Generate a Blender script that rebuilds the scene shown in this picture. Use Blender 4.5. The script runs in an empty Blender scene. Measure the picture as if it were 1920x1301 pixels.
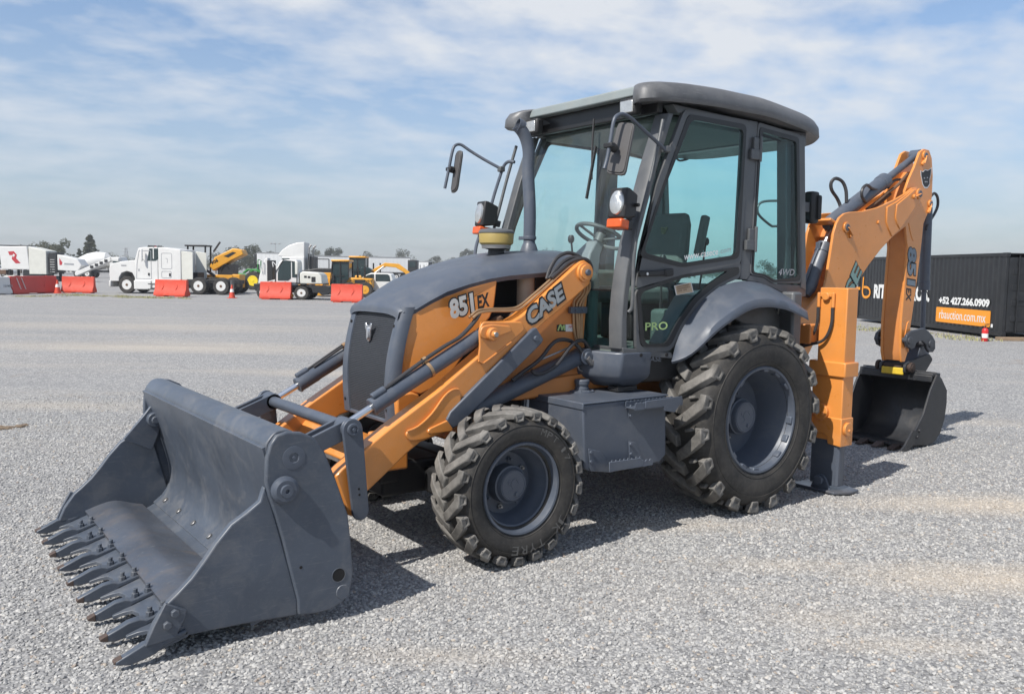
import bpy, bmesh, math, random
from mathutils import Vector, Matrix, noise
R = math.radians
random.seed(7)
scene = bpy.context.scene
col = scene.collection

# ------------------------------------------------------------------ camera
cam_d = bpy.data.cameras.new('camera')
cam = bpy.data.objects.new('camera', cam_d); col.objects.link(cam)
_yaw, _pit, _rol = -2.2058, -0.0875, 0.0159
_d = Vector((math.cos(_yaw)*math.cos(_pit), math.sin(_yaw)*math.cos(_pit), math.sin(_pit)))
_r = Vector((math.sin(_yaw), -math.cos(_yaw), 0)); _u = _r.cross(_d)
_r2 = _r*math.cos(_rol) + _u*math.sin(_rol); _u2 = _u*math.cos(_rol) - _r*math.sin(_rol)
_m = Matrix((_r2, _u2, -_d)).transposed().to_4x4(); _m.translation = (5.1959, 5.0276, 1.7521)
cam.matrix_world = _m
cam_d.sensor_width = 36; cam_d.lens = 1620.67/1920*36
cam_d.clip_start = .05; cam_d.clip_end = 6000
scene.camera = cam

# ------------------------------------------------------------------ daylight
SUN = Vector((0.66, 0.12, 0.78)).normalized()
elev = math.asin(SUN.z); azim = math.atan2(SUN.x, SUN.y)
world = bpy.data.worlds.new('World'); scene.world = world; world.use_nodes = True
def world_nodes():
    nt = world.node_tree; nt.nodes.clear(); N = nt.nodes.new; L = nt.links.new
    out = N('ShaderNodeOutputWorld'); bg = N('ShaderNodeBackground'); L(bg.outputs[0], out.inputs[0])
    bg.inputs[1].default_value = .14
    sky = N('ShaderNodeTexSky'); sky.sky_type = 'NISHITA'; sky.sun_disc = False
    sky.sun_elevation = elev; sky.sun_rotation = azim; sky.dust_density = 1.6; sky.air_density = 1.0; sky.ozone_density = 1.2; sky.altitude = 1900
    tc = N('ShaderNodeTexCoord'); sep = N('ShaderNodeSeparateXYZ'); L(tc.outputs['Generated'], sep.inputs[0])
    zz = N('ShaderNodeMath'); zz.operation = 'ADD'; zz.inputs[1].default_value = .20
    mx = N('ShaderNodeMath'); mx.operation = 'MAXIMUM'; mx.inputs[1].default_value = .0; L(sep.outputs[2], mx.inputs[0]); L(mx.outputs[0], zz.inputs[0])
    dx = N('ShaderNodeMath'); dx.operation = 'DIVIDE'; L(sep.outputs[0], dx.inputs[0]); L(zz.outputs[0], dx.inputs[1])
    dy = N('ShaderNodeMath'); dy.operation = 'DIVIDE'; L(sep.outputs[1], dy.inputs[0]); L(zz.outputs[0], dy.inputs[1])
    cb = N('ShaderNodeCombineXYZ'); L(dx.outputs[0], cb.inputs[0]); L(dy.outputs[0], cb.inputs[1])
    def nz(scale, det, rough, dist, off, rot=0.0, sx=1.0):
        mp = N('ShaderNodeMapping'); mp.inputs['Location'].default_value = off; mp.inputs['Scale'].default_value = (sx, 1, 1)
        mp.inputs['Rotation'].default_value = (0, 0, rot); L(cb.outputs[0], mp.inputs[0])
        n = N('ShaderNodeTexNoise'); n.inputs['Scale'].default_value = scale; n.inputs['Detail'].default_value = det
        n.inputs['Roughness'].default_value = rough; n.inputs['Distortion'].default_value = dist; L(mp.outputs[0], n.inputs['Vector']); return n.outputs[0]
    big = nz(.55, 3, .5, .2, (3.1, 1.7, 0), .6)
    mid = nz(3.6, 5, .52, .15, (.4, 8.2, 0), .75, .75)
    fin = nz(9.0, 4, .5, .1, (5.4, 2.2, 0), .75, .9)
    def mad(a, k, b):
        m = N('ShaderNodeMath'); m.operation = 'MULTIPLY_ADD'; L(a, m.inputs[0]); m.inputs[1].default_value = k
        if isinstance(b, float): m.inputs[2].default_value = b
        else: L(b, m.inputs[2])
        return m.outputs[0]
    s = mad(big, .9, mad(mid, 1.0, mad(fin, .40, -.62)))
    rp = N('ShaderNodeValToRGB'); L(s, rp.inputs[0])
    e = rp.color_ramp.elements; e[0].position = .40; e[0].color = (0, 0, 0, 1); e[1].position = .77; e[1].color = (1, 1, 1, 1)
    # hazy white veil thickening towards the horizon, the same all round
    hz = N('ShaderNodeMapRange'); hz.inputs[1].default_value = .0; hz.inputs[2].default_value = .26; hz.inputs[3].default_value = .85; hz.inputs[4].default_value = .10; L(sep.outputs[2], hz.inputs[0])
    m1 = N('ShaderNodeMix'); m1.data_type = 'RGBA'; L(hz.outputs[0], m1.inputs[0]); L(sky.outputs[0], m1.inputs[6]); m1.inputs[7].default_value = (2.3, 2.5, 2.88, 1)
    lo = N('ShaderNodeMapRange'); lo.interpolation_type = 'SMOOTHSTEP'; lo.inputs[1].default_value = .05; lo.inputs[2].default_value = .24; lo.inputs[3].default_value = .28; lo.inputs[4].default_value = .9; L(sep.outputs[2], lo.inputs[0])
    cm_ = N('ShaderNodeMath'); cm_.operation = 'MULTIPLY'; L(rp.outputs[0], cm_.inputs[0]); L(lo.outputs[0], cm_.inputs[1]); cf = cm_.outputs[0]
    m2 = N('ShaderNodeMix'); m2.data_type = 'RGBA'; L(cf, m2.inputs[0]); dk_ = N('ShaderNodeMix'); dk_.data_type = 'RGBA'; dk_.blend_type = 'MULTIPLY'; dk_.inputs[0].default_value = 1; dk_.inputs[7].default_value = (.80, .81, .80, 1); L(m1.outputs[2], dk_.inputs[6]); L(dk_.outputs[2], m2.inputs[6]); m2.inputs[7].default_value = (3.85, 3.97, 4.15, 1)
    L(m2.outputs[2], bg.inputs[0])
world_nodes()
sd = bpy.data.lights.new('sun', 'SUN'); sd.energy = 3.9; sd.angle = R(.53); sd.color = (1, .955, .89)
sun = bpy.data.objects.new('sun', sd); col.objects.link(sun); sun.rotation_euler = SUN.to_track_quat('Z', 'Y').to_euler(); sun.location = (8, 0, 12)
vs = scene.view_settings; vs.view_transform = 'Standard'; vs.look = 'None'; vs.exposure = 0.58; vs.gamma = 1; vs.use_curve_mapping = False
scene.cycles.max_bounces = 10; scene.cycles.transparent_max_bounces = 24; scene.cycles.diffuse_bounces = 3; scene.cycles.glossy_bounces = 3
scene.cycles.use_denoising = True
scene.cycles.sample_clamp_indirect = 6

# ------------------------------------------------------------------ materials
class NT:
    def __init__(s, name):
        s.m = bpy.data.materials.new(name); s.m.use_nodes = True; s.t = s.m.node_tree; s.t.nodes.clear()
        s.out = s.n('ShaderNodeOutputMaterial'); s.tc = s.n('ShaderNodeTexCoord')
    def n(s, k): return s.t.nodes.new(k)
    def l(s, a, b): s.t.links.new(a, b)
    def noise(s, scale, det=5, rough=.55, vec=None, dist=0, stretch=None):
        n = s.n('ShaderNodeTexNoise'); n.inputs['Scale'].default_value = scale; n.inputs['Detail'].default_value = det
        n.inputs['Roughness'].default_value = rough; n.inputs['Distortion'].default_value = dist
        v = vec or s.tc.outputs['Object']
        if stretch:
            mp = s.n('ShaderNodeMapping'); mp.inputs['Scale'].default_value = stretch; s.l(v, mp.inputs[0]); v = mp.outputs[0]
        s.l(v, n.inputs['Vector']); return n.outputs[0]
    def ramp(s, v, stops):
        r = s.n('ShaderNodeValToRGB'); e = r.color_ramp.elements
        while len(e) < len(stops): e.new(.5)
        for q, (p, c) in zip(e, stops): q.position = p; q.color = (c, c, c, 1) if isinstance(c, (int, float)) else (*c, 1)
        s.l(v, r.inputs[0]); return r.outputs[0]
    def mix(s, f, a, b):
        m = s.n('ShaderNodeMix'); m.data_type = 'RGBA'
        for sock, v in ((m.inputs[0], f), (m.inputs[6], a), (m.inputs[7], b)):
            if isinstance(v, (int, float)): sock.default_value = v
            elif isinstance(v, tuple): sock.default_value = (*v[:3], 1)
            else: s.l(v, sock)
        return m.outputs[2]
    def math(s, op, a, b=0.0):
        m = s.n('ShaderNodeMath'); m.operation = op
        for sock, v in ((m.inputs[0], a), (m.inputs[1], b)):
            if isinstance(v, (int, float)): sock.default_value = v
            else: s.l(v, sock)
        return m.outputs[0]
    def bsdf(s, colr, rough=.5, metal=0.0, bump=None, bstr=.2, bdist=.01, coat=0.0, spec=.5):
        b = s.n('ShaderNodeBsdfPrincipled')
        for k, v in (('Base Color', colr), ('Roughness', rough), ('Metallic', metal), ('Coat Weight', coat), ('Specular IOR Level', spec)):
            if isinstance(v, tuple): b.inputs[k].default_value = (*v[:3], 1)
            elif isinstance(v, (int, float)): b.inputs[k].default_value = v
            else: s.l(v, b.inputs[k])
        if bump is not None:
            bp = s.n('ShaderNodeBump'); bp.inputs['Strength'].default_value = bstr; bp.inputs['Distance'].default_value = bdist
            s.l(bump, bp.inputs['Height']); s.l(bp.outputs[0], b.inputs['Normal'])
        s.l(b.outputs[0], s.out.inputs[0]); return s.m
def k(c, f): return tuple(x*f for x in c)
def paint(name, c, rough=.42, var=.14, dust=(.36, .33, .29), damt=.22, coat=.0, scratch=.0, wear=None, spec=.5, edge=.0):
    t = NT(name)
    a = t.mix(t.ramp(t.noise(1.7, 6, .6), [(.3, 0.0), (.7, 1.0)]), k(c, 1-var), k(c, 1+var))
    d = t.ramp(t.noise(5.5, 8, .72, dist=.6), [(.48, 0.0), (.78, 1.0)])
    a = t.mix(t.math('MULTIPLY', d, damt), a, dust)
    g = t.ramp(t.noise(60, 4, .7), [(.55, 0.0), (.75, 1.0)])
    a = t.mix(t.math('MULTIPLY', g, damt*.35), a, dust)
    if scratch:
        sc = t.ramp(t.noise(9, 5, .7, stretch=(1, 6, 14), dist=.3), [(.60, 0.0), (.68, 1.0)])
        a = t.mix(t.math('MULTIPLY', sc, scratch), a, wear or k(c, 2.2))
    if edge:                                             # paint rubbed thin along the edges
        bv = t.n('ShaderNodeBevel'); bv.samples = 4; bv.inputs[0].default_value = .009; ge = t.n('ShaderNodeNewGeometry')
        dt = t.n('ShaderNodeVectorMath'); dt.operation = 'DOT_PRODUCT'; t.l(bv.outputs[0], dt.inputs[0]); t.l(ge.outputs['True Normal'], dt.inputs[1])
        em = t.ramp(dt.outputs['Value'], [(.80, 1.0), (.97, 0.0)]); em = t.math('MULTIPLY', em, t.ramp(t.noise(14, 5, .7), [(.35, .1), (.6, 1.0)]))
        a = t.mix(t.math('MULTIPLY', em, edge), a, wear or k(c, 2.2))
    r = t.math('ADD', t.math('MULTIPLY', d, .22), t.math('ADD', t.math('MULTIPLY', t.noise(7, 3), .2), rough-.12))
    return t.bsdf(a, r, 0, t.noise(35, 5, .6), .06, .004, coat, spec)
def plain(name, c, rough=.5, metal=0.0, var=.12, sc=6.0, bump=.1, spec=.5):
    t = NT(name); a = t.mix(t.noise(sc, 6, .6), k(c, 1-var), k(c, 1+var))
    return t.bsdf(a, rough, metal, t.noise(sc*9, 4), bump, .003, spec=spec)
def glass(name, tint, refl=1.0, rough=.0, veil=0.0):
    t = NT(name); tr = t.n('ShaderNodeBsdfTransparent'); tr.inputs[0].default_value = (*tint, 1)
    g = t.n('ShaderNodeBsdfGlossy'); g.inputs['Roughness'].default_value = rough
    f = t.n('ShaderNodeFresnel'); f.inputs[0].default_value = 1.5
    gm_ = t.n('ShaderNodeNewGeometry'); front = t.math('SUBTRACT', 1.0, gm_.outputs['Backfacing'])
    m = t.n('ShaderNodeMixShader'); t.l(t.math('MULTIPLY', t.math('MULTIPLY', f.outputs[0], refl), front), m.inputs[0]); t.l(tr.outputs[0], m.inputs[1]); t.l(g.outputs[0], m.inputs[2])
    src = m.outputs[0]
    if veil:                                             # patchy pale film standing in for a whitish reflection on the pane
        df = t.n('ShaderNodeBsdfDiffuse'); df.inputs[0].default_value = (.5, .5, .47, 1)
        v = t.n('ShaderNodeMixShader'); t.l(t.math('MULTIPLY', t.ramp(t.noise(4, 6, .65, dist=.5), [(.3, .25), (.75, 1.0)]), veil), v.inputs[0])
        t.l(src, v.inputs[1]); t.l(df.outputs[0], v.inputs[2]); src = v.outputs[0]
    t.l(src, t.out.inputs[0]); return t.m
M = {}
GREY = (.072, .086, .112)
M['grey'] = paint('grey_paint', GREY, .42, .10, damt=.14, scratch=.08, edge=.35)
M['bucket'] = paint('bucket_paint', (.066, .080, .104), .42, .22, damt=.22, scratch=.36, wear=(.20, .205, .21), edge=.6)
M['steel_worn'] = paint('worn_floor_steel', (.068, .078, .098), .34, .3, dust=(.15, .125, .105), damt=.6, scratch=.55, wear=(.2, .2, .2))
M['tip'] = plain('rusty_tip', (.085, .06, .05), .7, .2, .4, 30)
M['orange'] = paint('orange_paint', (.66, .25, .055), .32, .12, damt=.20, dust=(.50, .31, .18), coat=.4, scratch=.08, wear=(.42, .20, .09), edge=.25)
M['orange_dull'] = paint('orange_worn', (.58, .215, .055), .5, .16, damt=.22, dust=(.45, .3, .2), scratch=.12, wear=(.3, .14, .07))
M['cab'] = paint('cab_metal', (.092, .097, .103), .40, .18, damt=.25, dust=(.2, .19, .175), scratch=.22, wear=(.19, .175, .16), edge=.35)
M['roof'] = paint('roof_plastic', (.105, .108, .114), .46, .25, damt=.5, dust=(.22, .22, .215), scratch=.5, wear=(.28, .28, .28), edge=.4)
M['visor'] = paint('visor_paint', (.22, .25, .25), .5, .12, damt=.25, dust=(.3, .28, .24))
M['black'] = plain('black_plastic', (.018, .018, .019), .5, 0, .25, 12)
M['dark'] = plain('dark_cavity', (.012, .011, .011), .8, 0, .4, 8)
M['hose'] = plain('hose_rubber', (.035, .034, .036), .45, 0, .3, 18)
M['chrome'] = plain('chrome', (.74, .75, .77), .28, 1.0, .04, 3, .02)
M['steel'] = plain('bare_steel', (.36, .35, .34), .4, .9, .25, 20)
M['brass'] = plain('pipe_copper', (.42, .27, .15), .4, .6, .25, 9)
M['rust'] = plain('rusty_brown', (.13, .075, .045), .8, .1, .5, 14)
M['lens'] = plain('lamp_lens', (.62, .62, .60), .14, .7, .35, 22, .8)
M['amber'] = plain('amber_lens', (.62, .10, .02), .25, 0, .25, 40, .3)
M['white'] = paint('white_paint', (.64, .64, .625), .4, .05, damt=.12, dust=(.5, .46, .4))
M['whitegrey'] = paint('offwhite_paint', (.60, .60, .55), .45, .06, damt=.15)
M['yellow'] = paint('yellow_paint', (.68, .32, .025), .42, .08, damt=.12, dust=(.4, .3, .18))
M['yellow_old'] = paint('yellow_old', (.33, .245, .075), .5, .2, damt=.3, dust=(.35, .28, .12))
M['rbar'] = paint('red_plastic', (.56, .052, .022), .5, .06, damt=.18, dust=(.7, .3, .2))
M['rbar_dark'] = paint('dark_red_plastic', (.52, .045, .035), .5, .08, damt=.15, dust=(.6, .2, .15))
M['red'] = paint('red_paint', (.55, .02, .02), .35, .05, damt=.08)
M['green'] = paint('green_paint', (.03, .22, .035), .4, .06, damt=.1)
M['yrim'] = paint('yellow_rim', (.75, .55, .02), .4, .05, damt=.1)
M['cont'] = paint('container_black', (.013, .014, .016), .38, .3, damt=.42, dust=(.055, .053, .05), scratch=.25, wear=(.08, .08, .08))
M['wood'] = plain('weathered_wood', (.24, .17, .11), .8, 0, .3, 9)
M['trailer'] = paint('trailer_white', (.62, .63, .63), .4, .04, damt=.12)
M['silver'] = plain('silver_letter', (.38, .40, .41), .32, .5, .2, 12)
M['teal'] = plain('faded_letter', (.21, .33, .30), .5, .1, .15, 12)
M['ltblack'] = plain('decal_black', (.014, .013, .013), .45, 0, .2, 8)
M['ltwhite'] = plain('decal_white', (.72, .72, .70), .5, 0, .05, 8)
M['ltorange'] = plain('decal_orange', (.80, .30, .02), .45, 0, .05, 8)
M['lime'] = plain('decal_lime', (.42, .58, .22), .5, 0, .06, 8)
M['sticker'] = plain('decal_tan', (.45, .33, .22), .5, 0, .1, 30)
M['ltgrey'] = plain('decal_grey', (.30, .31, .33), .5, 0, .1, 12)
M['seat'] = plain('seat_fabric', (.10, .115, .105), .8, 0, .2, 30, .3)
M['trim_in'] = plain('cab_trim', (.075, .10, .09), .65, 0, .2, 10)
M['beige'] = plain('beige_canister', (.38, .31, .24), .6, 0, .25, 8)
M['side_glass'] = glass('teal_glass', (.835, .968, .962), .8)
M['front_glass'] = glass('front_glass', (.95, .99, .99), .9, veil=.05)
M['bg_glass'] = plain('far_glass', (.025, .042, .045), .06, 0, .3, 2, .02)
M['mirror_back'] = plain('mirror_back', (.075, .072, .072), .5, 0, .15, 12)
def tyre_mat():
    t = NT('tyre_rubber')
    d = t.ramp(t.noise(4.5, 7, .68, dist=.4), [(.36, 0.0), (.72, 1.0)])
    a = t.mix(d, (.015, .0145, .014), (.058, .052, .045))
    a = t.mix(t.math('MULTIPLY', t.ramp(t.noise(45, 5, .7), [(.50, 0.0), (.72, 1.0)]), .22), a, (.12, .112, .10))
    return t.bsdf(a, .72, 0, t.noise(70, 5, .6), .25, .004)
M['tyre'] = tyre_mat()
def lug_mat():
    t = NT('tread_rubber')
    d = t.ramp(t.noise(6, 7, .7, dist=.4), [(.3, 0.0), (.7, 1.0)])
    a = t.mix(d, (.045, .043, .040), (.22, .208, .19))
    return t.bsdf(a, .78, 0, t.noise(60, 5, .6), .3, .004)
M['lug'] = lug_mat()
M['side_rubber'] = plain('sidewall_lettering', (.11, .107, .10), .55, 0, .3, 12)

M['ltgrey_screen'] = plain('screen_wire', (.055, .06, .07), .5, .1, .15, 20)
M['seal'] = plain('black_seal', (.016, .016, .017), .35, 0, .2, 8)
M['ltgrey_steel'] = paint('hinge_metal', (.085, .09, .095), .38, .2, damt=.3, dust=(.3, .29, .27), scratch=.3, wear=(.3, .3, .3))
M['lime_dull'] = plain('embroidery', (.17, .18, .10), .6, 0, .1, 20)
M['ltgrey_trim'] = plain('shroud_grey', (.20, .22, .23), .55, 0, .15, 8)
M['steer_grey'] = plain('steering_rim', (.09, .10, .10), .5, 0, .15, 8)
M['ltgrey_blue'] = plain('faded_number', (.17, .21, .25), .5, .1, .15, 12)
M['dig_black'] = paint('dig_bucket_paint', (.022, .024, .028), .45, .2, damt=.18, dust=(.15, .13, .11), scratch=.15, wear=(.07, .07, .07))
M['link_grey'] = paint('link_paint', (.045, .05, .06), .42, .12, damt=.12)
M['rusty_dark'] = plain('rusty_dark', (.055, .036, .028), .7, .2, .4, 20)
M['yellow_patch'] = plain('yellow_patch', (.60, .42, .03), .6, 0, .3, 14)
M['ltsilver'] = plain('number_print', (.56, .55, .52), .45, .1, .2, 14)
M['emblem_red'] = plain('emblem_red', (.42, .03, .04), .5, 0, .05, 8)
M['mud'] = plain('dried_mud', (.20, .15, .105), .95, 0, .3, 25, .4)
M['dry_grass'] = plain('dry_grass', (.30, .29, .13), .8, 0, .3, 3)
M['ltgrey_pylon'] = plain('galvanised', (.34, .35, .36), .6, 0, .1, 3)

# ------------------------------------------------------------------ mesh helpers
class MB:
    def __init__(s): s.v = []; s.f = []; s.mi = []
    def add(s, vs, fs, mi=0):
        o = len(s.v); s.v += [tuple(p) for p in vs]; s.f += [[i+o for i in f] for f in fs]; s.mi += [mi]*len(fs); return s
    def box(s, c, d, rot=None, mi=0):
        vs = [Vector((x*d[0]/2, y*d[1]/2, z*d[2]/2)) for x in (-1, 1) for y in (-1, 1) for z in (-1, 1)]
        if rot is not None: vs = [rot @ p for p in vs]
        return s.add([p+Vector(c) for p in vs], [(0,1,3,2),(4,6,7,5),(0,4,5,1),(2,3,7,6),(0,2,6,4),(1,5,7,3)], mi)
    def bar(s, p0, p1, w, h, up=(0,0,1), mi=0):
        p0 = Vector(p0); p1 = Vector(p1); d = (p1-p0); L = d.length; d.normalize(); sd = d.cross(Vector(up)).normalized(); u = sd.cross(d)
        return s.box((p0+p1)/2, (L, w, h), Matrix((d, sd, u)).transposed(), mi)
    def loft(s, loops, cap=True, closed=True, mi=0):
        n = len(loops[0]); vs = [p for l in loops for p in l]; fs = []
        for a in range(len(loops)-1):
            for b in range(n if closed else n-1):
                c = (b+1) % n; fs.append((a*n+b, a*n+c, (a+1)*n+c, (a+1)*n+b))
        if cap: fs += [list(range(n))[::-1], [(len(loops)-1)*n+i for i in range(n)]]
        return s.add(vs, fs, mi)
    def prism(s, pts, y0, y1, mi=0):            # (x,z) outline pushed along y
        return s.loft([[(x, y0, z) for x, z in pts], [(x, y1, z) for x, z in pts]], mi=mi)
    def prism_x(s, pts, x0, x1, mi=0):          # (y,z) outline pushed along x
        return s.loft([[(x0, y, z) for y, z in pts], [(x1, y, z) for y, z in pts]], mi=mi)
    def prism_z(s, pts, z0, z1, mi=0):
        return s.loft([[(x, y, z0) for x, y in pts], [(x, y, z1) for x, y in pts]], mi=mi)
    def ring(s, outer, inner, y0, y1, mi=0):    # frame between two outlines of equal count
        n = len(outer); vs = [(x, y, z) for y in (y0, y1) for L in (outer, inner) for x, z in L]; fs = []
        for i in range(n):
            j = (i+1) % n
            fs += [(i, j, n+j, n+i), (2*n+i, 3*n+i, 3*n+j, 2*n+j), (i, 2*n+i, 2*n+j, j), (n+i, n+j, 3*n+j, 3*n+i)]
        return s.add(vs, fs, mi)
    def lathe(s, prof, o, ax=(0,1,0), n=32, mi=0, closed=False):
        ax = Vector(ax).normalized(); t = Vector((0,0,1)) if abs(ax.z) < .9 else Vector((1,0,0)); e1 = (t-ax*t.dot(ax)).normalized(); e2 = ax.cross(e1); o = Vector(o)
        loops = [[o+ax*h+(e1*math.cos(2*math.pi*i/n)+e2*math.sin(2*math.pi*i/n))*r for i in range(n)] for r, h in prof]
        if closed: loops = loops+[loops[0]]
        return s.loft(loops, cap=not closed, mi=mi)
    def cyl(s, p0, p1, r0, r1=None, n=16, mi=0):
        p0 = Vector(p0); p1 = Vector(p1); return s.lathe([(r0, 0), (r0 if r1 is None else r1, (p1-p0).length)], p0, p1-p0, n, mi)
    def tube(s, pts, r, n=8, sub=5, mi=0, smooth=True):
        P = [Vector(p) for p in pts]
        if smooth and len(P) > 2:
            Q = []
            for i in range(len(P)-1):
                a = P[max(i-1, 0)]; b = P[i]; c = P[i+1]; d = P[min(i+2, len(P)-1)]
                for q in range(sub):
                    t = q/sub; Q.append(.5*((2*b)+(c-a)*t+(2*a-5*b+4*c-d)*t*t+(3*b-a-3*c+d)*t*t*t))
            P = Q+[P[-1]]
        loops = []; e = None
        for i, p in enumerate(P):
            d = (P[min(i+1, len(P)-1)]-P[max(i-1, 0)]).normalized()
            if e is None: e = d.orthogonal().normalized()
            e = (e-d*e.dot(d)).normalized(); f = d.cross(e)
            loops.append([p+(e*math.cos(2*math.pi*j/n)+f*math.sin(2*math.pi*j/n))*r for j in range(n)])
        return s.loft(loops, mi=mi)
    def ball(s, c, r, n=12, sq=(1,1,1), mi=0):
        c = Vector(c); m = n//2
        loops = [[c+Vector((math.cos(2*math.pi*i/n)*math.sin(math.pi*j/m)*r*sq[0], math.sin(2*math.pi*i/n)*math.sin(math.pi*j/m)*r*sq[1], math.cos(math.pi*j/m)*r*sq[2])) for i in range(n)] for j in range(1, m)]
        return s.loft(loops, mi=mi)
    def flip(s):
        o = MB(); o.v = [(x, -y, z) for x, y, z in s.v]; o.f = [f[::-1] for f in s.f]; o.mi = list(s.mi); return o
    def both(s):
        o = s.flip(); n = len(s.v); r = MB(); r.v = s.v+o.v; r.f = s.f+[[i+n for i in f] for f in o.f]; r.mi = s.mi+o.mi; return r
    def build(s, name, mats, parent=None, bev=0.0, seg=2, ang=38, smooth=True, loc=None):
        me = bpy.data.meshes.new(name); me.from_pydata(s.v, [], s.f)
        bm = bmesh.new(); bm.from_mesh(me)
        for f, i in zip(bm.faces, s.mi): f.material_index = i
        bmesh.ops.recalc_face_normals(bm, faces=bm.faces); bm.to_mesh(me); bm.free()
        for m in (mats if isinstance(mats, (list, tuple)) else [mats]): me.materials.append(M[m] if isinstance(m, str) else m)
        if smooth:
            me.polygons.foreach_set('use_smooth', [True]*len(me.polygons)); me.set_sharp_from_angle(angle=R(ang))
        ob = bpy.data.objects.new(name, me); col.objects.link(ob)
        if parent: ob.parent = parent
        if loc: ob.location = loc
        if bev:
            b = ob.modifiers.new('bevel', 'BEVEL'); b.width = bev; b.segments = seg; b.limit_method = 'ANGLE'; b.angle_limit = R(40)
        return ob
def rnd(pts, r, n=4):
    out = []; N_ = len(pts)
    for i in range(N_):
        p = Vector(pts[i]); a = Vector(pts[i-1])-p; b = Vector(pts[(i+1) % N_])-p
        rr = r[i] if isinstance(r, (list, tuple)) else r
        d = min(rr, a.length*.45, b.length*.45); A = p+a.normalized()*d; B = p+b.normalized()*d
        for q in range(n+1):
            t = q/n; out.append(tuple((1-t)**2*A+2*t*(1-t)*p+t*t*B))
    return out
def lerp(a, b, t): return a+(b-a)*t
def interp(tab, x):
    tab = sorted(tab)
    if x <= tab[0][0]: return tab[0][1]
    for (a, p), (b, q) in zip(tab, tab[1:]):
        if x <= b: return p+(q-p)*(x-a)/(b-a)
    return tab[-1][1]
def empty(name, label, cat, loc=(0,0,0), rz=0, group=None):
    o = bpy.data.objects.new(name, None); col.objects.link(o); o.empty_display_size = .2; o.location = loc; o.rotation_euler = (0, 0, rz)
    return tag(o, label, cat, group)
def tag(o, label, cat, group=None, kind=None):
    if label: o['label'] = label
    if cat: o['category'] = cat
    if group: o['group'] = group
    if kind: o['kind'] = kind
    return o
def copy_tree(o, parent=None):
    c = o.copy(); col.objects.link(c); c.parent = parent
    for ch in list(o.children): copy_tree(ch, c)
    return c
def lettering(name, s, mat, parent, o, u, v, height, width=None, ext=.001, off=0.0, shear=0.0, space=1.0):
    """flat print: text fitted to a height and width on the plane (o,u,v)"""
    cu = bpy.data.curves.new(name, 'FONT'); cu.body = s; cu.size = 1; cu.extrude = 0; cu.offset = off; cu.shear = shear; cu.space_character = space; cu.resolution_u = 3
    ob = bpy.data.objects.new('tmp', cu); col.objects.link(ob); dg = bpy.context.evaluated_depsgraph_get(); dg.update()
    me = bpy.data.meshes.new_from_object(ob.evaluated_get(dg)); bpy.data.objects.remove(ob)
    xs = [q.co.x for q in me.vertices]; ys = [q.co.y for q in me.vertices]
    x0, x1, y0, y1 = min(xs), max(xs), min(ys), max(ys); sy = height/(y1-y0); sx = width/(x1-x0) if width else sy
    u = Vector(u).normalized(); v = Vector(v); v = (v-u*v.dot(u)).normalized(); n = u.cross(v); o = Vector(o)
    for q in me.vertices: q.co = o+u*((q.co.x-x0)*sx)+v*((q.co.y-y0)*sy)+n*(q.co.z+ext)
    me.name = name; me.materials.clear(); me.materials.append(M[mat])
    r = bpy.data.objects.new(name, me); col.objects.link(r); r.parent = parent; return r


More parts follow.
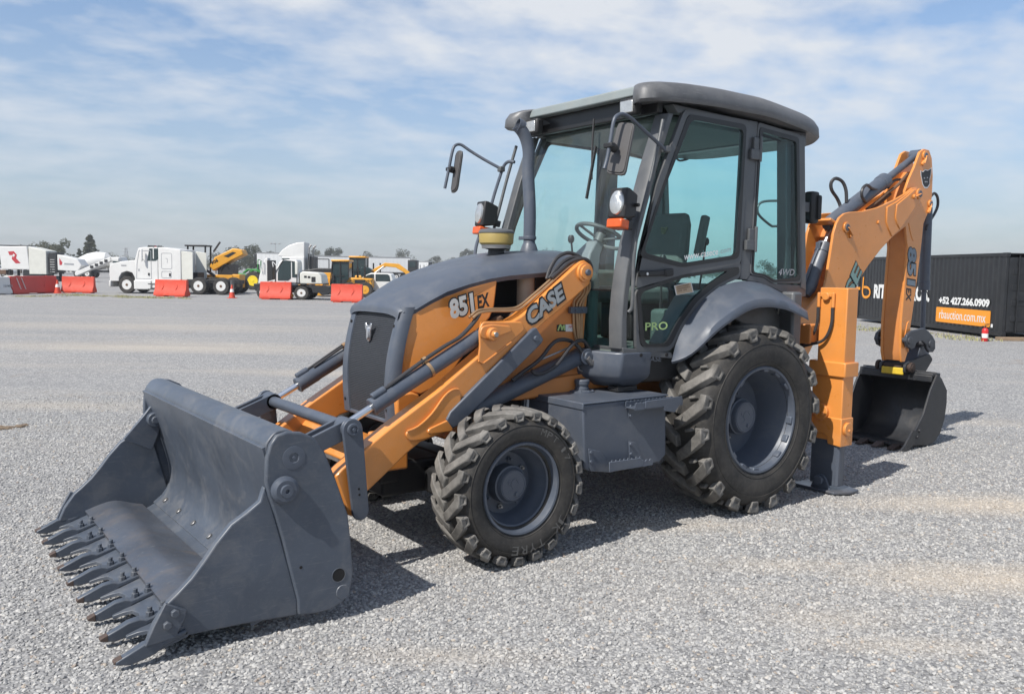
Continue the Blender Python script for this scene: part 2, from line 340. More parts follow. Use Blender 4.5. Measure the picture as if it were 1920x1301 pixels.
# ================================================================== ground
def ground_mat(near):
    t = NT('gravel_ground' if not near else 'pebble')
    P = t.n('ShaderNodeNewGeometry').outputs['Position']
    # sandy fines showing through in drifts
    s1 = t.noise(.32, 5, .62, vec=P, dist=1.2, stretch=(1.0, .55, 1)); s2 = t.noise(1.7, 6, .7, vec=P, dist=.8); s3 = t.noise(14, 5, .7, vec=P)
    m = t.math('ADD', t.math('ADD', s1, t.math('MULTIPLY', s2, .45)), t.math('MULTIPLY', s3, .28))
    sand = t.ramp(m, [(1.04, 0.0), (1.28, 1.0)])
    for cx_, cy_, rx_, ry_, st_ in [(0.01,2.72,1.0,0.36,1),(-1.82,2.02,1.6,0.4,1),(0.79,1.92,0.7,0.2,0.55),(1.29,2.94,0.6,0.16,0.5),(3.2,1.78,0.7,0.14,0.4),(1.3,2.55,0.5,0.22,0.4),(0.28,-14.51,5.5,1.6,0.75),(-0.89,-8.33,2.2,0.7,0.6),(3.52,-6.93,2.0,0.5,0.5),(0.81,0.92,0.9,0.22,0.5),(-5.42,-0.2,1.6,0.4,0.5),(-0.46,-21.43,9,2.0,0.55)]:
        q = t.n('ShaderNodeMapping'); q.vector_type = 'TEXTURE'; q.inputs['Location'].default_value = (cx_, cy_, 0); q.inputs['Rotation'].default_value = (0, 0, -.633); q.inputs['Scale'].default_value = (rx_, ry_, 50); t.l(P, q.inputs[0])
        ln = t.n('ShaderNodeVectorMath'); ln.operation = 'LENGTH'; t.l(q.outputs[0], ln.inputs[0])
        e = t.ramp(t.math('MULTIPLY', t.math('ADD', ln.outputs['Value'], t.math('MULTIPLY', t.math('ADD', s2, s3), .9)), .5), [(.50, st_), (.98, 0.0)])
        sand = t.math('MAXIMUM', sand, e)
    sandc = t.mix(s3, (.36, .31, .25), (.56, .495, .41))
    br = t.ramp(t.math('ADD', t.noise(.8, 5, .65, vec=P, dist=.6), t.math('MULTIPLY', t.noise(9, 4, .7, vec=P), .35)), [(.80, 0.0), (.90, 1.0)])
    mp = t.n('ShaderNodeMapping'); mp.inputs['Rotation'].default_value = (0, 0, .633); t.l(P, mp.inputs[0])
    tr_ = t.noise(.55, 7, .68, vec=mp.outputs[0], dist=.5, stretch=(.16, 1, 1))
    def dirt(c, k_):
        c = t.mix(t.math('MULTIPLY', sand, .78*k_), c, sandc); c = t.mix(t.math('MULTIPLY', br, .40*k_), c, (.22, .17, .125))
        c = t.mix(t.math('MULTIPLY', t.ramp(tr_, [(.52, 0.0), (.68, 1.0)]), .40*k_), c, (.40, .36, .31)); return t.mix(t.math('MULTIPLY', t.ramp(tr_, [(.32, 1.0), (.46, 0.0)]), .40*k_), c, (.19, .19, .195))
    if near:
        oi = t.n('ShaderNodeObjectInfo'); rnd_ = oi.outputs['Random']
        c = t.ramp(rnd_, [(0, (.17, .17, .172)), (.25, (.25, .25, .25)), (.55, (.33, .328, .322)), (.8, (.41, .404, .39)), (.94, (.49, .48, .455)), (.975, (.42, .36, .29)), (1, (.25, .19, .15))])
        c = t.mix(t.math('MULTIPLY', t.noise(90, 4), .4), c, (.36, .355, .345))
        return t.bsdf(dirt(c, .85), .85, 0, t.noise(120, 3), .2, .003)
    def vor(scale):
        v = t.n('ShaderNodeTexVoronoi'); v.inputs['Scale'].default_value = scale; v.inputs['Randomness'].default_value = 1; t.l(P, v.inputs['Vector']); return v
    v1 = vor(50); v2 = vor(19)
    sp = t.n('ShaderNodeSeparateColor'); t.l(v1.outputs['Color'], sp.inputs[0]); sp2 = t.n('ShaderNodeSeparateColor'); t.l(v2.outputs['Color'], sp2.inputs[0])
    c = t.ramp(sp.outputs[0], [(0, (.15, .15, .153)), (.3, (.24, .241, .243)), (.6, (.325, .323, .318)), (.85, (.44, .433, .415)), (1, (.58, .565, .53))])
    c = t.mix(t.math('MULTIPLY', sp2.outputs[0], .25), c, (.25, .25, .26))
    gap = t.ramp(v1.outputs['Distance'], [(.35, 0.0), (.75, 1.0)]); c = t.mix(t.math('MULTIPLY', gap, .45), c, (.12, .115, .11))
    c = dirt(c, 1.0)
    dk = t.ramp(t.noise(.22, 5, .6, vec=P, dist=.6, stretch=(1, .45, 1)), [(.35, 0.0), (.65, 1.0)]); c = t.mix(t.math('MULTIPLY', dk, .22), c, (.20, .20, .205))
    h = t.math('ADD', t.math('MULTIPLY', t.math('SUBTRACT', 1.0, v1.outputs['Distance']), .7), t.math('MULTIPLY', t.noise(8, 5, vec=P), .6))
    return t.bsdf(c, .9, 0, h, .9, .012)
M['ground'] = ground_mat(False); M['pebble'] = ground_mat(True)
gm = MB()
def gz(x, y): return 0.0
gm.add([(-2500, -2500, 0), (2500, -2500, 0), (2500, 2500, 0), (-2500, 2500, 0)], [(0, 1, 2, 3)])
g = gm.build('ground', 'ground'); g['kind'] = 'structure'
# loose gravel stones lying on it round the machine, thinning with distance
def gravel():
    rk = random.Random(5); stones = bpy.data.collections.new('gravel_stones')
    for i in range(7):
        bm = bmesh.new(); bmesh.ops.create_icosphere(bm, subdivisions=1, radius=1)
        sx, sy, sz = rk.uniform(.8, 1.25), rk.uniform(.65, 1.0), rk.uniform(.5, .8)
        for v in bm.verts: f = rk.uniform(.72, 1.15); v.co = Vector((v.co.x*sx*f, v.co.y*sy*f, v.co.z*sz*f))
        me = bpy.data.meshes.new('gravel_stone'); bm.to_mesh(me); bm.free(); me.materials.append(M['pebble'])
        o = bpy.data.objects.new('gravel_stone', me); stones.objects.link(o)
    cx, cy = 5.2, 5.03; ya = -2.2058; vs = []; fs = []; rings = [2.2, 2.9, 3.6, 4.4, 5.3, 6.3, 7.5, 9.0, 10.8, 13.0]; na = 24
    for r in rings:
        for k_ in range(na+1): a = ya+R(-37+74*k_/na); vs.append((cx+r*math.cos(a), cy+r*math.sin(a), .001))
    for i in range(len(rings)-1):
        for k_ in range(na): b = i*(na+1)+k_; fs.append((b, b+1, b+na+2, b+na+1))
    me = bpy.data.meshes.new('loose_gravel'); me.from_pydata(vs, [], fs); at = me.attributes.new('dens', 'FLOAT', 'POINT')
    for i, r in enumerate(rings):
        for k_ in range(na+1): at.data[i*(na+1)+k_].value = max(.12, 1-max(0, r-5.0)/8.5)
    ob = bpy.data.objects.new('loose_gravel', me); col.objects.link(ob); ob['kind'] = 'stuff'; ob['label'] = 'loose grey gravel stones covering the yard'; ob['category'] = 'gravel'
    ng = bpy.data.node_groups.new('scatter', 'GeometryNodeTree')
    ng.interface.new_socket('Geometry', in_out='INPUT', socket_type='NodeSocketGeometry'); ng.interface.new_socket('Geometry', in_out='OUTPUT', socket_type='NodeSocketGeometry')
    N = ng.nodes.new; L = ng.links.new; gi = N('NodeGroupInput'); go = N('NodeGroupOutput')
    da = N('GeometryNodeInputNamedAttribute'); da.data_type = 'FLOAT'; da.inputs[0].default_value = 'dens'
    mu = N('ShaderNodeMath'); mu.operation = 'MULTIPLY'; mu.inputs[1].default_value = 3100; L(da.outputs[0], mu.inputs[0])
    dp_ = N('GeometryNodeDistributePointsOnFaces'); dp_.distribute_method = 'RANDOM'; L(gi.outputs[0], dp_.inputs['Mesh']); L(mu.outputs[0], dp_.inputs['Density'])
    ci = N('GeometryNodeCollectionInfo'); ci.inputs[0].default_value = stones; ci.inputs[1].default_value = True; ci.inputs[2].default_value = True
    ip = N('GeometryNodeInstanceOnPoints'); L(dp_.outputs[0], ip.inputs['Points']); L(ci.outputs[0], ip.inputs['Instance']); ip.inputs['Pick Instance'].default_value = True
    rv = N('FunctionNodeRandomValue'); rv.data_type = 'FLOAT_VECTOR'; rv.inputs[0].default_value = (-.5, -.5, 0); rv.inputs[1].default_value = (.5, .5, 6.28); L(rv.outputs[0], ip.inputs['Rotation'])
    rs = N('FunctionNodeRandomValue'); rs.data_type = 'FLOAT'; rs.inputs[2].default_value = 0.0; rs.inputs[3].default_value = 1.0; rs.inputs['Seed'].default_value = 3
    pw = N('ShaderNodeMath'); pw.operation = 'POWER'; pw.inputs[1].default_value = 2.2; L(rs.outputs[1], pw.inputs[0])
    ma = N('ShaderNodeMath'); ma.operation = 'MULTIPLY_ADD'; ma.inputs[1].default_value = .0088; ma.inputs[2].default_value = .0064; L(pw.outputs[0], ma.inputs[0]); L(ma.outputs[0], ip.inputs['Scale'])
    L(ip.outputs[0], go.inputs[0]); ob.modifiers.new('scatter', 'NODES').node_group = ng
gravel()


# ================================================================== the backhoe loader
mach = empty('backhoe_loader', 'orange and slate grey backhoe loader parked on gravel with its front bucket lowered', 'backhoe loader')

# ---------------------------------------------------------------- front bucket
def loader_bucket():
    W = 1.158
    top = [(3.605,0.148),(3.646,0.315),(3.68,0.461),(3.714,0.582),(3.748,0.685),(3.761,0.754),(3.755,0.866),(3.737,0.926),(3.705,0.968),(3.653,0.98),(3.582,0.97),(3.516,0.937),(3.467,0.868),(3.411,0.731),(3.341,0.53),(3.324,0.381),(3.313,0.232),(3.325,0.148),(3.367,0.09),(3.438,0.063),(3.513,0.062),(3.602,0.073)]
    clam = [(3.759,0.729),(3.783,0.658),(3.846,0.615),(3.918,0.572),(3.99,0.493),(4.039,0.427),(4.098,0.356),(4.161,0.298),(4.205,0.262),(4.264,0.18),(4.301,0.092),(4.164,0.093),(4.017,0.09),(3.852,0.085),(3.666,0.072),(3.6,0.069),(3.599,0.142),(3.641,0.31),(3.687,0.488),(3.726,0.633)]
    inner = [(3.745,0.913),(3.708,0.783),(3.646,0.613),(3.601,0.458),(3.578,0.355),(3.592,0.239),(3.638,0.174),(3.702,0.1),(3.795,0.105),(3.886,0.131),(3.967,0.159),(4.048,0.142),(4.135,0.114),(4.214,0.082)]
    # curved back and floor sheet
    def sheet(pts, th):
        P = [Vector((x, 0, z)) for x, z in pts]; lo = []; hi = []
        for i, p in enumerate(P):
            d = (P[min(i+1, len(P)-1)]-P[max(i-1, 0)]).normalized(); n = Vector((-d.z, 0, d.x))
            lo.append((p.x, p.z)); hi.append((p.x-n.x*th, p.z-n.z*th))
        return lo+hi[::-1]
    def smooth(pts, it=2):
        for _ in range(it):
            q = [pts[0]]
            for a, b in zip(pts, pts[1:]): q += [(a[0]*.75+b[0]*.25, a[1]*.75+b[1]*.25), (a[0]*.25+b[0]*.75, a[1]*.25+b[1]*.75)]
            pts = q+[pts[-1]]
        return pts
    root = MB(); root.prism(sheet(smooth(inner[:8]+[(inner[8][0]+.03, inner[8][1]-.045)]), -.022), -1.125, 1.125)
    bk = root.build('loader_bucket', 'bucket', mach)
    fl = smooth(inner[8:-1]); f = MB(); f.prism(sheet([(x, max(z, .045)) for x, z in fl], -.03), -1.125, 1.125); f.build('floor_plate', 'steel_worn', bk)
    # bolted wear strip along the hinge of floor and back
    a, b = inner[6], inner[8]
    st = MB(); st.bar((a[0]+.028, -1.10, a[1]-.006), (a[0]+.028, 1.10, a[1]-.006), .016, .12, (1, 0, -.75))
    st.build('wear_strip', 'bucket', bk, bev=.003)
    for i in range(7):
        bo = MB(); y = -.95+i*.317; bo.cyl((a[0]+.015, y, a[1]-.024), (a[0]+.042, y, a[1]+.010), .019, n=10); bo.build('bolt', 'steel', bk, bev=.003)
    # rolled top beam
    tb = MB(); tb.prism(rnd([(3.748, .865), (3.752, .925), (3.70, .985), (3.63, .985), (3.50, .90), (3.44, .70), (3.50, .60)], .03, 4), -1.128, 1.128)
    tb.build('top_beam', 'bucket', bk, bev=.006)
    for s in (1, -1):
        m = MB(); m.prism(top, W-.034, W); (m if s > 0 else m.flip()).build('side_plate', 'bucket', bk, bev=.010, seg=3)
        m = MB(); m.prism(clam, W-.060, W-.018); (m if s > 0 else m.flip()).build('jaw_side_plate', 'bucket', bk, bev=.009, seg=3)
        # pins of the jaw
        for (cx, cz), r, proud, dark in (((3.623,0.853), .040, .004, 1), ((3.673,0.705), .050, .034, 0)):
            m = MB(); m.lathe([(0, -.02), (r+.016, -.02), (r+.016, proud*.6), (r, proud), (r*.62, proud), (r*.58, proud+.012 if not dark else proud-.004), (r*.22, proud+.012 if not dark else proud-.006), (r*.18, proud), (0, proud)], (cx, W, cz), n=24)
            (m if s > 0 else m.flip()).build('pivot_pin', 'grey', bk)
        cx, cz = (3.394,0.234)
        m = MB(); m.lathe([(.037, -.01), (.037, .003), (.034, .003), (.034, -.01)], (cx, W, cz), n=22, closed=True); (m if s > 0 else m.flip()).build('hole_rim', 'bucket', bk)
        m = MB(); m.lathe([(0, -.004), (.033, -.004), (.033, .0015), (0, .0015)], (cx, W, cz), n=22); (m if s > 0 else m.flip()).build('drain_hole', 'dark', bk); m = MB(); m.lathe([(0, 0), (.008, .0), (.008, .001), (0, .001)], (3.591, W+.001, 0.311), n=10); (m if s > 0 else m.flip()).build('drain_hole', 'dark', bk)
        m = MB(); cx, cz = (3.372,0.144); m.lathe([(0, 0), (.036, 0), (.034, .004), (0, .004)], (cx, W, cz), n=22); (m if s > 0 else m.flip()).build('weld_disc', 'bucket', bk)
        # side cutter plate with two bolts
        sc = [(4.22,0.272),(4.13,0.221),(4.137,0.19),(4.18,0.106),(4.308,0.095),(4.269,0.183)]
        m = MB(); m.prism(sc, W-.018, W+.006); (m if s > 0 else m.flip()).build('side_cutter', 'bucket', bk, bev=.004)
        for q in [(4.183,0.222),(4.217,0.174)]:
            m = MB(); m.cyl((q[0], W+.004, q[1]), (q[0], W+.026, q[1]), .019, n=6); (m if s > 0 else m.flip()).build('bolt', 'steel' if q[1] < .15 else 'bucket', bk, bev=.003)
        # inner hinge ear
        m = MB(); ear = [(3.698,0.775),(3.669,0.716),(3.686,0.627),(3.734,0.51),(3.912,0.602),(3.79,0.743),(3.736,0.811)]; m.prism(ear if s < 0 else [(x-.10, z-.10) for x, z in ear], 1.03, 1.06); cx, cz = (3.72,0.723)
        (m.flip() if s < 0 else m).build('hinge_ear', 'bucket', bk, bev=.005)
        m = MB(); m.cyl((cx, .985, cz), (cx, 1.12, cz), .048, n=20); m.cyl((cx, .97, cz), (cx, .99, cz), .026, n=8)
        if s < 0: m.flip().build('hinge_pin', 'bucket', bk, bev=.005)
    # cutting edge: scalloped plate between the teeth
    xb, xe = 4.12, 4.325; n = 8; pts = []
    for i in range(n):
        y0 = -1.14+2.28*i/n; w = 2.28/n
        for t, d in ((0, 0), (.11, 0), (.16, .045), (.26, .08), (.5, .095), (.74, .08), (.84, .045), (.89, 0)): pts.append((xe-d, y0+w*t))
    pts += [(xe, 1.14), (xb, 1.14), (xb, -1.14)]
    z0, z1 = .088, .116
    m = MB(); m.loft([[(x, y, z0-(x-xb)*.28) for x, y in pts], [(x, y, z1-(x-xb)*.33) for x, y in pts]]); m.build('cutting_edge', 'bucket', bk, bev=.003)
    wl = MB(); wl.tube([(xb+.004, -1.12+2.24*i/40, .119+random.uniform(-.002, .002)) for i in range(41)], .008, 6, sub=1); wl.build('weld_bead', 'steel_worn', bk)
    # teeth
    def tooth(y, corner=0):
        m = MB(); L = []; ox, oz = 4.2, .07
        for x, zb, zt, w in ((4.13, .110, .130, .062), (4.235, .078, .104, .062), (4.262, .050, .112, .050), (4.31, .036, .105, .046), (4.37, .026, .078, .042), (4.428, .038, .054, .036)):
            L.append([(x-ox, -w/2, zb-oz), (x-ox, w/2, zb-oz), (x-ox, w/2, zt-oz), (x-ox, -w/2, zt-oz)])
        m.loft(L)
        t = m.build('bucket_tooth', 'bucket', bk, bev=.006, loc=(4.2, y, .07))
        return t
    me = None
    for i in range(9):
        y = 1.128-2.256*i/8
        t = tooth(0) if me is None else me
        if me is None: me = t
        o = t if i == 0 else t.copy()
        if i: col.objects.link(o); o.parent = bk
        o.location = (4.2, y, .07); o.rotation_euler = (random.uniform(-.05, .05), random.uniform(-.02, .02), random.uniform(-.05, .05))
        tp = MB(); tp.loft([[(4.398, -.0205, .030), (4.398, .0205, .030), (4.398, .0205, .066), (4.398, -.0205, .066)], [(4.433, -.019, .039), (4.433, .019, .039), (4.433, .019, .053), (4.433, -.019, .053)]])
        tp.build('worn_tip', 'tip', bk, bev=.004, loc=(0, y, 0))
        for bx, bz in ((4.152, .118), (4.212, .104)):
            b = MB(); b.cyl((bx, y, bz), (bx, y, bz+.026), .019, n=6); b.cyl((bx, y, bz+.02), (bx, y, bz+.048), .012, n=8); b.build('bolt', 'bucket', bk, bev=.002)
    return bk
loader_bucket()

# ---------------------------------------------------------------- loader arms, tilt linkage and cylinders
arm_prof = [(1.295,1.776),(1.314,1.814),(1.358,1.833),(1.388,1.825),(1.517,1.731),(1.69,1.605),(1.799,1.518),(1.878,1.466),(1.942,1.437),(2.041,1.434),(2.118,1.43),(2.131,1.378),(2.129,1.274),(2.492,1.026),(2.824,0.829),(2.983,0.725),(3.123,0.628),(3.162,0.592),(3.097,0.409),(3.081,0.356),(3.05,0.346),(2.982,0.451),(2.958,0.482),(2.868,0.548),(2.708,0.669),(2.613,0.729),(2.542,0.746),(2.385,0.78),(2.376,0.788),(2.403,0.835),(2.329,0.933),(2.28,0.978),(2.037,1.162),(1.768,1.36),(1.695,1.417),(1.453,1.57),(1.3,1.673)]
brk = [(2.183,1.438),(1.877,1.431),(1.857,1.38),(1.967,1.306),(2.152,1.195),(2.186,1.183),(2.216,1.198),(2.204,1.287),(2.211,1.387)]
brk2 = [(2.197,1.41),(2.125,1.422),(1.979,1.407),(1.967,1.372),(2.13,1.33),(2.191,1.332),(2.215,1.366)]
rein = [(2.722,0.786),(2.71,0.806),(2.638,0.826),(2.546,0.894),(2.458,0.993),(2.401,1.031),(2.355,1.03),(2.339,1.01),(2.338,0.938),(2.399,0.854),(2.385,0.791),(2.544,0.755),(2.619,0.743),(2.698,0.746)]
rein2 = [(2.582,0.79),(2.567,0.811),(2.432,0.853),(2.406,0.812),(2.399,0.778),(2.564,0.775)]
tiltp = (2.124,1.361); CT = (3.079, .858)
for s in (1, -1):
    S = lambda m: m if s > 0 else m.flip()
    m = MB(); m.prism(arm_prof, .50, .62); arm = S(m).build('loader_arm', 'orange', mach, bev=.010, seg=3)
    m = MB(); m.prism(rnd(brk, .02, 3), .618, .634); S(m).build('cylinder_bracket', 'orange', arm, bev=.006)
    m = MB(); m.prism(rnd(brk2, .02, 4), .632, .646); S(m).build('pin_keeper', 'orange', arm, bev=.006)
    m = MB(); m.prism(rnd(rein, .03, 3), .618, .634); S(m).build('reinforcing_plate', 'orange', arm, bev=.006)
    m = MB(); m.prism(rnd(rein2, .015, 3), .632, .646); S(m).build('reinforcing_plate', 'orange', arm, bev=.006)
    for pts in [[(2.713,0.807),(2.639,0.829),(2.546,0.896),(2.459,0.995),(2.401,1.031),(2.356,1.03)],[(2.213,1.198),(2.185,1.183),(2.152,1.195),(1.966,1.306)]]:
        wb = MB(); wb.tube([(x, .634, z) for x, z in pts], .006, 6, sub=3); S(wb).build('weld_bead', 'orange', arm)
    m = MB(); m.lathe([(0, 0), (.042, 0), (.042, .022), (.036, .028), (.022, .028), (.020, .046), (.017, .05), (0, .05)], (tiltp[0], .645, tiltp[1]), n=24); S(m).build('pivot_boss', 'orange', arm)
    m = MB(); m.cyl((tiltp[0], .69, tiltp[1]), (tiltp[0], .699, tiltp[1]), .017, n=14); S(m).build('pivot_pin', 'steel', arm, bev=.003)
    px_, pz_ = (1.357,1.751)
    m = MB(); m.lathe([(0, 0), (.066, 0), (.064, .02), (.050, .022), (.048, .034), (.028, .036), (0, .036)], (px_, .618, pz_), n=28); S(m).build('pivot_boss', 'orange', arm)
    m = MB(); m.cyl((px_, .64, pz_), (px_, .672, pz_), .021, n=16); S(m).build('pivot_pin', 'grey', arm, bev=.004)
    # inner cheek plates of the lower arm nose
    m = MB(); nose = [(3.035,0.372),(2.993,0.313),(2.931,0.409),(2.997,0.472)]; m.prism(nose, .46, .502); S(m).build('arm_nose', 'orange_dull', arm, bev=.006)
    # tilt cylinder
    a = Vector((tiltp[0], .56, tiltp[1])); b = Vector((CT[0], .545, CT[1])); d = (b-a).normalized(); L = (b-a).length
    q = a+d*(L-.20)
    m = MB(); m.lathe([(0, .03), (.040, .03), (.047, .05), (.047, L-.36), (.050, L-.355), (.050, L-.215), (.054, L-.213), (.054, L-.205), (.048, L-.20), (.0, L-.20)], a, d, 24)
    m.lathe([(0, -.045), (.035, -.045), (.035, .045), (0, .045)], a, (0, 1, 0), 16)
    cy = S(m).build('tilt_cylinder', 'grey', mach)
    m = MB(); m.cyl(q-d*.03, b, .021, n=18); S(m).build('rod', 'chrome', cy)
    m = MB(); m.lathe([(0, -.03), (.037, -.03), (.037, .03), (0, .03)], b, (0, 1, 0), 18); S(m).build('rod_eye', 'grey', cy, bev=.004)
    n_ = Vector((0, 1, 0)).cross(d); n_ = n_ if n_.z > 0 else -n_
    pt = a+d*(L-.27)+n_*.055+Vector((0, .01, 0))
    m = MB(); m.cyl(pt-d*.05, pt+d*.045, .022, n=12); m.cyl(pt-n_*.04, pt, .018, n=10); S(m).build('port_block', 'grey', cy, bev=.006)
    hz = [pt-d*.04]+[a+d*x+n_*(.062+.012*math.sin(x*5))+Vector((0, .012, 0)) for x in (L-.36, L-.5, L-.66, L-.8, .16)]+[a+d*.02+n_*.10, a-d*.05+n_*.14]
    m = MB(); m.tube(hz, .0105, 8); m.tube([p+Vector((0, -.026, -.004)) for p in hz[1:]], .008, 8); S(m).build('hose', 'hose', cy)
    cl = a+d*(L-.63)
    m = MB(); m.lathe([(.0485, -.010), (.052, -.010), (.052, .010), (.0485, .010)], cl, d, 22, closed=True); m.lathe([(.016, -.012), (.022, -.012), (.022, .012), (.016, .012)], cl+n_*.066+Vector((0, .0, 0)), d, 14, closed=True); S(m).build('hose_clamp', 'brass', cy)
    # tilt lever: straight outer link and twin bars to the bucket
    e = (3.029,0.383)
    def linkplate(p, q, w0, w1, y0, y1, nm):
        P = Vector((p[0], p[1])); Q = Vector((q[0], q[1])); dd = (Q-P).normalized(); nn = Vector((-dd.y, dd.x)); pts = []
        for i in range(9): t = math.pi*(i/8); v = -dd*math.sin(t)+nn*math.cos(t); pts.append(tuple(P+v*w0))
        for i in range(9): t = math.pi*(i/8); v = dd*math.sin(t)-nn*math.cos(t); pts.append(tuple(Q+v*w1))
        m = MB(); m.prism(pts, y0, y1); return S(m).build(nm, 'grey', mach, bev=.004)
    lk = linkplate(CT, e, .060, .050, .648, .672, 'tilt_link')
    m = MB(); m.lathe([(0, 0), (.036, 0), (.034, .012), (.024, .013), (.022, .006), (.010, .006), (.009, .018), (0, .018)], (CT[0], .672, CT[1]), n=22); S(m).build('pivot_pin', 'grey', lk)
    for t in (.72, .79):
        c = (lerp(CT[0], e[0], t), lerp(CT[1], e[1], t)); m = MB(); m.cyl((c[0], .671, c[1]), (c[0], .6735, c[1]), .007, n=10); S(m).build('bolt_hole', 'dark', lk)
    for y0, y1 in ((.600, .625), (.515, .535)):
        linkplate(CT, (3.50, .70), .052, .05, y0, y1, 'bucket_link')
m = MB(); m.cyl((CT[0], -.60, CT[1]), (CT[0], .60, CT[1]), .036, n=24); m.build('cross_tube', 'grey', mach)
m = MB(); m.lathe([(0, -.06), (.055, -.06), (.055, .06), (0, .06)], (CT[0], .575, CT[1]), n=20)
m.build('tube_collar', 'grey', mach, bev=.005); m.flip().build('tube_collar', 'grey', mach, bev=.005)
# lower arm cross member
m = MB(); m.box((2.86, 0, .62), (.16, 1.02, .13), Matrix.Rotation(.9, 3, 'Y')); m.build('arm_cross_member', 'orange', mach, bev=.012)

# lift cylinders and the safety struts under the arms
for s in (1, -1):
    S = lambda m: m if s > 0 else m.flip()
    a = Vector((1.267,0.5,1.174)); b = Vector((2.438,0.5,0.781)); d = (b-a).normalized(); L = (b-a).length
    m = MB(); m.lathe([(0, 0), (.050, 0), (.058, .03), (.058, L*.74), (.063, L*.74+.01), (.063, L*.78), (0, L*.78)], a, d, 24); m.cyl(a+Vector((0, -.05, 0)), a+Vector((0, .075, 0)), .056, n=24); m.cyl(a+Vector((0, .07, 0)), a+Vector((0, .09, 0)), .034, n=20)
    lc = S(m).build('lift_cylinder', 'grey', mach, bev=.004)
    m = MB(); m.cyl(a+d*L*.6, b, .026, n=16); S(m).build('rod', 'chrome', lc)
    A0 = Vector((1.769,0.65,1.335)); B0 = Vector((2.389,0.65,0.855)); dd = (B0-A0).normalized(); nn = dd.cross(Vector((0, 1, 0)))
    m = MB(); sec = lambda p, w: [p+nn*w+Vector((0, -.085, 0)), p+nn*w, p-nn*w, p-nn*w+Vector((0, -.085, 0))]
    m.loft([sec(A0-dd*.03, .050), sec(A0, .060), sec(B0, .055), sec(B0+dd*.05, .035)])
    st = S(m).build('safety_strut', 'grey', mach, bev=.008, seg=3)
    m = MB(); m.cyl(A0+dd*.02, A0+dd*.02+Vector((0, .018, 0)), .018, n=12); S(m).build('strut_bolt', 'grey', st, bev=.003)

# ---------------------------------------------------------------- chassis
ch = MB()
ch.box((.95, 0, .80), (2.5, .56, .34)); ch.build('chassis', 'orange_dull', mach, bev=.02)
for s in (1, -1):
    S = lambda m: m if s > 0 else m.flip()
    tower = [(1.301,1.83),(1.201,1.789),(1.166,1.739),(1.194,1.563),(1.218,1.261),(1.044,1.125),(0.899,0.987),(0.897,0.908),(1.778,0.896),(1.925,0.907),(1.986,1.101),(1.784,1.209),(1.667,1.349),(1.578,1.469),(1.489,1.687)]
    m = MB(); m.prism(rnd(tower, .03, 3), .435, .47); S(m).build('loader_tower', 'orange_dull', mach, bev=.006)
    rail = [(1.853,0.913),(1.524,1.032),(1.218,1.046),(0.968,1.012),(0.928,0.962),(1.117,0.937),(1.81,0.904)]
    m = MB(); m.prism(rail, .455, .50); S(m).build('frame_rail', 'orange_dull', mach, bev=.006)
m = MB(); m.box((2.35, 0, .42), (.62, .46, .22)); m.box((2.153, 0, .46), (.16, 1.40, .16)); m.box((2.62, 0, .50), (.14, .50, .20)); m.build('front_axle', 'black', mach, bev=.02)
m = MB(); m.lathe([(0, -.7), (.10, -.7), (.15, -.45), (.15, -.1), (.2, 0), (.15, .1), (.15, .45), (.10, .7), (0, .7)], (0, 0, .69), (0, 1, 0), 20); m.build('rear_axle', 'grey', mach)
m = MB(); m.box((2.64, 0, .57), (.22, .66, .14)); m.box((2.70, .24, .68), (.10, .10, .12)); fr = m.build('nose_frame', 'orange', mach, bev=.015)
m = MB(); m.cyl((2.74, .24, .69), (2.755, .24, .69), .03, n=18); m.build('tow_hole', 'dark', fr)
m = MB(); m.box((2.22, .33, .40), (.30, .18, .18)); m.build('axle_guard', 'black', mach, bev=.03); m.flip().build('axle_guard', 'black', mach, bev=.03)

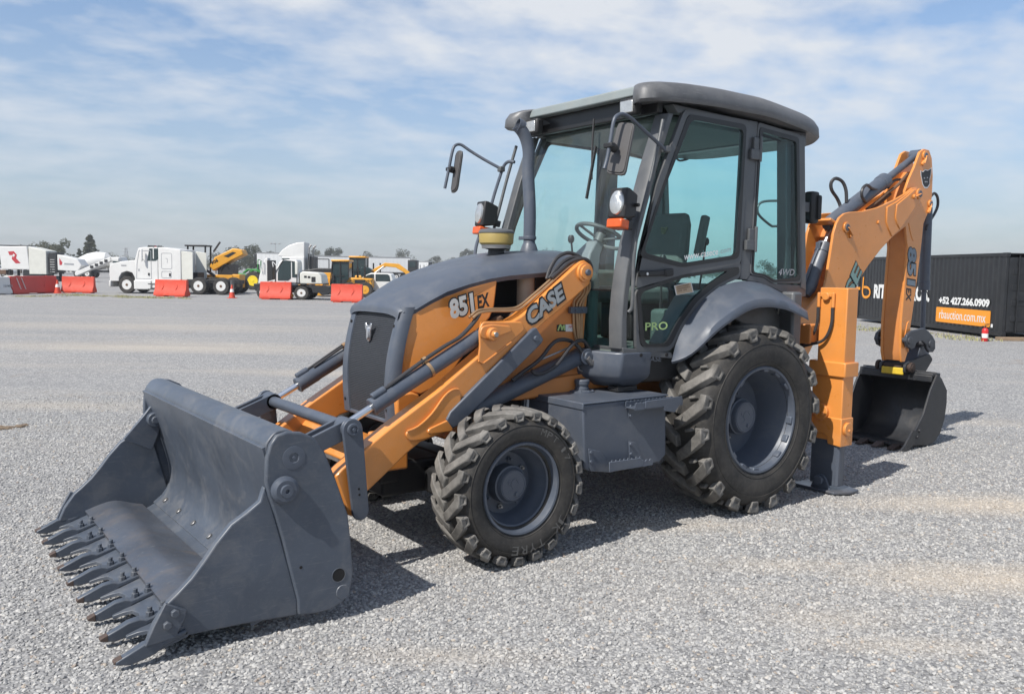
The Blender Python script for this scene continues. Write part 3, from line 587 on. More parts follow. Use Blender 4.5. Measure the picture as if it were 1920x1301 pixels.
# ---------------------------------------------------------------- engine hood, grille and side panels
def hood():
    tabw = [(2.60, .335), (2.53, .36), (2.3, .405), (2.0, .435), (1.7, .46), (1.3, .475)]
    edge = [(2.61, 1.488), (2.57, 1.50)]+[(2.535,1.484),(2.476,1.524),(2.318,1.612),(2.129,1.669),(1.933,1.715),(1.557,1.747)]
    crest = [(2.605, 1.525), (2.50, 1.592), (2.3, 1.695), (2.1, 1.775), (1.9, 1.83), (1.7, 1.872), (1.5, 1.897), (1.25, 1.905)]
    def section(x, drop=0.0):
        w = interp(tabw, x); ze = interp(edge, x); zc = interp(crest, x); pts = []
        for i in range(25):
            t = -1+i/12; a = abs(t); y = w*math.copysign(1-(1-a)**1.25 if a > .0 else 0, t)
            z = ze+(zc-ze)*(1-a**3.4)**.8
            pts.append((x, y, z-drop))
        return pts
    xs = [2.612, 2.605, 2.57, 2.50, 2.42, 2.3, 2.15, 2.0, 1.85, 1.7, 1.55, 1.4, 1.25]
    m = MB(); out = [section(x, .02 if i == 0 else 0) for i, x in enumerate(xs)]
    loops = []
    for sct in out: loops.append(sct+[(x, y*.965, z-.03) for x, y, z in sct[::-1]])
    m.loft(loops); m.build('hood', 'grey', mach, ang=50)
    # engine bay behind the opening and the canister in it
    m = MB(); m.box((1.80, 0, 1.14), (1.25, .62, .74)); m.box((1.42, 0, 1.62), (.34, .78, .30)); m.build('engine', 'dark', mach)
    c = (1.634,0.36,1.623); m = MB(); m.cyl((c[0], .34, c[2]-.12), (c[0], .34, c[2]+.12), .060, n=20); m.build('canister', 'beige', mach, bev=.008)
    m = MB()
    for i in range(5): m.tube([(1.95-.12*i, .36, 1.40), (1.9-.12*i, .41, 1.44+.02*(i % 2)), (1.84-.12*i, .37, 1.38)], .022, 8)
    m.build('engine_pipes', 'rust', mach)
    side = [(2.533,1.465),(2.483,1.503),(2.312,1.594),(2.122,1.652),(1.935,1.698),(1.942,1.612),(1.954,1.521),(1.982,1.451),(2.055,1.37),(2.178,1.199),(2.3,1.042),(2.466,0.969),(2.538,0.994),(2.605,1.004),(2.599,1.134),(2.57,1.323)]
    for s in (1, -1):
        S = lambda q: q if s > 0 else q.flip()
        n = len(side); m = MB()
        def yy(x): return interp(tabw, x)-.012
        m.loft([[(x, yy(x)-.04, z) for x, z in side], [(x, yy(x)+.002, z) for x, z in side]]); sp = S(m).build('side_panel', 'orange', mach, bev=.012, seg=3)
        low = [(2.649,0.986),(2.535,0.995),(2.484,0.974),(2.483,0.895),(2.534,0.831),(2.636,0.84)]
        m = MB(); m.prism(low, .32, .385); S(m).build('lower_panel', 'orange', mach, bev=.012)
    # grille: curved frame cheeks, wire screen, badge
    def gx(z): return 2.585+.075*(1.5-z)/.7+.045*math.sin(math.pi*min(max((z-.80)/.72, 0), 1))
    zs = [.80+.72*i/14 for i in range(15)]
    def wo(z): return lerp(.352, .36, (z-.8)/.72)
    def wi(z): return lerp(.245, .275, (z-.8)/.72)
    gf = bpy.data.objects.new('grille', None); col.objects.link(gf); gf.parent = mach
    for s in (1, -1):
        m = MB(); loops = []
        for z in zs:
            x = gx(z); o = wo(z)*s; i_ = wi(z)*s
            loops.append([(x-.075, o, z), (x-.035, o, z), (x-.006, o-.02*s, z), (x+.004, o-.045*s, z), (x-.006, i_+.006*s, z), (x-.03, i_, z), (x-.075, i_, z)])
        m.loft(loops); m.build('grille_frame', 'grey', gf, ang=45)
    
    m = MB(); m.loft([[(gx(z)-.16, -.355, z), (gx(z)-.01, -.35, z), (gx(z)+.002, -.25, z), (gx(z)+.002, .25, z), (gx(z)-.01, .35, z), (gx(z)-.16, .355, z)] for z in (1.485, 1.49, 1.497)]); m.build('grille_header', 'grey', mach, bev=.006)
    m = MB(); m.loft([[(gx(z)-.16, -.34, z), (gx(z)-.01, -.33, z), (gx(z)-.005, .33, z), (gx(z)-.16, .34, z)] for z in (.79, .815)]); m.build('grille_sill', 'grey', mach, bev=.006)
    m = MB(); m.loft([[(gx(z)-.05, -.28, z), (gx(z)-.05, .28, z), (gx(z)-.10, .28, z), (gx(z)-.10, -.28, z)] for z in zs]); m.build('radiator', 'dark', mach)
    m = MB(); n = 60
    for i in range(n):
        z = .82+.675*i/(n-1); m.box((gx(z)-.018, 0, z), (.006, 2*wi(z)+.01, .0046))
    for j in range(44):
        t = -1+2*j/43; m.loft([[(gx(z)-.022, wi(z)*t-.0024, z), (gx(z)-.016, wi(z)*t-.0024, z), (gx(z)-.016, wi(z)*t+.0024, z), (gx(z)-.022, wi(z)*t+.0024, z)] for z in zs])
    w = m.build('wire_screen', 'ltgrey_screen', gf, smooth=False); w['kind'] = 'stuff'
    # horned cat-like crest: ears, brow, muzzle
    c = Vector((gx(1.345)+.002, 0, 1.345)); b = MB()
    b.prism_x([(-.047, .058), (-.030, .062), (-.018, .045), (.018, .045), (.030, .062), (.047, .058), (.042, .026), (.030, .012), (.028, -.020), (.016, -.052), (0, -.062), (-.016, -.052), (-.028, -.020), (-.030, .012), (-.042, .026)], 0, .012)
    b.prism_x([(-.012, .03), (.012, .03), (.014, -.03), (0, -.052), (-.014, -.03)], .011, .020)
    b.v = [tuple(Vector(q)+c) for q in b.v]; b.build('emblem', 'chrome', gf, bev=.003)
    for s in (1, -1):
        for z in (1.40, 1.43-.55):
            m = MB(); m.cyl((gx(z)-.004, s*(wo(z)-.06), z), (gx(z)+.0045, s*(wo(z)-.06), z), .010, n=10); m.build('screw_recess', 'dark', gf)
hood()
# precleaner and exhaust stack standing on the hood
c = Vector((1.72,0.107,1.847))
m = MB(); m.lathe([(0, -.03), (.085, -.03), (.085, 0), (.06, .01), (.055, .05), (.09, .06), (.0, .06)], c, (0, 0, 1), 28); pc = m.build('precleaner', 'black', mach)
m = MB(); m.lathe([(0, .058), (.100, .058), (.102, .085), (0, .085)], c, (0, 0, 1), 32); m.build('cleaner_collar', 'steel', pc)
m = MB(); m.lathe([(0, .083), (.105, .083), (.118, .095), (.122, .155), (.118, .165), (0, .165)], c, (0, 0, 1), 36); m.build('dust_bowl', 'yellow_old', pc)
m = MB(); m.lathe([(0, .163), (.124, .163), (.124, .175), (.110, .188), (.05, .196), (0, .197)], c, (0, 0, 1), 36); m.build('cleaner_cap', 'cab', pc)
e0 = Vector((1.42,0.091,1.884)); e1 = Vector((1.42,0.065,2.54)); e2 = Vector((1.5,0.052,2.786))
m = MB(); m.lathe([(0, -.02), (.070, -.02), (.066, .01), (.048, .06), (.042, .07), (.042, .10), (0, .10)], e0, (0, 0, 1), 28)
ex = m.build('exhaust_pipe', 'grey', mach)
m = MB(); up = [e0+Vector((0, 0, .09)), e0+Vector((0, 0, .3)), e1-Vector((0, 0, .10)), e1+Vector((0, 0, .06)), e1+Vector((.03, -.008, .165)), e1+Vector((.085, -.023, .235))]
P = MB(); P.tube(up, .044, 24, sub=8); m = P; m.f = [f for f in m.f if len(f) == 4]
n0 = len(m.v); Q = MB(); Q.tube(up[-3:], .039, 24, sub=8); Q.f = [f for f in Q.f if len(f) == 4]; m.add(Q.v, Q.f); b0 = n0-24; c0 = len(m.v)-24
m.f += [[b0+i, b0+(i+1) % 24, c0+(i+1) % 24, c0+i] for i in range(24)]; m.mi += [0]*24
m.build('stack', 'grey', ex)
dd = Vector((.93, -.25, .28)).normalized(); m = MB(); m.lathe([(.043, -.05), (.052, 0), (.048, .001), (.039, -.05)], up[-1], dd, 26, closed=True); m.build('pipe_mouth', 'grey', ex)
m = MB(); m.cyl(up[-1]-dd*.035, up[-1]-dd*.02, .046, n=20); m.build('soot', 'dark', ex)
m = MB(); m.lathe([(.044, -.012), (.050, -.012), (.050, .012), (.044, .012)], e0+Vector((0, 0, .105)), (0, 0, 1), 24, closed=True); m.box(e0+Vector((.01, -.075, .105)), (.02, .06, .025)); m.build('exhaust_clamp', 'grey', ex, bev=.003)


# ---------------------------------------------------------------- wheels
def wheel(name, cx, Rt, yc, half, rr, s, nl, hubR, hubY, discY, lugh, lw, front):
    S = lambda q: q if s > 0 else q.flip()
    cz = Rt-.006; O = (cx, yc, cz)
    wh = bpy.data.objects.new(name, None); col.objects.link(wh); wh.parent = mach
    Rc = Rt-lugh; h = half
    prof = [(rr-.012, h-.045), (rr+.006, h-.012), (rr+.03, h+.004), (lerp(rr, Rc, .45), h+.020), (lerp(rr, Rc, .72), h+.012), (Rc-.03, h-.012), (Rc-.008, h-.05), (Rc, h*.55), (Rc+.004, 0)]
    prof = prof+[(r, -y) for r, y in prof[-2::-1]]+[(rr-.03, -h+.05)]
    m = MB(); m.lathe(prof+[(rr-.03, h-.05)], O, (0, 1, 0), 72, closed=True)
    # moulded ribs on the sidewall
    for r_, dr in ((lerp(rr, Rc, .14), .004), (lerp(rr, Rc, .66), .003)):
        yy = interp([(p[0], p[1]) for p in prof[:6]], r_)
        m.lathe([(r_-dr, yy-.004), (r_, yy+.0035), (r_+dr, yy-.004)], O, (0, 1, 0), 72, closed=True)
    ty = S(m).build('tyre', 'tyre', wh, ang=60)
    m = MB(); pitch = 2*math.pi/nl; rnd_ = random.Random(3)
    for k_ in range(nl):
        for sd in (1, -1):
            th0 = pitch*(k_+(.5 if sd < 0 else 0)); sweep = pitch*(.80 if not front else .95)
            rows = []
            for t, rt in ((0.0, Rt-.004), (.03, Rt), (.35, Rt), (.7, Rt-.002), (.93, Rt-.010), (1.0, Rt-.016)):
                y = sd*lerp(-.012, h+.012, t); th = th0+sweep*(t**1.25); w = lw*lerp(.9, 1.18, t)/Rt/2
                w2 = w*1.22
                rows.append([(Rc-.012, y, th-w2), (rt, y, th-w), (rt, y, th+w), (Rc-.012, y, th+w2)])
            rE = lerp(rr, Rc, .80)
            yE = sd*(h+.016); th = th0+sweep; w = lw*1.18/Rt/2
            pol = lambda r, y, a: (cx+r*math.cos(a), yc+y, cz+r*math.sin(a))
            m.loft([[pol(*p) for p in row] for row in rows])
            # shoulder buttress with its square pocket
            o4 = [(Rt-.016, sd*(h+.012), th-w), (Rt-.016, sd*(h+.012), th+w), (rE, sd*(h+.018), th+w*.8), (rE, sd*(h+.018), th-w*.8)]
            cen = [sum(q[i] for q in o4)/4 for i in range(3)]
            i4 = [tuple(lerp(cen[i], q[i], .52) for i in range(3)) for q in o4]
            p4 = [(a, y-sd*.010, b) for a, y, b in i4]
            bk4 = [(a, y-sd*.05, b) for a, y, b in o4]
            vs = [pol(*q) for q in o4+i4+p4+bk4]; fs = []
            for i in range(4):
                j = (i+1) % 4; fs += [(i, j, 4+j, 4+i), (4+i, 4+j, 8+j, 8+i), (i, j, 12+j, 12+i)]
            m.add(vs, fs+[(8, 9, 10, 11)])
            if not front:                                # small block between the long lugs
                a = th0+sweep*.42+pitch*.52; y = sd*h*.50
                tp = [(y-.028, a-.016), (y+.028, a+.006), (y+.020, a+.034), (y-.034, a+.014)]
                m.loft([[pol(Rc-.01, yy, aa) for yy, aa in [(lerp(y, q, 1.3), lerp(a+.01, b, 1.35)) for q, b in tp]], [pol(Rc+lugh*.62, yy, aa) for yy, aa in tp]])
    lg = S(m).build('tread_lug', 'lug', ty, bev=.005, seg=1); lg['kind'] = 'stuff'
    # rim: flange, barrel, stepped disc, hub
    yo = h-.004
    if front:
        pr = [(rr+.008, yo-.03), (rr+.010, yo-.004), (rr+.004, yo+.004), (rr-.008, yo+.002), (rr-.014, yo-.018), (rr-.018, yo-.05), (rr-.040, yo-.062), (rr-.046, yo-.10), (rr-.064, yo-.125), (rr-.07, discY+.02), (rr-.082, discY), (.09, discY), (.09, discY-.03), (rr-.03, discY-.03), (rr-.02, -yo), (rr+.008, -yo)]
    else:
        pr = [(rr+.006, yo-.03), (rr+.008, yo-.006), (rr, yo+.003), (rr-.014, yo+.001), (rr-.024, yo-.02), (rr-.028, yo-.045), (rr-.036, yo-.06), (rr-.075, discY+.03), (rr-.085, discY), (.09, discY), (.09, discY-.03), (rr-.05, discY-.03), (rr-.02, -yo), (rr+.006, -yo)]
    m = MB(); m.lathe(pr, O, (0, 1, 0), 64, closed=True); rim = S(m).build('rim', 'grey', wh, ang=30)
    m = MB(); m.lathe([(0, discY-.05), (hubR+.02, discY-.05), (hubR+.016, lerp(discY, hubY, .72)), (hubR+.006, lerp(discY, hubY, .76)), (hubR, hubY-.012), (hubR-.008, hubY), (0, hubY)], O, (0, 1, 0), 40)
    hb = S(m).build('hub', 'grey', rim, ang=30)
    m = MB(); m.lathe([(hubR*.80, hubY-.002), (hubR*.82, hubY+.003), (hubR*.86, hubY+.003), (hubR*.88, hubY-.002)], O, (0, 1, 0), 40, closed=True)
    m.cyl((cx-.25*hubR, yc+hubY-.002, cz-.55*hubR), (cx-.25*hubR, yc+hubY+.006, cz-.55*hubR), .014, n=12)
    for p in ([(-.4, .1), (-.1, .4), (.2, .1), (.05, -.2), (.35, -.35)], [(.15, .35), (.4, .3), (.3, .05)]): m.tube([(cx+a*hubR, yc+hubY, cz+b*hubR) for a, b in p], .003, 5)
    S(m).build('hub_casting_mark', 'grey', rim)
    nb = 8 if front else 8; rb = hubR+.047 if front else hubR+.05
    for i in range(nb):
        a = 2*math.pi*(i+.3)/nb; x = cx+rb*math.cos(a); z = cz+rb*math.sin(a)
        m = MB(); m.cyl((x, yc+discY-.002, z), (x, yc+discY+.018, z), .0165, n=6); m.cyl((x, yc+discY+.015, z), (x, yc+discY+.036, z), .009, n=8)
        S(m).build('wheel_nut', 'grey' if i % 3 else 'steel', rim, bev=.002)
    if not front:                                        # clamp lugs round the flange
        m = MB()
        for i in range(16):
            a = 2*math.pi*i/16+.1
            if i % 4 == 3: continue
            m.loft([[(cx+r*math.cos(b), yc+y, cz+r*math.sin(b)) for r, b in ((rr-.006, a-.09), (rr-.006, a+.09), (rr-.036, a+.075), (rr-.036, a-.075))] for y in (yo-.055, yo-.006)])
        S(m).build('rim_lug', 'grey', rim, bev=.006)
    # raised sidewall lettering
    def arc(txt, a0, r0, hgt, wid):
        a = a0
        for chh in txt:
            if chh != ' ':
                c = Vector((cx+r0*math.cos(a), 0, cz+r0*math.sin(a))); y = interp([(p[0], p[1]) for p in prof[:6]], r0)
                v = Vector((math.cos(a), 0, math.sin(a)))
                u = v.cross(Vector((0, s, 0)))
                lettering('sidewall_letter', chh, 'side_rubber', ty, c+Vector((0, s*(yc+y+.0005), 0))-v*hgt/2-u*wid*.36, u, v, hgt, wid*(.35 if chh in '1I' else .74), .0025, .0)
            a += wid/r0
    if s > 0:
        if front:
            arc('MPT 17', R(112), rr+.085, .040, .052); arc('JK TYRE', R(218), rr+.095, .052, .066)
    return wh
for s in (1, -1):
    wheel('rear_wheel', 0.0, .700, .868, .215, .390, s, 18, .120, .060, -.080, .050, .088, False)
    wheel('front_wheel', 2.153, .476, .888, .142, .270, s, 21, .100, .048, -.055, .034, .064, True)

# ---------------------------------------------------------------- fuel tank, steps and step pod
def tank():
    T_ = Vector
    fx = 1.60; yo = .95; yi = .30
    side = [(1.63,0.918),(1.215,0.92),(0.88,0.931),(0.861,0.513),(0.922,0.468),(1.1,0.461),(1.569,0.487),(1.605,0.511)]
    fl = [(max(x, .86), z) for x, z in side]
    m = MB(); m.prism(fl, yi, yo); tk = m.build('fuel_tank', 'grey', mach, bev=.012, seg=3)
    zt = .925
    m = MB(); m.prism([(fx+.035, .885), (fx+.035, .93), (.86, .932), (.86, .922), (fx+.02, .92), (fx+.02, .885)], yi, yo+.006); m.build('tank_lid', 'grey', tk, bev=.005)
    c = T_((1.283,0.539,0.93)); c.z = .93
    m = MB(); m.lathe([(0, 0), (.088, 0), (.088, .008), (.06, .010), (.05, .014), (.05, .03), (.044, .034), (.044, .052), (.052, .054), (.053, .078), (.046, .086), (0, .088)], c, (0, 0, 1), 28)
    for i in range(8): a = i*math.pi/4; m.cyl(c+T_((.075*math.cos(a), .075*math.sin(a), .006)), c+T_((.075*math.cos(a), .075*math.sin(a), .016)), .008, n=6)
    m.build('filler_cap', 'grey', tk, ang=30)
    # lower step: two gusset brackets and a toothed tread
    g1 = [(1.594,0.641),(1.553,0.625),(1.494,0.609),(1.41,0.53),(1.123,0.527),(1.104,0.494),(1.113,0.47),(1.162,0.465),(1.405,0.463),(1.574,0.49)]
    def bracket(pts, y0, y1, nm, par): m = MB(); m.prism(pts, y0, y1); return m.build(nm, 'grey', par, bev=.003)
    zb = [(1.489,0.491),(1.204,0.498)]
    sp = bracket([(1.58,0.635),(1.481,0.608),(1.398,0.526),(1.391,0.458),(1.56,0.487)], .951, .959, 'step_bracket', tk)
    bracket([(1.226,0.646),(1.165,0.632),(1.108,0.543),(1.085,0.489),(1.105,0.463),(1.218,0.525)], .951, .959, 'step_bracket', tk)
    x0, z0 = (1.393,0.459); x1, z1 = (1.101,0.466)
    def tread(x0, x1, z, y0, y1, th):
        st = MB(); st.box(((x0+x1)/2, y1-.004, z-.014), (abs(x1-x0), .007, th)); st.box(((x0+x1)/2, y0+.006, z-.014), (abs(x1-x0), .007, th)); st.box(((x0+x1)/2, (y0+y1)/2, z-.028), (abs(x1-x0), y1-y0, .006))
        n = int(abs(x1-x0)/.034)
        for i in range(n):
            x = lerp(x0, x1, (i+.5)/n)
            for y in (y1-.004, y0+.006): st.loft([[(x-.013, y-.004, z), (x+.013, y-.004, z), (x+.005, y-.004, z+.012), (x-.005, y-.004, z+.012)], [(x-.013, y+.004, z), (x+.013, y+.004, z), (x+.005, y+.004, z+.012), (x-.005, y+.004, z+.012)]])
        return st
    tread(x0, x1, z0+.065, .955, 1.06, .03).build('step_tread', 'grey', tk)
    m = MB(); m.prism([(1.494,0.558),(1.213,0.554),(1.195,0.522),(1.204,0.498),(1.489,0.491)], 1.056, 1.062); m.build('step_lip', 'grey', tk, bev=.003)
    # upper step
    bracket([(1.242,0.908),(1.178,0.915),(1.076,0.9),(1.081,0.85),(1.203,0.797),(1.234,0.806)], .951, .959, 'step_bracket', tk)
    a = [(1.266,0.934),(0.822,0.929)]; tread(a[0][0], a[1][0], .905, .952, 1.05, .045).build('step_tread', 'grey', tk)
    m = MB(); m.prism([(1.18,0.922),(0.833,0.931),(0.839,0.89),(0.901,0.824),(1.002,0.843),(1.011,0.874),(1.178,0.872)], 1.048, 1.055); m.build('step_lip', 'grey', tk, bev=.003)
    for q in [(1.562,0.61),(1.56,0.549),(1.213,0.626),(1.208,0.56),(1.223,0.879),(1.221,0.817)]:
        m = MB(); m.cyl((q[0], .955, q[1]), (q[0], .970, q[1]), .011, n=8); m.build('bolt', 'grey', tk, bev=.002)
    m = tkb = MB(); m.box((1.22, -.62, .70), (.72, .62, .42)); m.build('battery_box', 'grey', mach, bev=.02)
tank()
def pod():
    xF = 1.165
    s0 = [(.87, 1.215), (.87, 1.05), (.885, 1.02), (.92, .985), (1.10, .985), (1.165, 1.02), (1.18, 1.05), (1.18, 1.215)]
    loops = []
    for z, x1, yo, x0 in ((.965, 1.08, .70, .92), (1.03, 1.175, .775, .875), (1.06, 1.19, .79, .872), (1.13, 1.192, .795, .872), (1.215, 1.180, .800, .872)):
        loops.append([(x0, .40, z), (x0, yo, z), (x1-.035, yo, z), (x1, yo-.05, z), (x1+.10, .40, z)])
    m = MB(); m.loft(loops); p = m.build('step_pod', 'grey', mach, bev=.012, seg=3); m = m.flip().build('step_pod', 'grey', mach, bev=.012)
    o = (0.939,0.8,1.145); e = (0.784,0.8,1.14)
    lettering('embossed_lettering', 'CASE', 'grey', p, o, Vector(e)-Vector(o), (0, 0, 1), .036, (Vector(e)-Vector(o)).length, .006, .01, .15)
    for a in ('658,896', '800,912', '985,918', '1180,915'): pass
    for q in [(0.979,0.8,1.192),(0.727,0.8,1.184)]:
        m = MB(); m.cyl((q[0], .796, q[2]), (q[0], .8025, q[2]), .013, n=12); m.build('slot', 'dark', p)
    m = MB(); m.box((.72, 0, 1.09), (.40, 1.50, .20)); m.build('cab_underside', 'black', mach, bev=.02)
    m = MB(); m.box((1.03, .68, .955), (.18, .10, .03)); m.cyl((1.06, .66, .93), (1.06, .66, .97), .03, n=12); m.cyl((.98, .66, .93), (.98, .66, .97), .03, n=12); m.build('rubber_mount', 'black', p)
pod()

# ---------------------------------------------------------------- fenders
inn = [(0.675,1.133),(0.669,1.182),(0.65,1.258),(0.596,1.347),(0.527,1.43),(0.453,1.499),(0.378,1.562),(0.301,1.612),(0.222,1.655),(0.142,1.681),(0.06,1.698),(-0.075,1.706),(-0.226,1.704),(-0.408,1.664),(-0.644,1.575),(-0.878,1.438)]
out_ = [(0.691,0.82,1.135),(0.668,0.85,1.138),(0.651,0.88,1.152),(0.627,0.92,1.18),(0.593,0.96,1.227),(0.56,1.0,1.287),(0.526,1.03,1.34),(0.45,1.05,1.397),(0.373,1.07,1.445),(0.303,1.08,1.482),(0.225,1.085,1.516),(0.128,1.085,1.535),(0.017,1.085,1.54),(-0.097,1.085,1.534),(-0.256,1.085,1.51),(-0.498,1.085,1.43)]
for s in (1, -1):
    S = lambda q: q if s > 0 else q.flip()
    def resample(P, n):
        P = [Vector(p) for p in P]; L = [0]
        for a, b in zip(P, P[1:]): L.append(L[-1]+(b-a).length)
        o = []
        for i in range(n):
            t = L[-1]*i/(n-1); j = max(q for q in range(len(L)) if L[q] <= t+1e-9); j = min(j, len(P)-2); o.append(P[j].lerp(P[j+1], (t-L[j])/(L[j+1]-L[j])))
        for _ in range(3): o = [o[0]]+[(o[i-1]+o[i]*2+o[i+1])/4 for i in range(1, n-1)]+[o[-1]]
        return o
    I = resample([(x, .80, z) for x, z in inn], 30); O_ = resample(out_, 30); loops = []
    for i, (a, b) in enumerate(zip(I, O_)):
        w = min(i/8, 1.0)
        cr = b+Vector((0, -.012, .045*w)); mid = (a+cr)/2+(cr-a).cross(Vector((0, 0, 1))).normalized()*0+Vector((0, 0, .018*w))
        mid2 = a.lerp(cr, .8)+Vector((0, 0, .014*w)); th = Vector((-.012, -.0, -.016))
        top = [a, a.lerp(mid, .5)+Vector((0, 0, .006)), mid, mid2, cr, b]; bot = [q+th+Vector((0, -.006, 0)) for q in top]
        loops.append(top+bot[::-1])
    m = MB(); m.loft(loops); S(m).build('fender', 'grey', mach, ang=50, bev=.004)
    m = MB(); m.prism([(.55, 1.2), (.72, 1.25), (.45, 1.60), (.0, 1.66), (-.5, 1.5), (-.62, 1.36), (-.60, 1.0), (-.45, 1.0), (-.45, 1.25), (0, 1.42), (.3, 1.36)], .60, .78); S(m).build('inner_fender', 'cab', mach, bev=.01)
    m = MB(); m.box((-.62, .70, 1.25), (.12, .40, .75)); S(m).build('rear_side_panel', 'cab', mach, bev=.02)

# ---------------------------------------------------------------- cab
Y0 = .80
cabf = bpy.data.objects.new('cab', None); col.objects.link(cabf); cabf.parent = mach
dOut = [(0.628,2.886),(-0.073,2.89),(-0.034,1.869),(-0.04,1.733),(0.093,1.699),(0.211,1.656),(0.306,1.608),(0.397,1.541),(0.482,1.472),(0.556,1.396),(0.632,1.307),(0.684,1.235),(0.708,1.208),(1.024,1.219),(1.039,1.434),(1.05,1.641),(1.032,1.859),(0.992,2.028),(0.819,2.386)]
for s in (1, -1):
    S = lambda q: q if s > 0 else q.flip()
    upO = [(0.589,2.86),(-0.039,2.856),(-0.011,1.872),(0.6,1.797),(1.026,1.861),(0.818,2.358)]
    upI = [(0.555,2.826),(-0.007,2.817),(0.021,1.898),(0.592,1.826),(0.987,1.892),(0.791,2.36)]
    loO = [(1.042,1.641),(0.598,1.743),(-0.014,1.813),(-0.018,1.757),(0.223,1.675),(0.43,1.561),(0.587,1.409),(0.699,1.238),(0.988,1.249)]
    loI = [(1.007,1.619),(0.592,1.723),(0.122,1.777),(0.13,1.768),(0.325,1.675),(0.497,1.562),(0.635,1.41),(0.742,1.263),(0.951,1.267)]
    # sheet frame of the door: strip outside both panes
    dr = bpy.data.objects.new('door', None); col.objects.link(dr); dr.parent = mach
    m = MB()
    lo_o = [(1.049,1.627),(0.604,1.76),(-0.035,1.854),(-0.042,1.733),(0.211,1.656),(0.397,1.541),(0.556,1.396),(0.686,1.207),(1.024,1.219)]
    up_o = [(0.628,2.886),(-0.073,2.89),(-0.036,1.836),(0.598,1.743),(1.05,1.647),(0.879,2.353)]
    q = .04
    m.ring(rnd(up_o, q), rnd(upO, q), Y0-.03, Y0); m.ring(rnd(lo_o, q), rnd(loO, q), Y0-.032, Y0-.002)
    S(m).build('door_frame', 'cab', dr, bev=.004)
    for O_, I_ in ((upO, upI), (loO, loI)):
        m = MB(); m.ring(rnd(O_, .05), rnd(I_, .05), Y0-.02, Y0+.004); S(m).build('window_seal', 'seal', dr)
        m = MB(); m.prism(rnd(O_, .05), Y0-.012, Y0-.007); S(m).build('door_glass', 'side_glass', dr)
    # rear quarter window
    qO = [(-0.175,2.891),(-0.709,2.853),(-0.789,1.688),(-0.419,1.69),(-0.319,1.735),(-0.153,1.752)]
    qS = [(-0.193,2.855),(-0.675,2.825),(-0.776,1.713),(-0.43,1.702),(-0.331,1.745),(-0.166,1.764)]
    qI = [(-0.22,2.822),(-0.642,2.792),(-0.749,1.743),(-0.441,1.716),(-0.342,1.754),(-0.185,1.774)]
    qw = bpy.data.objects.new('quarter_window', None); col.objects.link(qw); qw.parent = mach
    m = MB(); m.ring(rnd(qO, .03), rnd(qS, .03), Y0-.03, Y0); S(m).build('window_frame', 'cab', qw, bev=.004)
    m = MB(); m.ring(rnd(qS, .03), rnd(qI, .03), Y0-.02, Y0+.004); S(m).build('window_seal', 'seal', qw)
    m = MB(); m.prism(rnd(qS, .03), Y0-.012, Y0-.007); S(m).build('quarter_glass', 'side_glass', qw)
    if s > 0: door, qwin = dr, qw
    # posts
    ap = [Vector(p) for p in [(1.142,0.8,1.238),(1.15,0.8,1.437),(1.137,0.8,1.615),(1.113,0.8,1.776),(1.071,0.8,1.955),(0.995,0.8,2.19),(0.901,0.8,2.482),(0.762,0.8,2.846)]]
    loops = []
    sm = []
    for i, p in enumerate(ap): sm.append(p)
    for p in sm:
        loops.append([p+Vector((.030, -.12, 0)), p+Vector((.030, -.05, 0)), p+Vector((.012, -.008, 0)), p+Vector((-.035, -.008, 0)), p+Vector((-.04, -.06, 0)), p+Vector((-.02, -.12, 0))])
    m = MB(); m.loft(loops); S(m).build('front_post', 'cab', cabf, bev=.006)
    bp = [(-0.072,2.895),(-0.179,2.894),(-0.156,1.752),(-0.121,1.713),(-0.043,1.718)]
    m = MB(); m.prism(bp, Y0-.09, Y0-.006); S(m).build('door_post', 'cab', cabf, bev=.005)
    cp = [(-0.703,2.86),(-0.758,2.849),(-0.864,1.632),(-0.791,1.654)]
    m = MB(); m.prism(cp, Y0-.13, Y0-.002); S(m).build('rear_post', 'cab', cabf, bev=.006)
    m = MB(); m.prism([(0.733,2.912),(-0.784,2.874),(-0.792,2.771),(-0.021,2.89),(0.678,2.858)], Y0-.10, Y0-.012); S(m).build('roof_rail', 'cab', cabf, bev=.004)
    m = MB(); m.prism([(-0.154,1.752),(-0.357,1.728),(-0.432,1.69),(-0.864,1.672),(-0.87,1.585),(-0.663,1.586),(-0.434,1.656),(-0.24,1.699),(-0.122,1.707)], Y0-.06, Y0-.008); S(m).build('rear_lower_panel', 'cab', cabf, bev=.004)
    m = MB(); m.prism([(1.153,1.249),(0.676,1.199),(0.663,1.153),(1.141,1.205)], Y0-.3, Y0-.004); S(m).build('sill', 'cab', cabf, bev=.004)
    # hinges on the door post
    for q in [(-0.131,0.8,2.677),(-0.116,0.8,2.004)]:
        m = MB(); m.box((q[0], Y0+.012, q[2]-.03), (.10, .028, .075)); m.box((q[0]-.012, Y0+.01, q[2]+.05), (.06, .022, .09)); m.cyl((q[0]-.055, Y0+.022, q[2]-.08), (q[0]-.055, Y0+.022, q[2]+.11), .013, n=10)
        S(m).build('hinge', 'ltgrey_steel', dr, bev=.004)
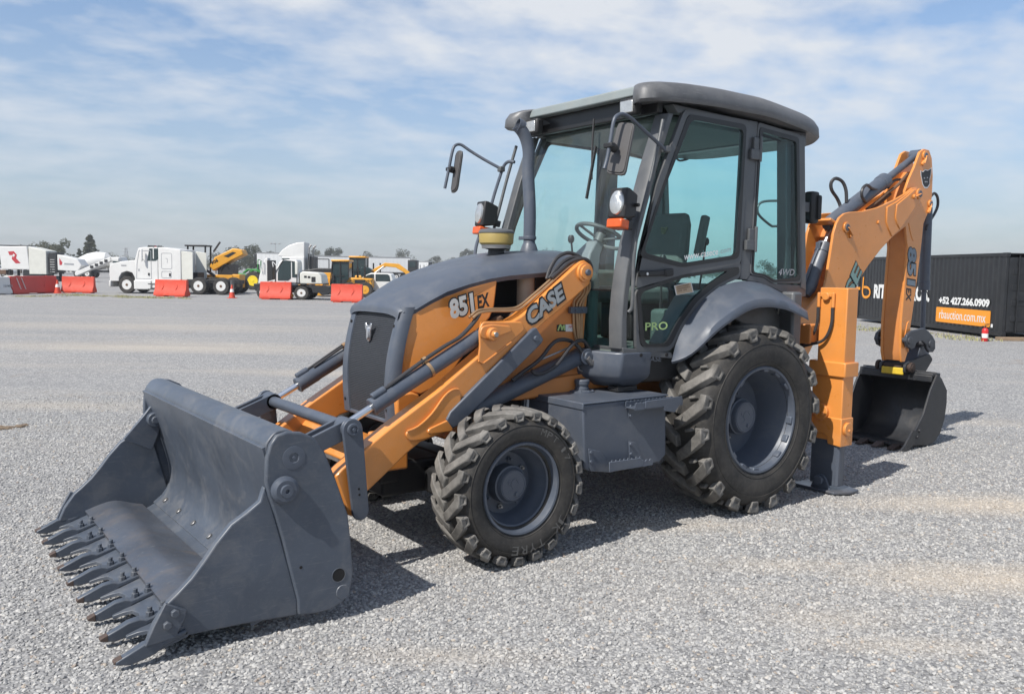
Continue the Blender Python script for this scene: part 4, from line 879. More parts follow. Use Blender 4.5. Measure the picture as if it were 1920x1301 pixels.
# grab rail along the front post and the door handle
m = MB(); m.tube([(0.868,0.83,2.784),(0.948,0.845,2.51),(1.023,0.845,2.257),(1.088,0.845,2.042),(1.116,0.845,1.865),(1.119,0.845,1.688),(1.12,0.845,1.581),(1.122,0.84,1.517),(1.136,0.825,1.491)], .013, 10); m.build('grab_rail', 'ltgrey_steel', cabf); m.flip().build('grab_rail', 'ltgrey_steel', cabf)
h0 = Vector((1.038,0.815,1.747)); h1 = Vector((0.719,0.815,1.761))
m = MB(); m.bar(h0, h1, .026, .040, (0, 0, 1)); hd = m.build('door_handle', 'black', door, bev=.010, seg=3)
m = MB(); m.bar(lerp(h0, h1, .74)+Vector((0, .012, 0)), h1+Vector((0, .012, .002)), .022, .052); hg = m.build('handle_grip', 'black', hd, bev=.012) if False else m.build('handle_grip', 'black', door, bev=.012)
c = lerp(h0, h1, .2)+Vector((0, .013, -.002)); m = MB(); m.cyl(c, c+Vector((0, .006, 0)), .010, n=14); m.build('door_lock', 'chrome', door)
# print on the panes
def on(txt, mat, par, a, b, hgt, ext=.002, off=0.0, shear=0.0, nm='lettering'):
    a = Vector(a); b = Vector(b); return lettering(nm, txt, mat, par, a, b-a, (0, 0, 1), hgt, (b-a).length, ext, off, shear)
on('PRO', 'lime', door, (0.955,0.806,1.359), (0.736,0.806,1.362), .056, off=.015)
on('www.casece', 'ltwhite', door, (0.589,0.806,1.847), (0.232,0.806,1.895), .034, off=.012, shear=.15)
on('.com', 'ltgrey', door, (0.221,0.806,1.9), (0.091,0.806,1.922), .026, off=.004, shear=.15)
on('4WD', 'ltgrey', qwin, (-0.481,0.806,1.753), (-0.685,0.806,1.751), .052, off=.012, shear=.2)
a = [Vector(q) for q in [(0.682,0.805,1.668),(0.509,0.805,1.693),(0.48,0.805,1.623),(0.657,0.805,1.601)]]
m = MB(); m.loft([[q for q in a], [q+Vector((0, .0015, 0)) for q in a]]); stk = m.build('sticker', 'ltwhite', door)
b_ = [q.lerp(sum(a, Vector())/4, .08)+Vector((0, .001, 0)) for q in a]; m = MB(); m.loft([b_, [q+Vector((0, .0015, 0)) for q in b_]]); m.build('sticker_face', 'sticker', door)
for i in range(3):
    l0 = a[0].lerp(a[3], .25+.22*i).lerp(a[1].lerp(a[2], .25+.22*i), .12); l1 = a[0].lerp(a[3], .25+.22*i).lerp(a[1].lerp(a[2], .25+.22*i), .82)
    lettering('sticker_print', ('IIIIIIIIIII', 'IIIIIIIIIIIII', 'IIII III')[i], 'rust', door, l0+Vector((0, .003, 0)), l1-l0, (0, 0, 1), .011, (l1-l0).length*(1 if i < 2 else .7), .001)

# windscreen: one raked upper pane over a short upright lower pane
wl = [Vector(p) for p in [(1.091,0.72,1.23),(1.083,0.72,1.431),(1.07,0.72,1.631),(1.047,0.72,1.795),(1.003,0.72,1.97),(0.921,0.72,2.216),(0.811,0.72,2.533),(0.693,0.72,2.854)]]
def scr(i0, i1, nm, mat):
    loops = [[(p.x+.045+.03*(1-(y/.74)**2), y, p.z) for y in (.74, .5, .25, 0, -.25, -.5, -.74)]+[(p.x+.040+.03*(1-(y/.74)**2), y, p.z) for y in (-.74, -.5, -.25, 0, .25, .5, .74)] for p in wl[i0:i1]]
    m = MB(); m.loft(loops); return m.build(nm, mat, cabf, ang=60)
scr(2, 8, 'windscreen', 'front_glass'); scr(0, 3, 'lower_windscreen', 'side_glass')
m = MB(); m.prism_x([(-.74, 0), (.74, 0), (.74, .012), (-.74, .012)], 0, .012); m.v = [(x+wl[2].x+.055+.03*(1-(y/.74)**2), y, z+wl[2].z-.005) for x, y, z in m.v]; m.build('screen_joint', 'seal', cabf)
# bulkhead under the windscreen and floor
m = MB(); m.box((1.16, -.10, 1.34), (.04, 1.0, .80)); m.box((.45, 0, 1.20), (1.4, 1.44, .05)); m.build('cab_floor', 'trim_in', cabf, bev=.01)
m = MB(); m.prism_x([(-.70, 1.76), (.40, 1.76), (.44, 1.72), (.44, 1.2), (-.70, 1.2)], 1.05, 1.14); m.build('dashboard', 'trim_in', cabf, bev=.02)
# rear frame seen through the panes
m = MB()
for y in (-.70, .70): m.bar((-.72, y, 1.45), (-.62, y, 2.9), .09, .07, (1, 0, 0))
m.bar((-.62, -.72, 2.86), (-.62, .72, 2.86), .10, .10); m.bar((-.74, -.72, 1.62), (-.74, .72, 1.62), .06, .10); m.bar((-.67, 0, 2.2), (-.67, .0, 2.24), .05, 1.36, (1, 0, 0)) if False else None
m.build('rear_frame', 'cab', cabf, bev=.008)
m = MB(); m.box((-.70, 0, 1.4), (.05, 1.46, .42)); m.build('rear_panel', 'cab', cabf, bev=.01)
m = MB(); m.loft([[(-.735, -.68, 1.66), (-.735, .68, 1.66), (-.635, .68, 2.82), (-.635, -.68, 2.82)], [(-.730, -.68, 1.66), (-.730, .68, 1.66), (-.630, .68, 2.82), (-.630, -.68, 2.82)]]); m.build('rear_glass', 'side_glass', cabf)
m = MB(); m.box((0.0, 0, 2.845), (1.36, 1.36, .05)); m.build('headliner', 'trim_in', cabf, bev=.015)
for q in [[(-0.909,-0.7,2.843),(-0.92,-0.7,2.818),(-0.967,-0.7,2.812),(-1.062,-0.7,2.837),(-1.109,-0.7,2.867),(-1.133,-0.7,2.883)],[(-1.71,-0.7,2.976),(-1.712,-0.7,2.949),(-1.755,-0.7,2.939),(-1.833,-0.7,2.953)]]: m = MB(); m.tube(q, .010, 8); m.build('grab_loop', 'black', cabf)
m = MB(); m.tube([(-2.352,-0.55,2.514),(-2.059,-0.55,2.492),(-1.952,-0.55,2.456),(-1.929,-0.55,2.392),(-1.981,-0.55,2.333),(-2.142,-0.55,2.257),(-2.21,-0.55,2.249),(-2.393,-0.55,2.268)], .013, 8); m.build('rear_handrail', 'cab', cabf)

# ---------------------------------------------------------------- inside the cab
def seat():
    st = bpy.data.objects.new('seat', None); col.objects.link(st); st.parent = mach
    # backrest faces forward, its front shows through the door pane
    c = Vector((0.018,0.12,2.085))
    back = []
    for z, w, x, t in ((1.55, .23, .16, .05), (1.62, .25, .13, .06), (1.80, .25, .08, .06), (2.02, .225, .03, .05), (2.10, .19, .01, .035), (2.115, .15, .005, .015)):
        back.append([(x+t, -w+.04, z), (x+t+.015, 0, z), (x+t, w-.04, z), (x+t*.3, w, z), (x-t, w-.03, z), (x-t, -w+.03, z), (x+t*.3, -w, z)])
    m = MB(); m.loft(back); m.v = [(x-.15, y*.92, z+.13) for x, y, z in m.v]; m.build('backrest', 'seat', st, bev=.015)
    m = MB(); m.box((.34, 0, 1.58), (.46, .48, .13)); m.build('cushion', 'seat', st, bev=.04, seg=3)
    m = MB(); m.box((.30, 0, 1.38), (.36, .36, .3)); m.build('seat_base', 'black', st, bev=.02)
    for y in (.30, -.30): m = MB(); m.bar((-.20, y, 2.22), (-.12, y, 1.90), .06, .07, (1, 0, 0)); m.build('armrest', 'seat', st, bev=.02)
    q = Vector((-.035, .0, 2.10)); u = Vector((0, .62, 0)); v = Vector((-.2, 0, 1)).normalized()*.62; m = MB()
    ringp = [q+u*.038*math.cos(a*math.pi/8)+v*.042*math.sin(a*math.pi/8) for a in range(17)]; m.tube(ringp, .004, 6, sub=2)
    for e in (-1, 1): m.tube([q+u*e*.02+v*.035, q+u*e*.05+v*.045, q+u*e*.045+v*.02, q+u*e*.015+v*.005], .005, 6)
    m.tube([q+v*.02, q-v*.035], .010, 6); m.build('seat_emblem', 'lime_dull', st)
seat()
def column():
    sc = bpy.data.objects.new('steering_column', None); col.objects.link(sc); sc.parent = mach
    m = MB(); m.loft([[(.98, -.12, 1.3), (.98, .12, 1.3), (.82, .12, 1.3), (.82, -.12, 1.3)], [(.92, -.12, 1.72), (.92, .12, 1.72), (.76, .10, 1.72), (.76, -.10, 1.72)], [(.84, -.09, 1.90), (.84, .09, 1.90), (.72, .08, 1.88), (.72, -.08, 1.88)], [(.74, -.05, 2.0), (.74, .05, 2.0), (.66, .05, 1.97), (.66, -.05, 1.97)]])
    m.build('column_shroud', 'ltgrey_trim', sc, bev=.015)
    c = Vector((.655, 0, 2.03)); ax = Vector((-.45, 0, .9)).normalized(); e1 = Vector((0, 1, 0)); e2 = ax.cross(e1)
    m = MB(); m.tube([c+(e1*math.cos(a*math.pi/12)+e2*math.sin(a*math.pi/12))*.20 for a in range(25)], .016, 8, sub=2)
    for a in (.2, 2.3, 4.4): m.tube([c-ax*.03, c+(e1*math.cos(a)+e2*math.sin(a))*.2], .011, 6)
    m.ball(c+(e1*.9+e2*-.42)*.20+ax*.05, .03); m.cyl(c-ax*.06, c+ax*.015, .045, n=16)
    m.build('steering_wheel', 'steer_grey', sc)
    m = MB()
    for a, b in (((.55, -.35, 1.3), (.60, -.42, 2.02)), ((.42, .42, 1.3), (.38, .40, 1.86)), ((-.3, .15, 1.5), (-.35, .18, 2.02)), ((-.3, -.1, 1.5), (-.33, -.12, 1.98))): m.tube([a, b], .009, 6); m.ball(b, .028, 10, (1, 1, 1.4))
    m.build('control_lever', 'black', sc)
    m = MB(); m.box((.30, .55, 1.36), (.5, .22, .26)); m.box((.1, -.55, 1.5), (.6, .2, .55)); m.build('side_console', 'trim_in', sc, bev=.03)
column()

# ---------------------------------------------------------------- roof
def roof():
    base = []
    # plan outline of the moulded cap (x,y): two forward lobes at the sides, recessed middle
    hal = [(-1.13, 0), (-1.13, .42), (-1.09, .65), (-.94, .82), (-.70, .875), (-.2, .895), (.4, .895), (.75, .885), (.95, .85), (1.03, .79), (1.03, .70), (.96, .63), (.82, .60), (.80, 0)]
    out = hal+[(x, -y) for x, y in hal[-2:0:-1]]
    P = rnd(out, .10, 3)
    def zz(x): return .04*(1-((x-.15)/1.25)**2)
    loops = []
    for dz, k_, dy in ((2.885, .93, -.0), (2.868, .985, 0), (2.885, 1.0, 0), (2.945, .995, 0), (2.99, .97, 0), (3.014, .91, 0), (3.027, .80, 0), (3.032, .5, 0), (3.034, .1, 0)):
        loops.append([(x*k_+.0*(1-k_), y*k_, dz+zz(x)*1.4-.05*max(0, -x-.2)*1.0) for x, y in P])
    m = MB(); m.loft(loops); rf = m.build('roof', 'roof', mach, ang=50)
    vis = [(0.833,-0.76,3.043),(0.842,0.55,3.017),(0.829,0.55,2.953),(0.881,0.35,2.938),(0.927,0.22,2.905),(0.804,-0.76,2.961)]
    m = MB(); th = Vector((-.5, 0, .03))
    m.loft([[(.90, -.63, 2.975), (.90, .62, 2.975), (.89, .62, 3.045), (.89, -.63, 3.045)], [(.60, -.63, 2.99), (.60, .62, 2.99), (.60, .62, 3.075), (.60, -.63, 3.075)]])
    v = m.build('roof_visor', 'visor', rf, bev=.012)
    m = MB(); m.box((.79, 0, 2.915), (.05, 1.46, .13)); m.box((.70, 0, 2.955), (.2, 1.4, .05)); m.build('roof_header', 'seal', rf, bev=.01)
    # recessed work lamps below the front edge, and one on each rear corner
    for s in (1, -1):
        c = Vector((.905, s*.55, 2.900)); m = MB(); m.box(c, (.07, .17, .125)); wl_ = m.build('work_lamp', 'black', mach, bev=.02)
        m = MB(); m.box(c+Vector((.036, 0, 0)), (.012, .125, .085)); m.build('lamp_lens', 'lens', wl_, bev=.012)
    # one wiper hanging over the windscreen
    m = MB(); a, b = (0.979,0.22,2.873), (0.808,0.22,2.565); m.tube([(.86, .12, 2.88), (.94, .20, 2.66), (1.0, .27, 2.42)], .008, 6); m.bar((.95, .25, 2.66), (1.045, .27, 2.28), .012, .022); m.build('wiper', 'black', mach)
roof()

# ---------------------------------------------------------------- lamps and mirrors
def headlight(s):
    S = lambda q: q if s > 0 else q.flip()
    c = Vector((1.20, .80, 2.205)); ax = Vector((.97, .12, .12)).normalized(); sd = Vector((0, 0, 1)).cross(ax).normalized(); up = ax.cross(sd)
    Rm = Matrix((ax, sd, up)).transposed()
    hl = bpy.data.objects.new('headlight', None); col.objects.link(hl); hl.parent = mach
    def L(x, y, z): return c+ax*x+sd*y+up*z
    m = MB(); m.loft([[L(-.09, y, z) for y, z in ((-.06, -.075), (.06, -.075), (.06, .075), (-.06, .075))], [L(.01, y, z) for y, z in ((-.073, -.10), (.073, -.10), (.073, .10), (-.073, .10))], [L(.045, y, z) for y, z in ((-.073, -.10), (.073, -.10), (.073, .10), (-.073, .10))]])
    S(m).build('lamp_housing', 'black', hl, bev=.012)
    m = MB(); m.lathe([(0, 0), (1, 0), (.93, .014), (.6, .022), (0, .026)], (0, 0, 0), (1, 0, 0), 28); m.v = [tuple(L(.044+x, y*.058, z*.083)) for x, y, z in m.v]; S(m).build('lens', 'lens', hl)
    m = MB(); m.box(L(.012, 0, -.136), (.10, .128, .062), Rm); S(m).build('indicator', 'amber', hl, bev=.010)
    m = MB(); m.box(L(-.04, 0, -.135), (.05, .13, .06), Rm); S(m).build('indicator_back', 'black', hl, bev=.006)
    m = MB(); m.bar(L(-.05, -.02, -.05), L(-.14, -.02, -.06), .03, .05); m.cyl(L(-.06, .06, 0), L(-.06, .10, 0), .012); S(m).build('lamp_bracket', 'black', hl, bev=.004)
headlight(1); headlight(-1)
def mirror(pts, clamp, corners, fixp, loop=None):
    mr = bpy.data.objects.new('mirror', None); col.objects.link(mr); mr.parent = mach
    m = MB(); m.tube(pts, .0125, 10); m.build('mirror_arm', 'grey', mr)
    q = [Vector(c) for c in corners]; n = (q[1]-q[0]).cross(q[3]-q[0]).normalized()
    if n.x < 0: n = -n
    def plate(f, d0, d1):
        c = sum(q, Vector())/4; e = [c+(p-c)*f for p in q]; o = []
        for i in range(4):
            a = e[i-1]; p = e[i]; b = e[(i+1) % 4]; A_ = p+(a-p).normalized()*.03; B_ = p+(b-p).normalized()*.03
            o += [A_, p*.5+(A_+B_)*.25, B_]
        return [[v+n*d0 for v in o], [v+n*d1 for v in o]]
    m = MB(); m.loft(plate(1, -.018, .0)); m.loft(plate(.93, .0, .008)); hs = m.build('mirror_shell', 'mirror_back', mr, bev=.006)
    m = MB(); m.loft(plate(.93, -.021, -.018)); m.build('mirror_glass', 'chrome', mr)
    c = Vector(clamp); m = MB(); m.cyl(c-n*.005, c-n*.06, .028, n=14); m.box(c, (.04, .075, .03)); m.build('mirror_clamp', 'black', mr, bev=.006)
    f = Vector(fixp); m = MB(); m.box(f, (.05, .05, .045)); m.build('arm_bracket', 'ltgrey_steel', mr, bev=.008)
# near mirror, its shell turned back-to-camera
mirror([(1.479,0.93,2.4),(1.457,0.93,2.465),(1.434,0.93,2.573),(1.412,0.93,2.691),(1.387,0.93,2.734),(1.334,0.93,2.754),(1.255,0.92,2.739),(1.15,0.9,2.699),(0.964,0.86,2.632),(0.815,0.82,2.582)], (1.44,0.93,2.548),
       [(1.307,0.86,2.716),(1.297,1.0,2.693),(1.372,1.0,2.361),(1.403,0.86,2.383)], (0.811,0.815,2.595))
mirror([(1.38,-1.12,2.422),(1.341,-1.12,2.59),(1.312,-1.12,2.719),(1.287,-1.12,2.775),(1.235,-1.11,2.789),(1.168,-1.07,2.741),(1.074,-1.0,2.672),(0.969,-0.9,2.596),(0.953,-0.9,2.603)], (1.333,-1.12,2.582),
       [(1.265,-1.13,2.738),(1.261,-1.05,2.736),(1.312,-1.05,2.403),(1.317,-1.13,2.382)], (0.969,-0.9,2.592))
m = MB(); m.tube([(0.907,-0.8,2.647),(0.927,-0.86,2.653),(0.945,-0.9,2.617),(0.983,-0.9,2.524),(1.036,-0.9,2.38),(1.08,-0.88,2.287),(1.175,-0.84,2.129),(1.269,-0.8,1.974),(1.303,-0.78,1.867)], .014, 8); m.build('guard_rail', 'grey', cabf)
# rear work lamp on its bracket behind the cab
c = Vector((-1.023,0.7,2.309)); m = MB(); m.box(c, (.10, .09, .26)); rl = m.build('rear_lamp', 'black', mach, bev=.02); m = MB(); m.bar(c, c+Vector((.16, -.02, -.0)), .05, .08); m.build('lamp_bracket', 'cab', rl, bev=.004)
m = MB(); m.box(c+Vector((-.03, .02, .0)), (.04, .10, .20)); m.build('lamp_lens', 'black', rl, bev=.015)


# ---------------------------------------------------------------- stabiliser legs and sliding frame
XF = -0.974
for s in (1, -1):
    S = lambda q: q if s > 0 else q.flip()
    st = bpy.data.objects.new('stabiliser', None); col.objects.link(st); st.parent = mach
    f = lambda z, t=.0: z
    YL = 0.853
    m = MB(); m.box((XF-.075, (YL+1.10)/2, 1.325), (.15, 1.10-YL, .67)); m.box((XF-.075, .957, .73), (.146, .282, .60)); tb = S(m).build('leg_housing', 'orange', st, bev=.008)
    m = MB(); m.box((XF-.075, .957, 1.01), (.19, .335, .12)); S(m).build('housing_collar', 'orange', st, bev=.010)
    low = [(0.899,0.49),(0.968,0.519),(1.009,0.515),(1.039,0.484),(1.051,0.401),(1.145,0.412),(1.15,0.685),(1.05,0.667),(1.029,0.598),(0.902,0.565)]
    m = MB(); m.prism_x([(.80, .62), (1.105, .62), (1.105, .39), (.985, .40), (.975, .455), (.95, .475), (.87, .475), (.80, .455)], XF-.16, XF+.006); S(m).build('lower_collar', 'orange', st, bev=.008)
    c = (-0.83,1.019,0.695)
    m = MB(); m.cyl((XF-.02, .92, .66), (XF+.03, .92, .66), .065, n=28); m.cyl((XF+.03, .945, .645), (XF+.04, .945, .645), .016, n=10); S(m).build('pad_boss', 'orange', st, bev=.005)
    m = MB(); m.cyl((XF-.075, 1.09, .53), (XF-.075, 1.125, .53), .055, n=28); m.cyl((XF-.075, 1.12, .52), (XF-.075, 1.135, .52), .012, n=10); S(m).build('pad_boss', 'orange', st, bev=.005)
    m = MB(); m.box((XF-.008, .92, 1.60), (.05, .14, .03)); m.cyl((XF-.005, .92, 1.59), (XF+.03, .92, 1.59), .032, n=18)
    for y in (.855, .985): m.cyl((XF+.015, y, 1.50), (XF+.015, y, 1.62), .014, n=10)
    S(m).build('hose_fitting', 'orange', st, bev=.004)
    m = MB()
    for y, e in ((.855, .0), (.985, .03)): m.tube([(XF+.02, y, 1.50), (XF+.02, y-.005, 1.36), (XF+.03, y-.06, 1.24), (XF+.05, y-.19, 1.16+e), (XF+.05, y-.40, 1.12)], .013, 8)
    S(m).build('hose', 'hose', st)
    m = MB(); m.loft([[(XF-.13, .83, z), (XF-.13, 1.06, z), (XF-.10, 1.08, z), (XF-.03, 1.08, z), (XF-.01, 1.06, z), (XF-.01, .83, z)] for z in (.06, .80)]); S(m).build('inner_leg', 'grey', st, bev=.004)
    m = MB(); m.loft([[(XF+.06, .70, .01), (XF+.06, 1.10, .01), (XF-.06, 1.17, .01), (XF-.20, 1.16, .01), (XF-.24, 1.02, .01), (XF-.24, .72, .01)], [(XF+.06, .70, .032), (XF+.06, 1.10, .032), (XF-.06, 1.17, .032), (XF-.20, 1.16, .032), (XF-.24, 1.02, .032), (XF-.24, .72, .032)]]); ft = S(m).build('foot_pad', 'steel_worn', st, bev=.006)
    m = MB(); m.prism_x([(.86, .03), (1.04, .03), (1.0, .12), (.97, .145), (.93, .145), (.90, .12)], XF+.004, XF+.024); m.cyl((XF-.16, .95, .10), (XF+.05, .95, .10), .03, n=16); m.cyl((XF+.04, .95, .10), (XF+.062, .95, .10), .042, n=6); S(m).build('foot_hinge', 'grey', ft, bev=.004)
m = MB(); m.box((-.98, 0, .62), (.16, 1.66, .18)); m.box((-.98, 0, 1.28), (.16, 1.66, .16)); m.box((-.95, .55, .95), (.10, .12, .6)); m.box((-.95, -.55, .95), (.10, .12, .6)); m.build('slide_frame', 'orange_dull', mach, bev=.012)
m = MB(); m.box((-1.14, .04, .95), (.18, .46, .86)); m.prism(rnd([(-1.2, .55), (-1.46, .62), (-1.5, .75), (-1.2, .80)], .03), -.12, .20); m.prism(rnd([(-1.2, 1.20), (-1.46, 1.22), (-1.5, 1.32), (-1.2, 1.38)], .03), -.12, .20); m.build('slide_carriage', 'orange_dull', mach, bev=.012)
m = MB(); m.box((-1.52, .042, .86), (.22, .26, .62)); m.build('swing_post', 'orange_dull', mach, bev=.02)

# ---------------------------------------------------------------- boom
bprof = [(-1.42, .80), (-1.40, 1.15)]+[(-2.002,1.639),(-2.029,1.715),(-2.084,2.004),(-2.111,2.155),(-2.149,2.248),(-2.198,2.308),(-2.271,2.349),(-2.361,2.367),(-2.578,2.386),(-2.832,2.436),(-3.113,2.525),(-3.347,2.614),(-3.452,2.671),(-3.542,2.684),(-3.623,2.651),(-3.644,2.596),(-3.565,2.464),(-3.359,2.272),(-3.127,2.157),(-2.926,2.027),(-2.722,1.865),(-2.594,1.742),(-2.489,1.622)]+[(-1.90, 1.15), (-1.62, .78), (-1.5, .72)]
boom = bpy.data.objects.new('boom', None); col.objects.link(boom); boom.parent = mach
for y0, y1 in ((.172, .20), (-.115, -.087)):
    m = MB(); m.prism(bprof, y0, y1); m.build('boom_plate', 'orange', boom, bev=.006)
wprof = [(-1.52, .85), (-1.56, 1.2)]+[(-2.214,1.716),(-2.28,2.009),(-2.327,2.175),(-2.419,2.296),(-2.667,2.349),(-2.924,2.393),(-3.23,2.508),(-3.382,2.392),(-3.124,2.194),(-2.924,2.052),(-2.719,1.895),(-2.581,1.766),(-2.466,1.64)]+[(-1.88, 1.16), (-1.62, .82)]
m = MB(); m.prism(wprof, -.09, .175); m.build('boom_web', 'orange_dull', boom, bev=.01)
# raised doublers near the boom tip
for p in [[(-2.982,2.45),(-3.157,2.515),(-3.322,2.593),(-3.446,2.657),(-3.528,2.669),(-3.588,2.629),(-3.578,2.584),(-3.513,2.473),(-3.32,2.282),(-3.101,2.158),(-3.038,2.227),(-2.986,2.298)],[(-3.143,2.483),(-3.318,2.574),(-3.452,2.651),(-3.523,2.656),(-3.576,2.615),(-3.545,2.563),(-3.462,2.445),(-3.225,2.236),(-3.162,2.293),(-3.128,2.353)]]:
    y = .212 if p[0][0] > -3.05 else .222
    m = MB(); m.prism(p, .19, y); m.build('doubler_plate', 'orange', boom, bev=.007); m = MB(); m.prism(p, -.107-(y-.19), -.107); m.build('doubler_plate', 'orange', boom, bev=.007)
def pinhead(c, y, r, par, keeper=None):
    m = MB(); m.lathe([(0, 0), (r, 0), (r, .016), (r*.72, .018), (0, .018)], (c[0], y, c[1]), (0, 1, 0), 22)
    if keeper: m.bar((c[0], y+.008, c[1]), (keeper[0], y+.008, keeper[1]), .012, r*1.1, (0, 1, 0)); m.cyl((keeper[0], y, keeper[1]), (keeper[0], y+.024, keeper[1]), r*.45, n=12)
    o = m.build('pin_boss', 'orange', par, bev=.004); m = MB(); m.cyl((c[0], y+.012, c[1]), (c[0], y+.024, c[1]), r*.62, n=18); m.build('pivot_pin', 'grey', par, bev=.003); return o
pinhead((-2.307,2.218), .198, .052, boom, (-2.381,2.142))
pinhead((-3.54,2.613), .220, .055, boom, (-3.448,2.579))
m = MB(); c = (-2.85,2.29); m.cyl((c[0], .198, c[1]), (c[0], .214, c[1]), .018, n=6); m.build('bolt', 'orange', boom, bev=.003)
m = MB(); a = (-2.167,2.27); m.box((a[0]+.02, .042, a[1]), (.12, .26, .03), Matrix.Rotation(-.3, 3, 'Y')); m.build('boom_bridge', 'orange', boom, bev=.008)
def tplane(txt, par, z, p0, p1, hgt, Y, mats=('ltblack', 'silver'), off=(.05, 0.0), shear=.15, length=None, up=1):
    a = Vector(p0); b = Vector(p1); u = (b-a).normalized(); v = u.cross(Vector((0, 1, 0)))*-up
    L = length or (b-a).length
    lettering('lettering', txt, mats[0], par, a+Vector((0, 0, 0))-u*hgt*.06-v*hgt*.06, u, v, hgt*1.12, L+hgt*.12, .0015, off[0], shear)
    lettering('lettering', txt, mats[1], par, a, u, v, hgt, L, .003, off[1], shear)
p0 = Vector((-2.626,0.2,1.817)); p1 = Vector((-2.555,0.2,1.704)); ud = (p0-p1).normalized()
tplane('CASE', boom, None, p0-ud*.80, p0, .155, .20, ('ltblack', 'teal'), (.085, .035), .12)

# ---------------------------------------------------------------- dipper stick
dp = [(-3.389,2.638),(-3.454,2.762),(-3.548,2.895),(-3.598,2.987),(-3.639,3.057),(-3.716,3.094),(-3.815,3.09),(-3.879,3.012),(-3.919,2.835),(-3.925,2.603),(-3.867,2.444),(-3.786,2.323),(-3.769,2.116),(-3.727,1.79),(-3.681,1.467),(-3.638,1.2),(-3.61,0.951),(-3.566,0.861),(-3.513,0.86),(-3.478,0.957),(-3.459,1.281),(-3.5,2.065),(-3.434,2.27)]
dip = MB(); dip.prism(dp, .130, .158); dip.prism(dp, -.075, -.047)
dipper = dip.build('dipper', 'orange', mach, bev=.005)
dw = [(-3.458,2.271),(-3.484,2.474),(-3.551,2.643),(-3.609,2.774),(-3.696,2.869),(-3.862,2.831),(-3.899,2.614),(-3.841,2.456),(-3.768,2.323),(-3.754,2.115),(-3.718,1.803),(-3.667,1.468),(-3.623,1.2),(-3.596,0.952),(-3.557,0.873),(-3.519,0.871),(-3.489,0.956),(-3.47,1.28),(-3.505,2.066)]
m = MB(); m.prism(dw, -.05, .132); m.build('dipper_web', 'orange_dull', dipper, bev=.006)
m = MB(); wb = [(-3.491,2.31),(-3.531,2.223),(-3.575,2.154),(-3.596,2.138)]; m.tube([(x, .158, z) for x, z in wb], .006, 6); m.build('weld_bead', 'orange', dipper)
m = MB(); m.prism(rnd([(-3.526,1.127),(-3.563,1.279),(-3.608,1.297),(-3.632,1.2),(-3.615,0.951)], .02), .15, .166); m.build('reinforcing_plate', 'orange', dipper, bev=.005)
pinhead((-3.729,3.024), .156, .050, dipper, (-3.694,2.939))
pinhead((-3.89,2.536), .156, .040, dipper, (-3.862,2.45))
q0 = Vector((-3.504,0.158,2.063)); q1 = Vector((-3.522,0.158,1.653))
tplane('851', dipper, None, q0, q1, .135, .158, ('ltblack', 'ltgrey_blue'), (.04, 0), 0) if False else None
u = (q1-q0).normalized(); v = Vector((-1, 0, 0))
for mt, g, o_ in (('ltblack', .09, .0015), ('ltgrey_blue', .045, .003)):
    lettering('lettering', '851', mt, dipper, q0-u*(.01 if g > .06 else 0)-v*(.01 if g > .06 else 0), u, v, .165+(.02 if g > .06 else 0), (q1-q0).length+(.02 if g > .06 else 0), o_, g, .1)
q2 = Vector((-3.511,0.158,1.643)); q3 = Vector((-3.519,0.158,1.494)); lettering('lettering', 'EX', 'ltblack', dipper, q2, q3-q2, v, .10, (q3-q2).length, .0015, .03, .2)
# black horned emblem with a white edge on the dipper head
em = [(-3.673,2.861),(-3.711,2.851),(-3.757,2.877),(-3.807,2.875),(-3.871,2.903),(-3.868,2.844),(-3.849,2.791),(-3.854,2.74),(-3.813,2.705),(-3.764,2.702),(-3.724,2.731),(-3.701,2.78),(-3.682,2.817)]; cx = sum(p[0] for p in em)/len(em); cz = sum(p[1] for p in em)/len(em)
for f, mt, y in ((1.12, 'ltwhite', .1595), (.98, 'ltblack', .161)):
    m = MB(); m.prism([(cx+(x-cx)*f, cz+(z-cz)*f) for x, z in em], .155, y); m.build('emblem', mt, dipper, smooth=False)
for q in [(-3.767,2.757),(-3.799,2.759),(-3.745,2.794),(-3.804,2.803)]: m = MB(); m.box((q[0], .1612, q[1]), (.022, .002, .014)); m.build('emblem_detail', 'ltgrey', dipper)

# ---------------------------------------------------------------- backhoe cylinders and hoses
def hyd(name, a, b, r, rr, frac, rod='chrome', par=mach):
    a = Vector(a); b = Vector(b); d = (b-a).normalized(); L = (b-a).length
    m = MB(); m.lathe([(0, -r*.9), (r*.6, -r*.9), (r*.95, 0), (r, .01), (r, L*frac-.10), (r*1.1, L*frac-.095), (r*1.1, L*frac-.005), (r, L*frac), (0, L*frac)], a, d, 26); c = m.build(name, 'grey', par)
    m = MB(); m.cyl(a+d*(L*frac-.05), b, rr, n=18); m.lathe([(0, -.05), (rr*1.7, -.05), (rr*1.7, .05), (0, .05)], b, Vector((0, 1, 0)), 16); m.build('rod', rod, c); return c, a, b, d, L
c, a, b, d, L = hyd('boom_cylinder', (-1.967,0.045,1.618), (-2.306,0.045,2.231), .068, .032, .72)
m = MB(); n_ = Vector((.8, 0, .2)); m.tube([a+d*.05+n_*.10, a+d*.3+n_*.10, a+d*(L*.68)+n_*.085], .012, 8); m.box(a+d*(L*.66)+n_*.085, (.06, .05, .07)); m.build('port_pipe', 'grey', c, bev=.004)
c, a, b, d, L = hyd('dipper_cylinder', (-2.273,0.045,2.259), (-3.763,0.045,3.038), .072, .036, .62, 'grey')
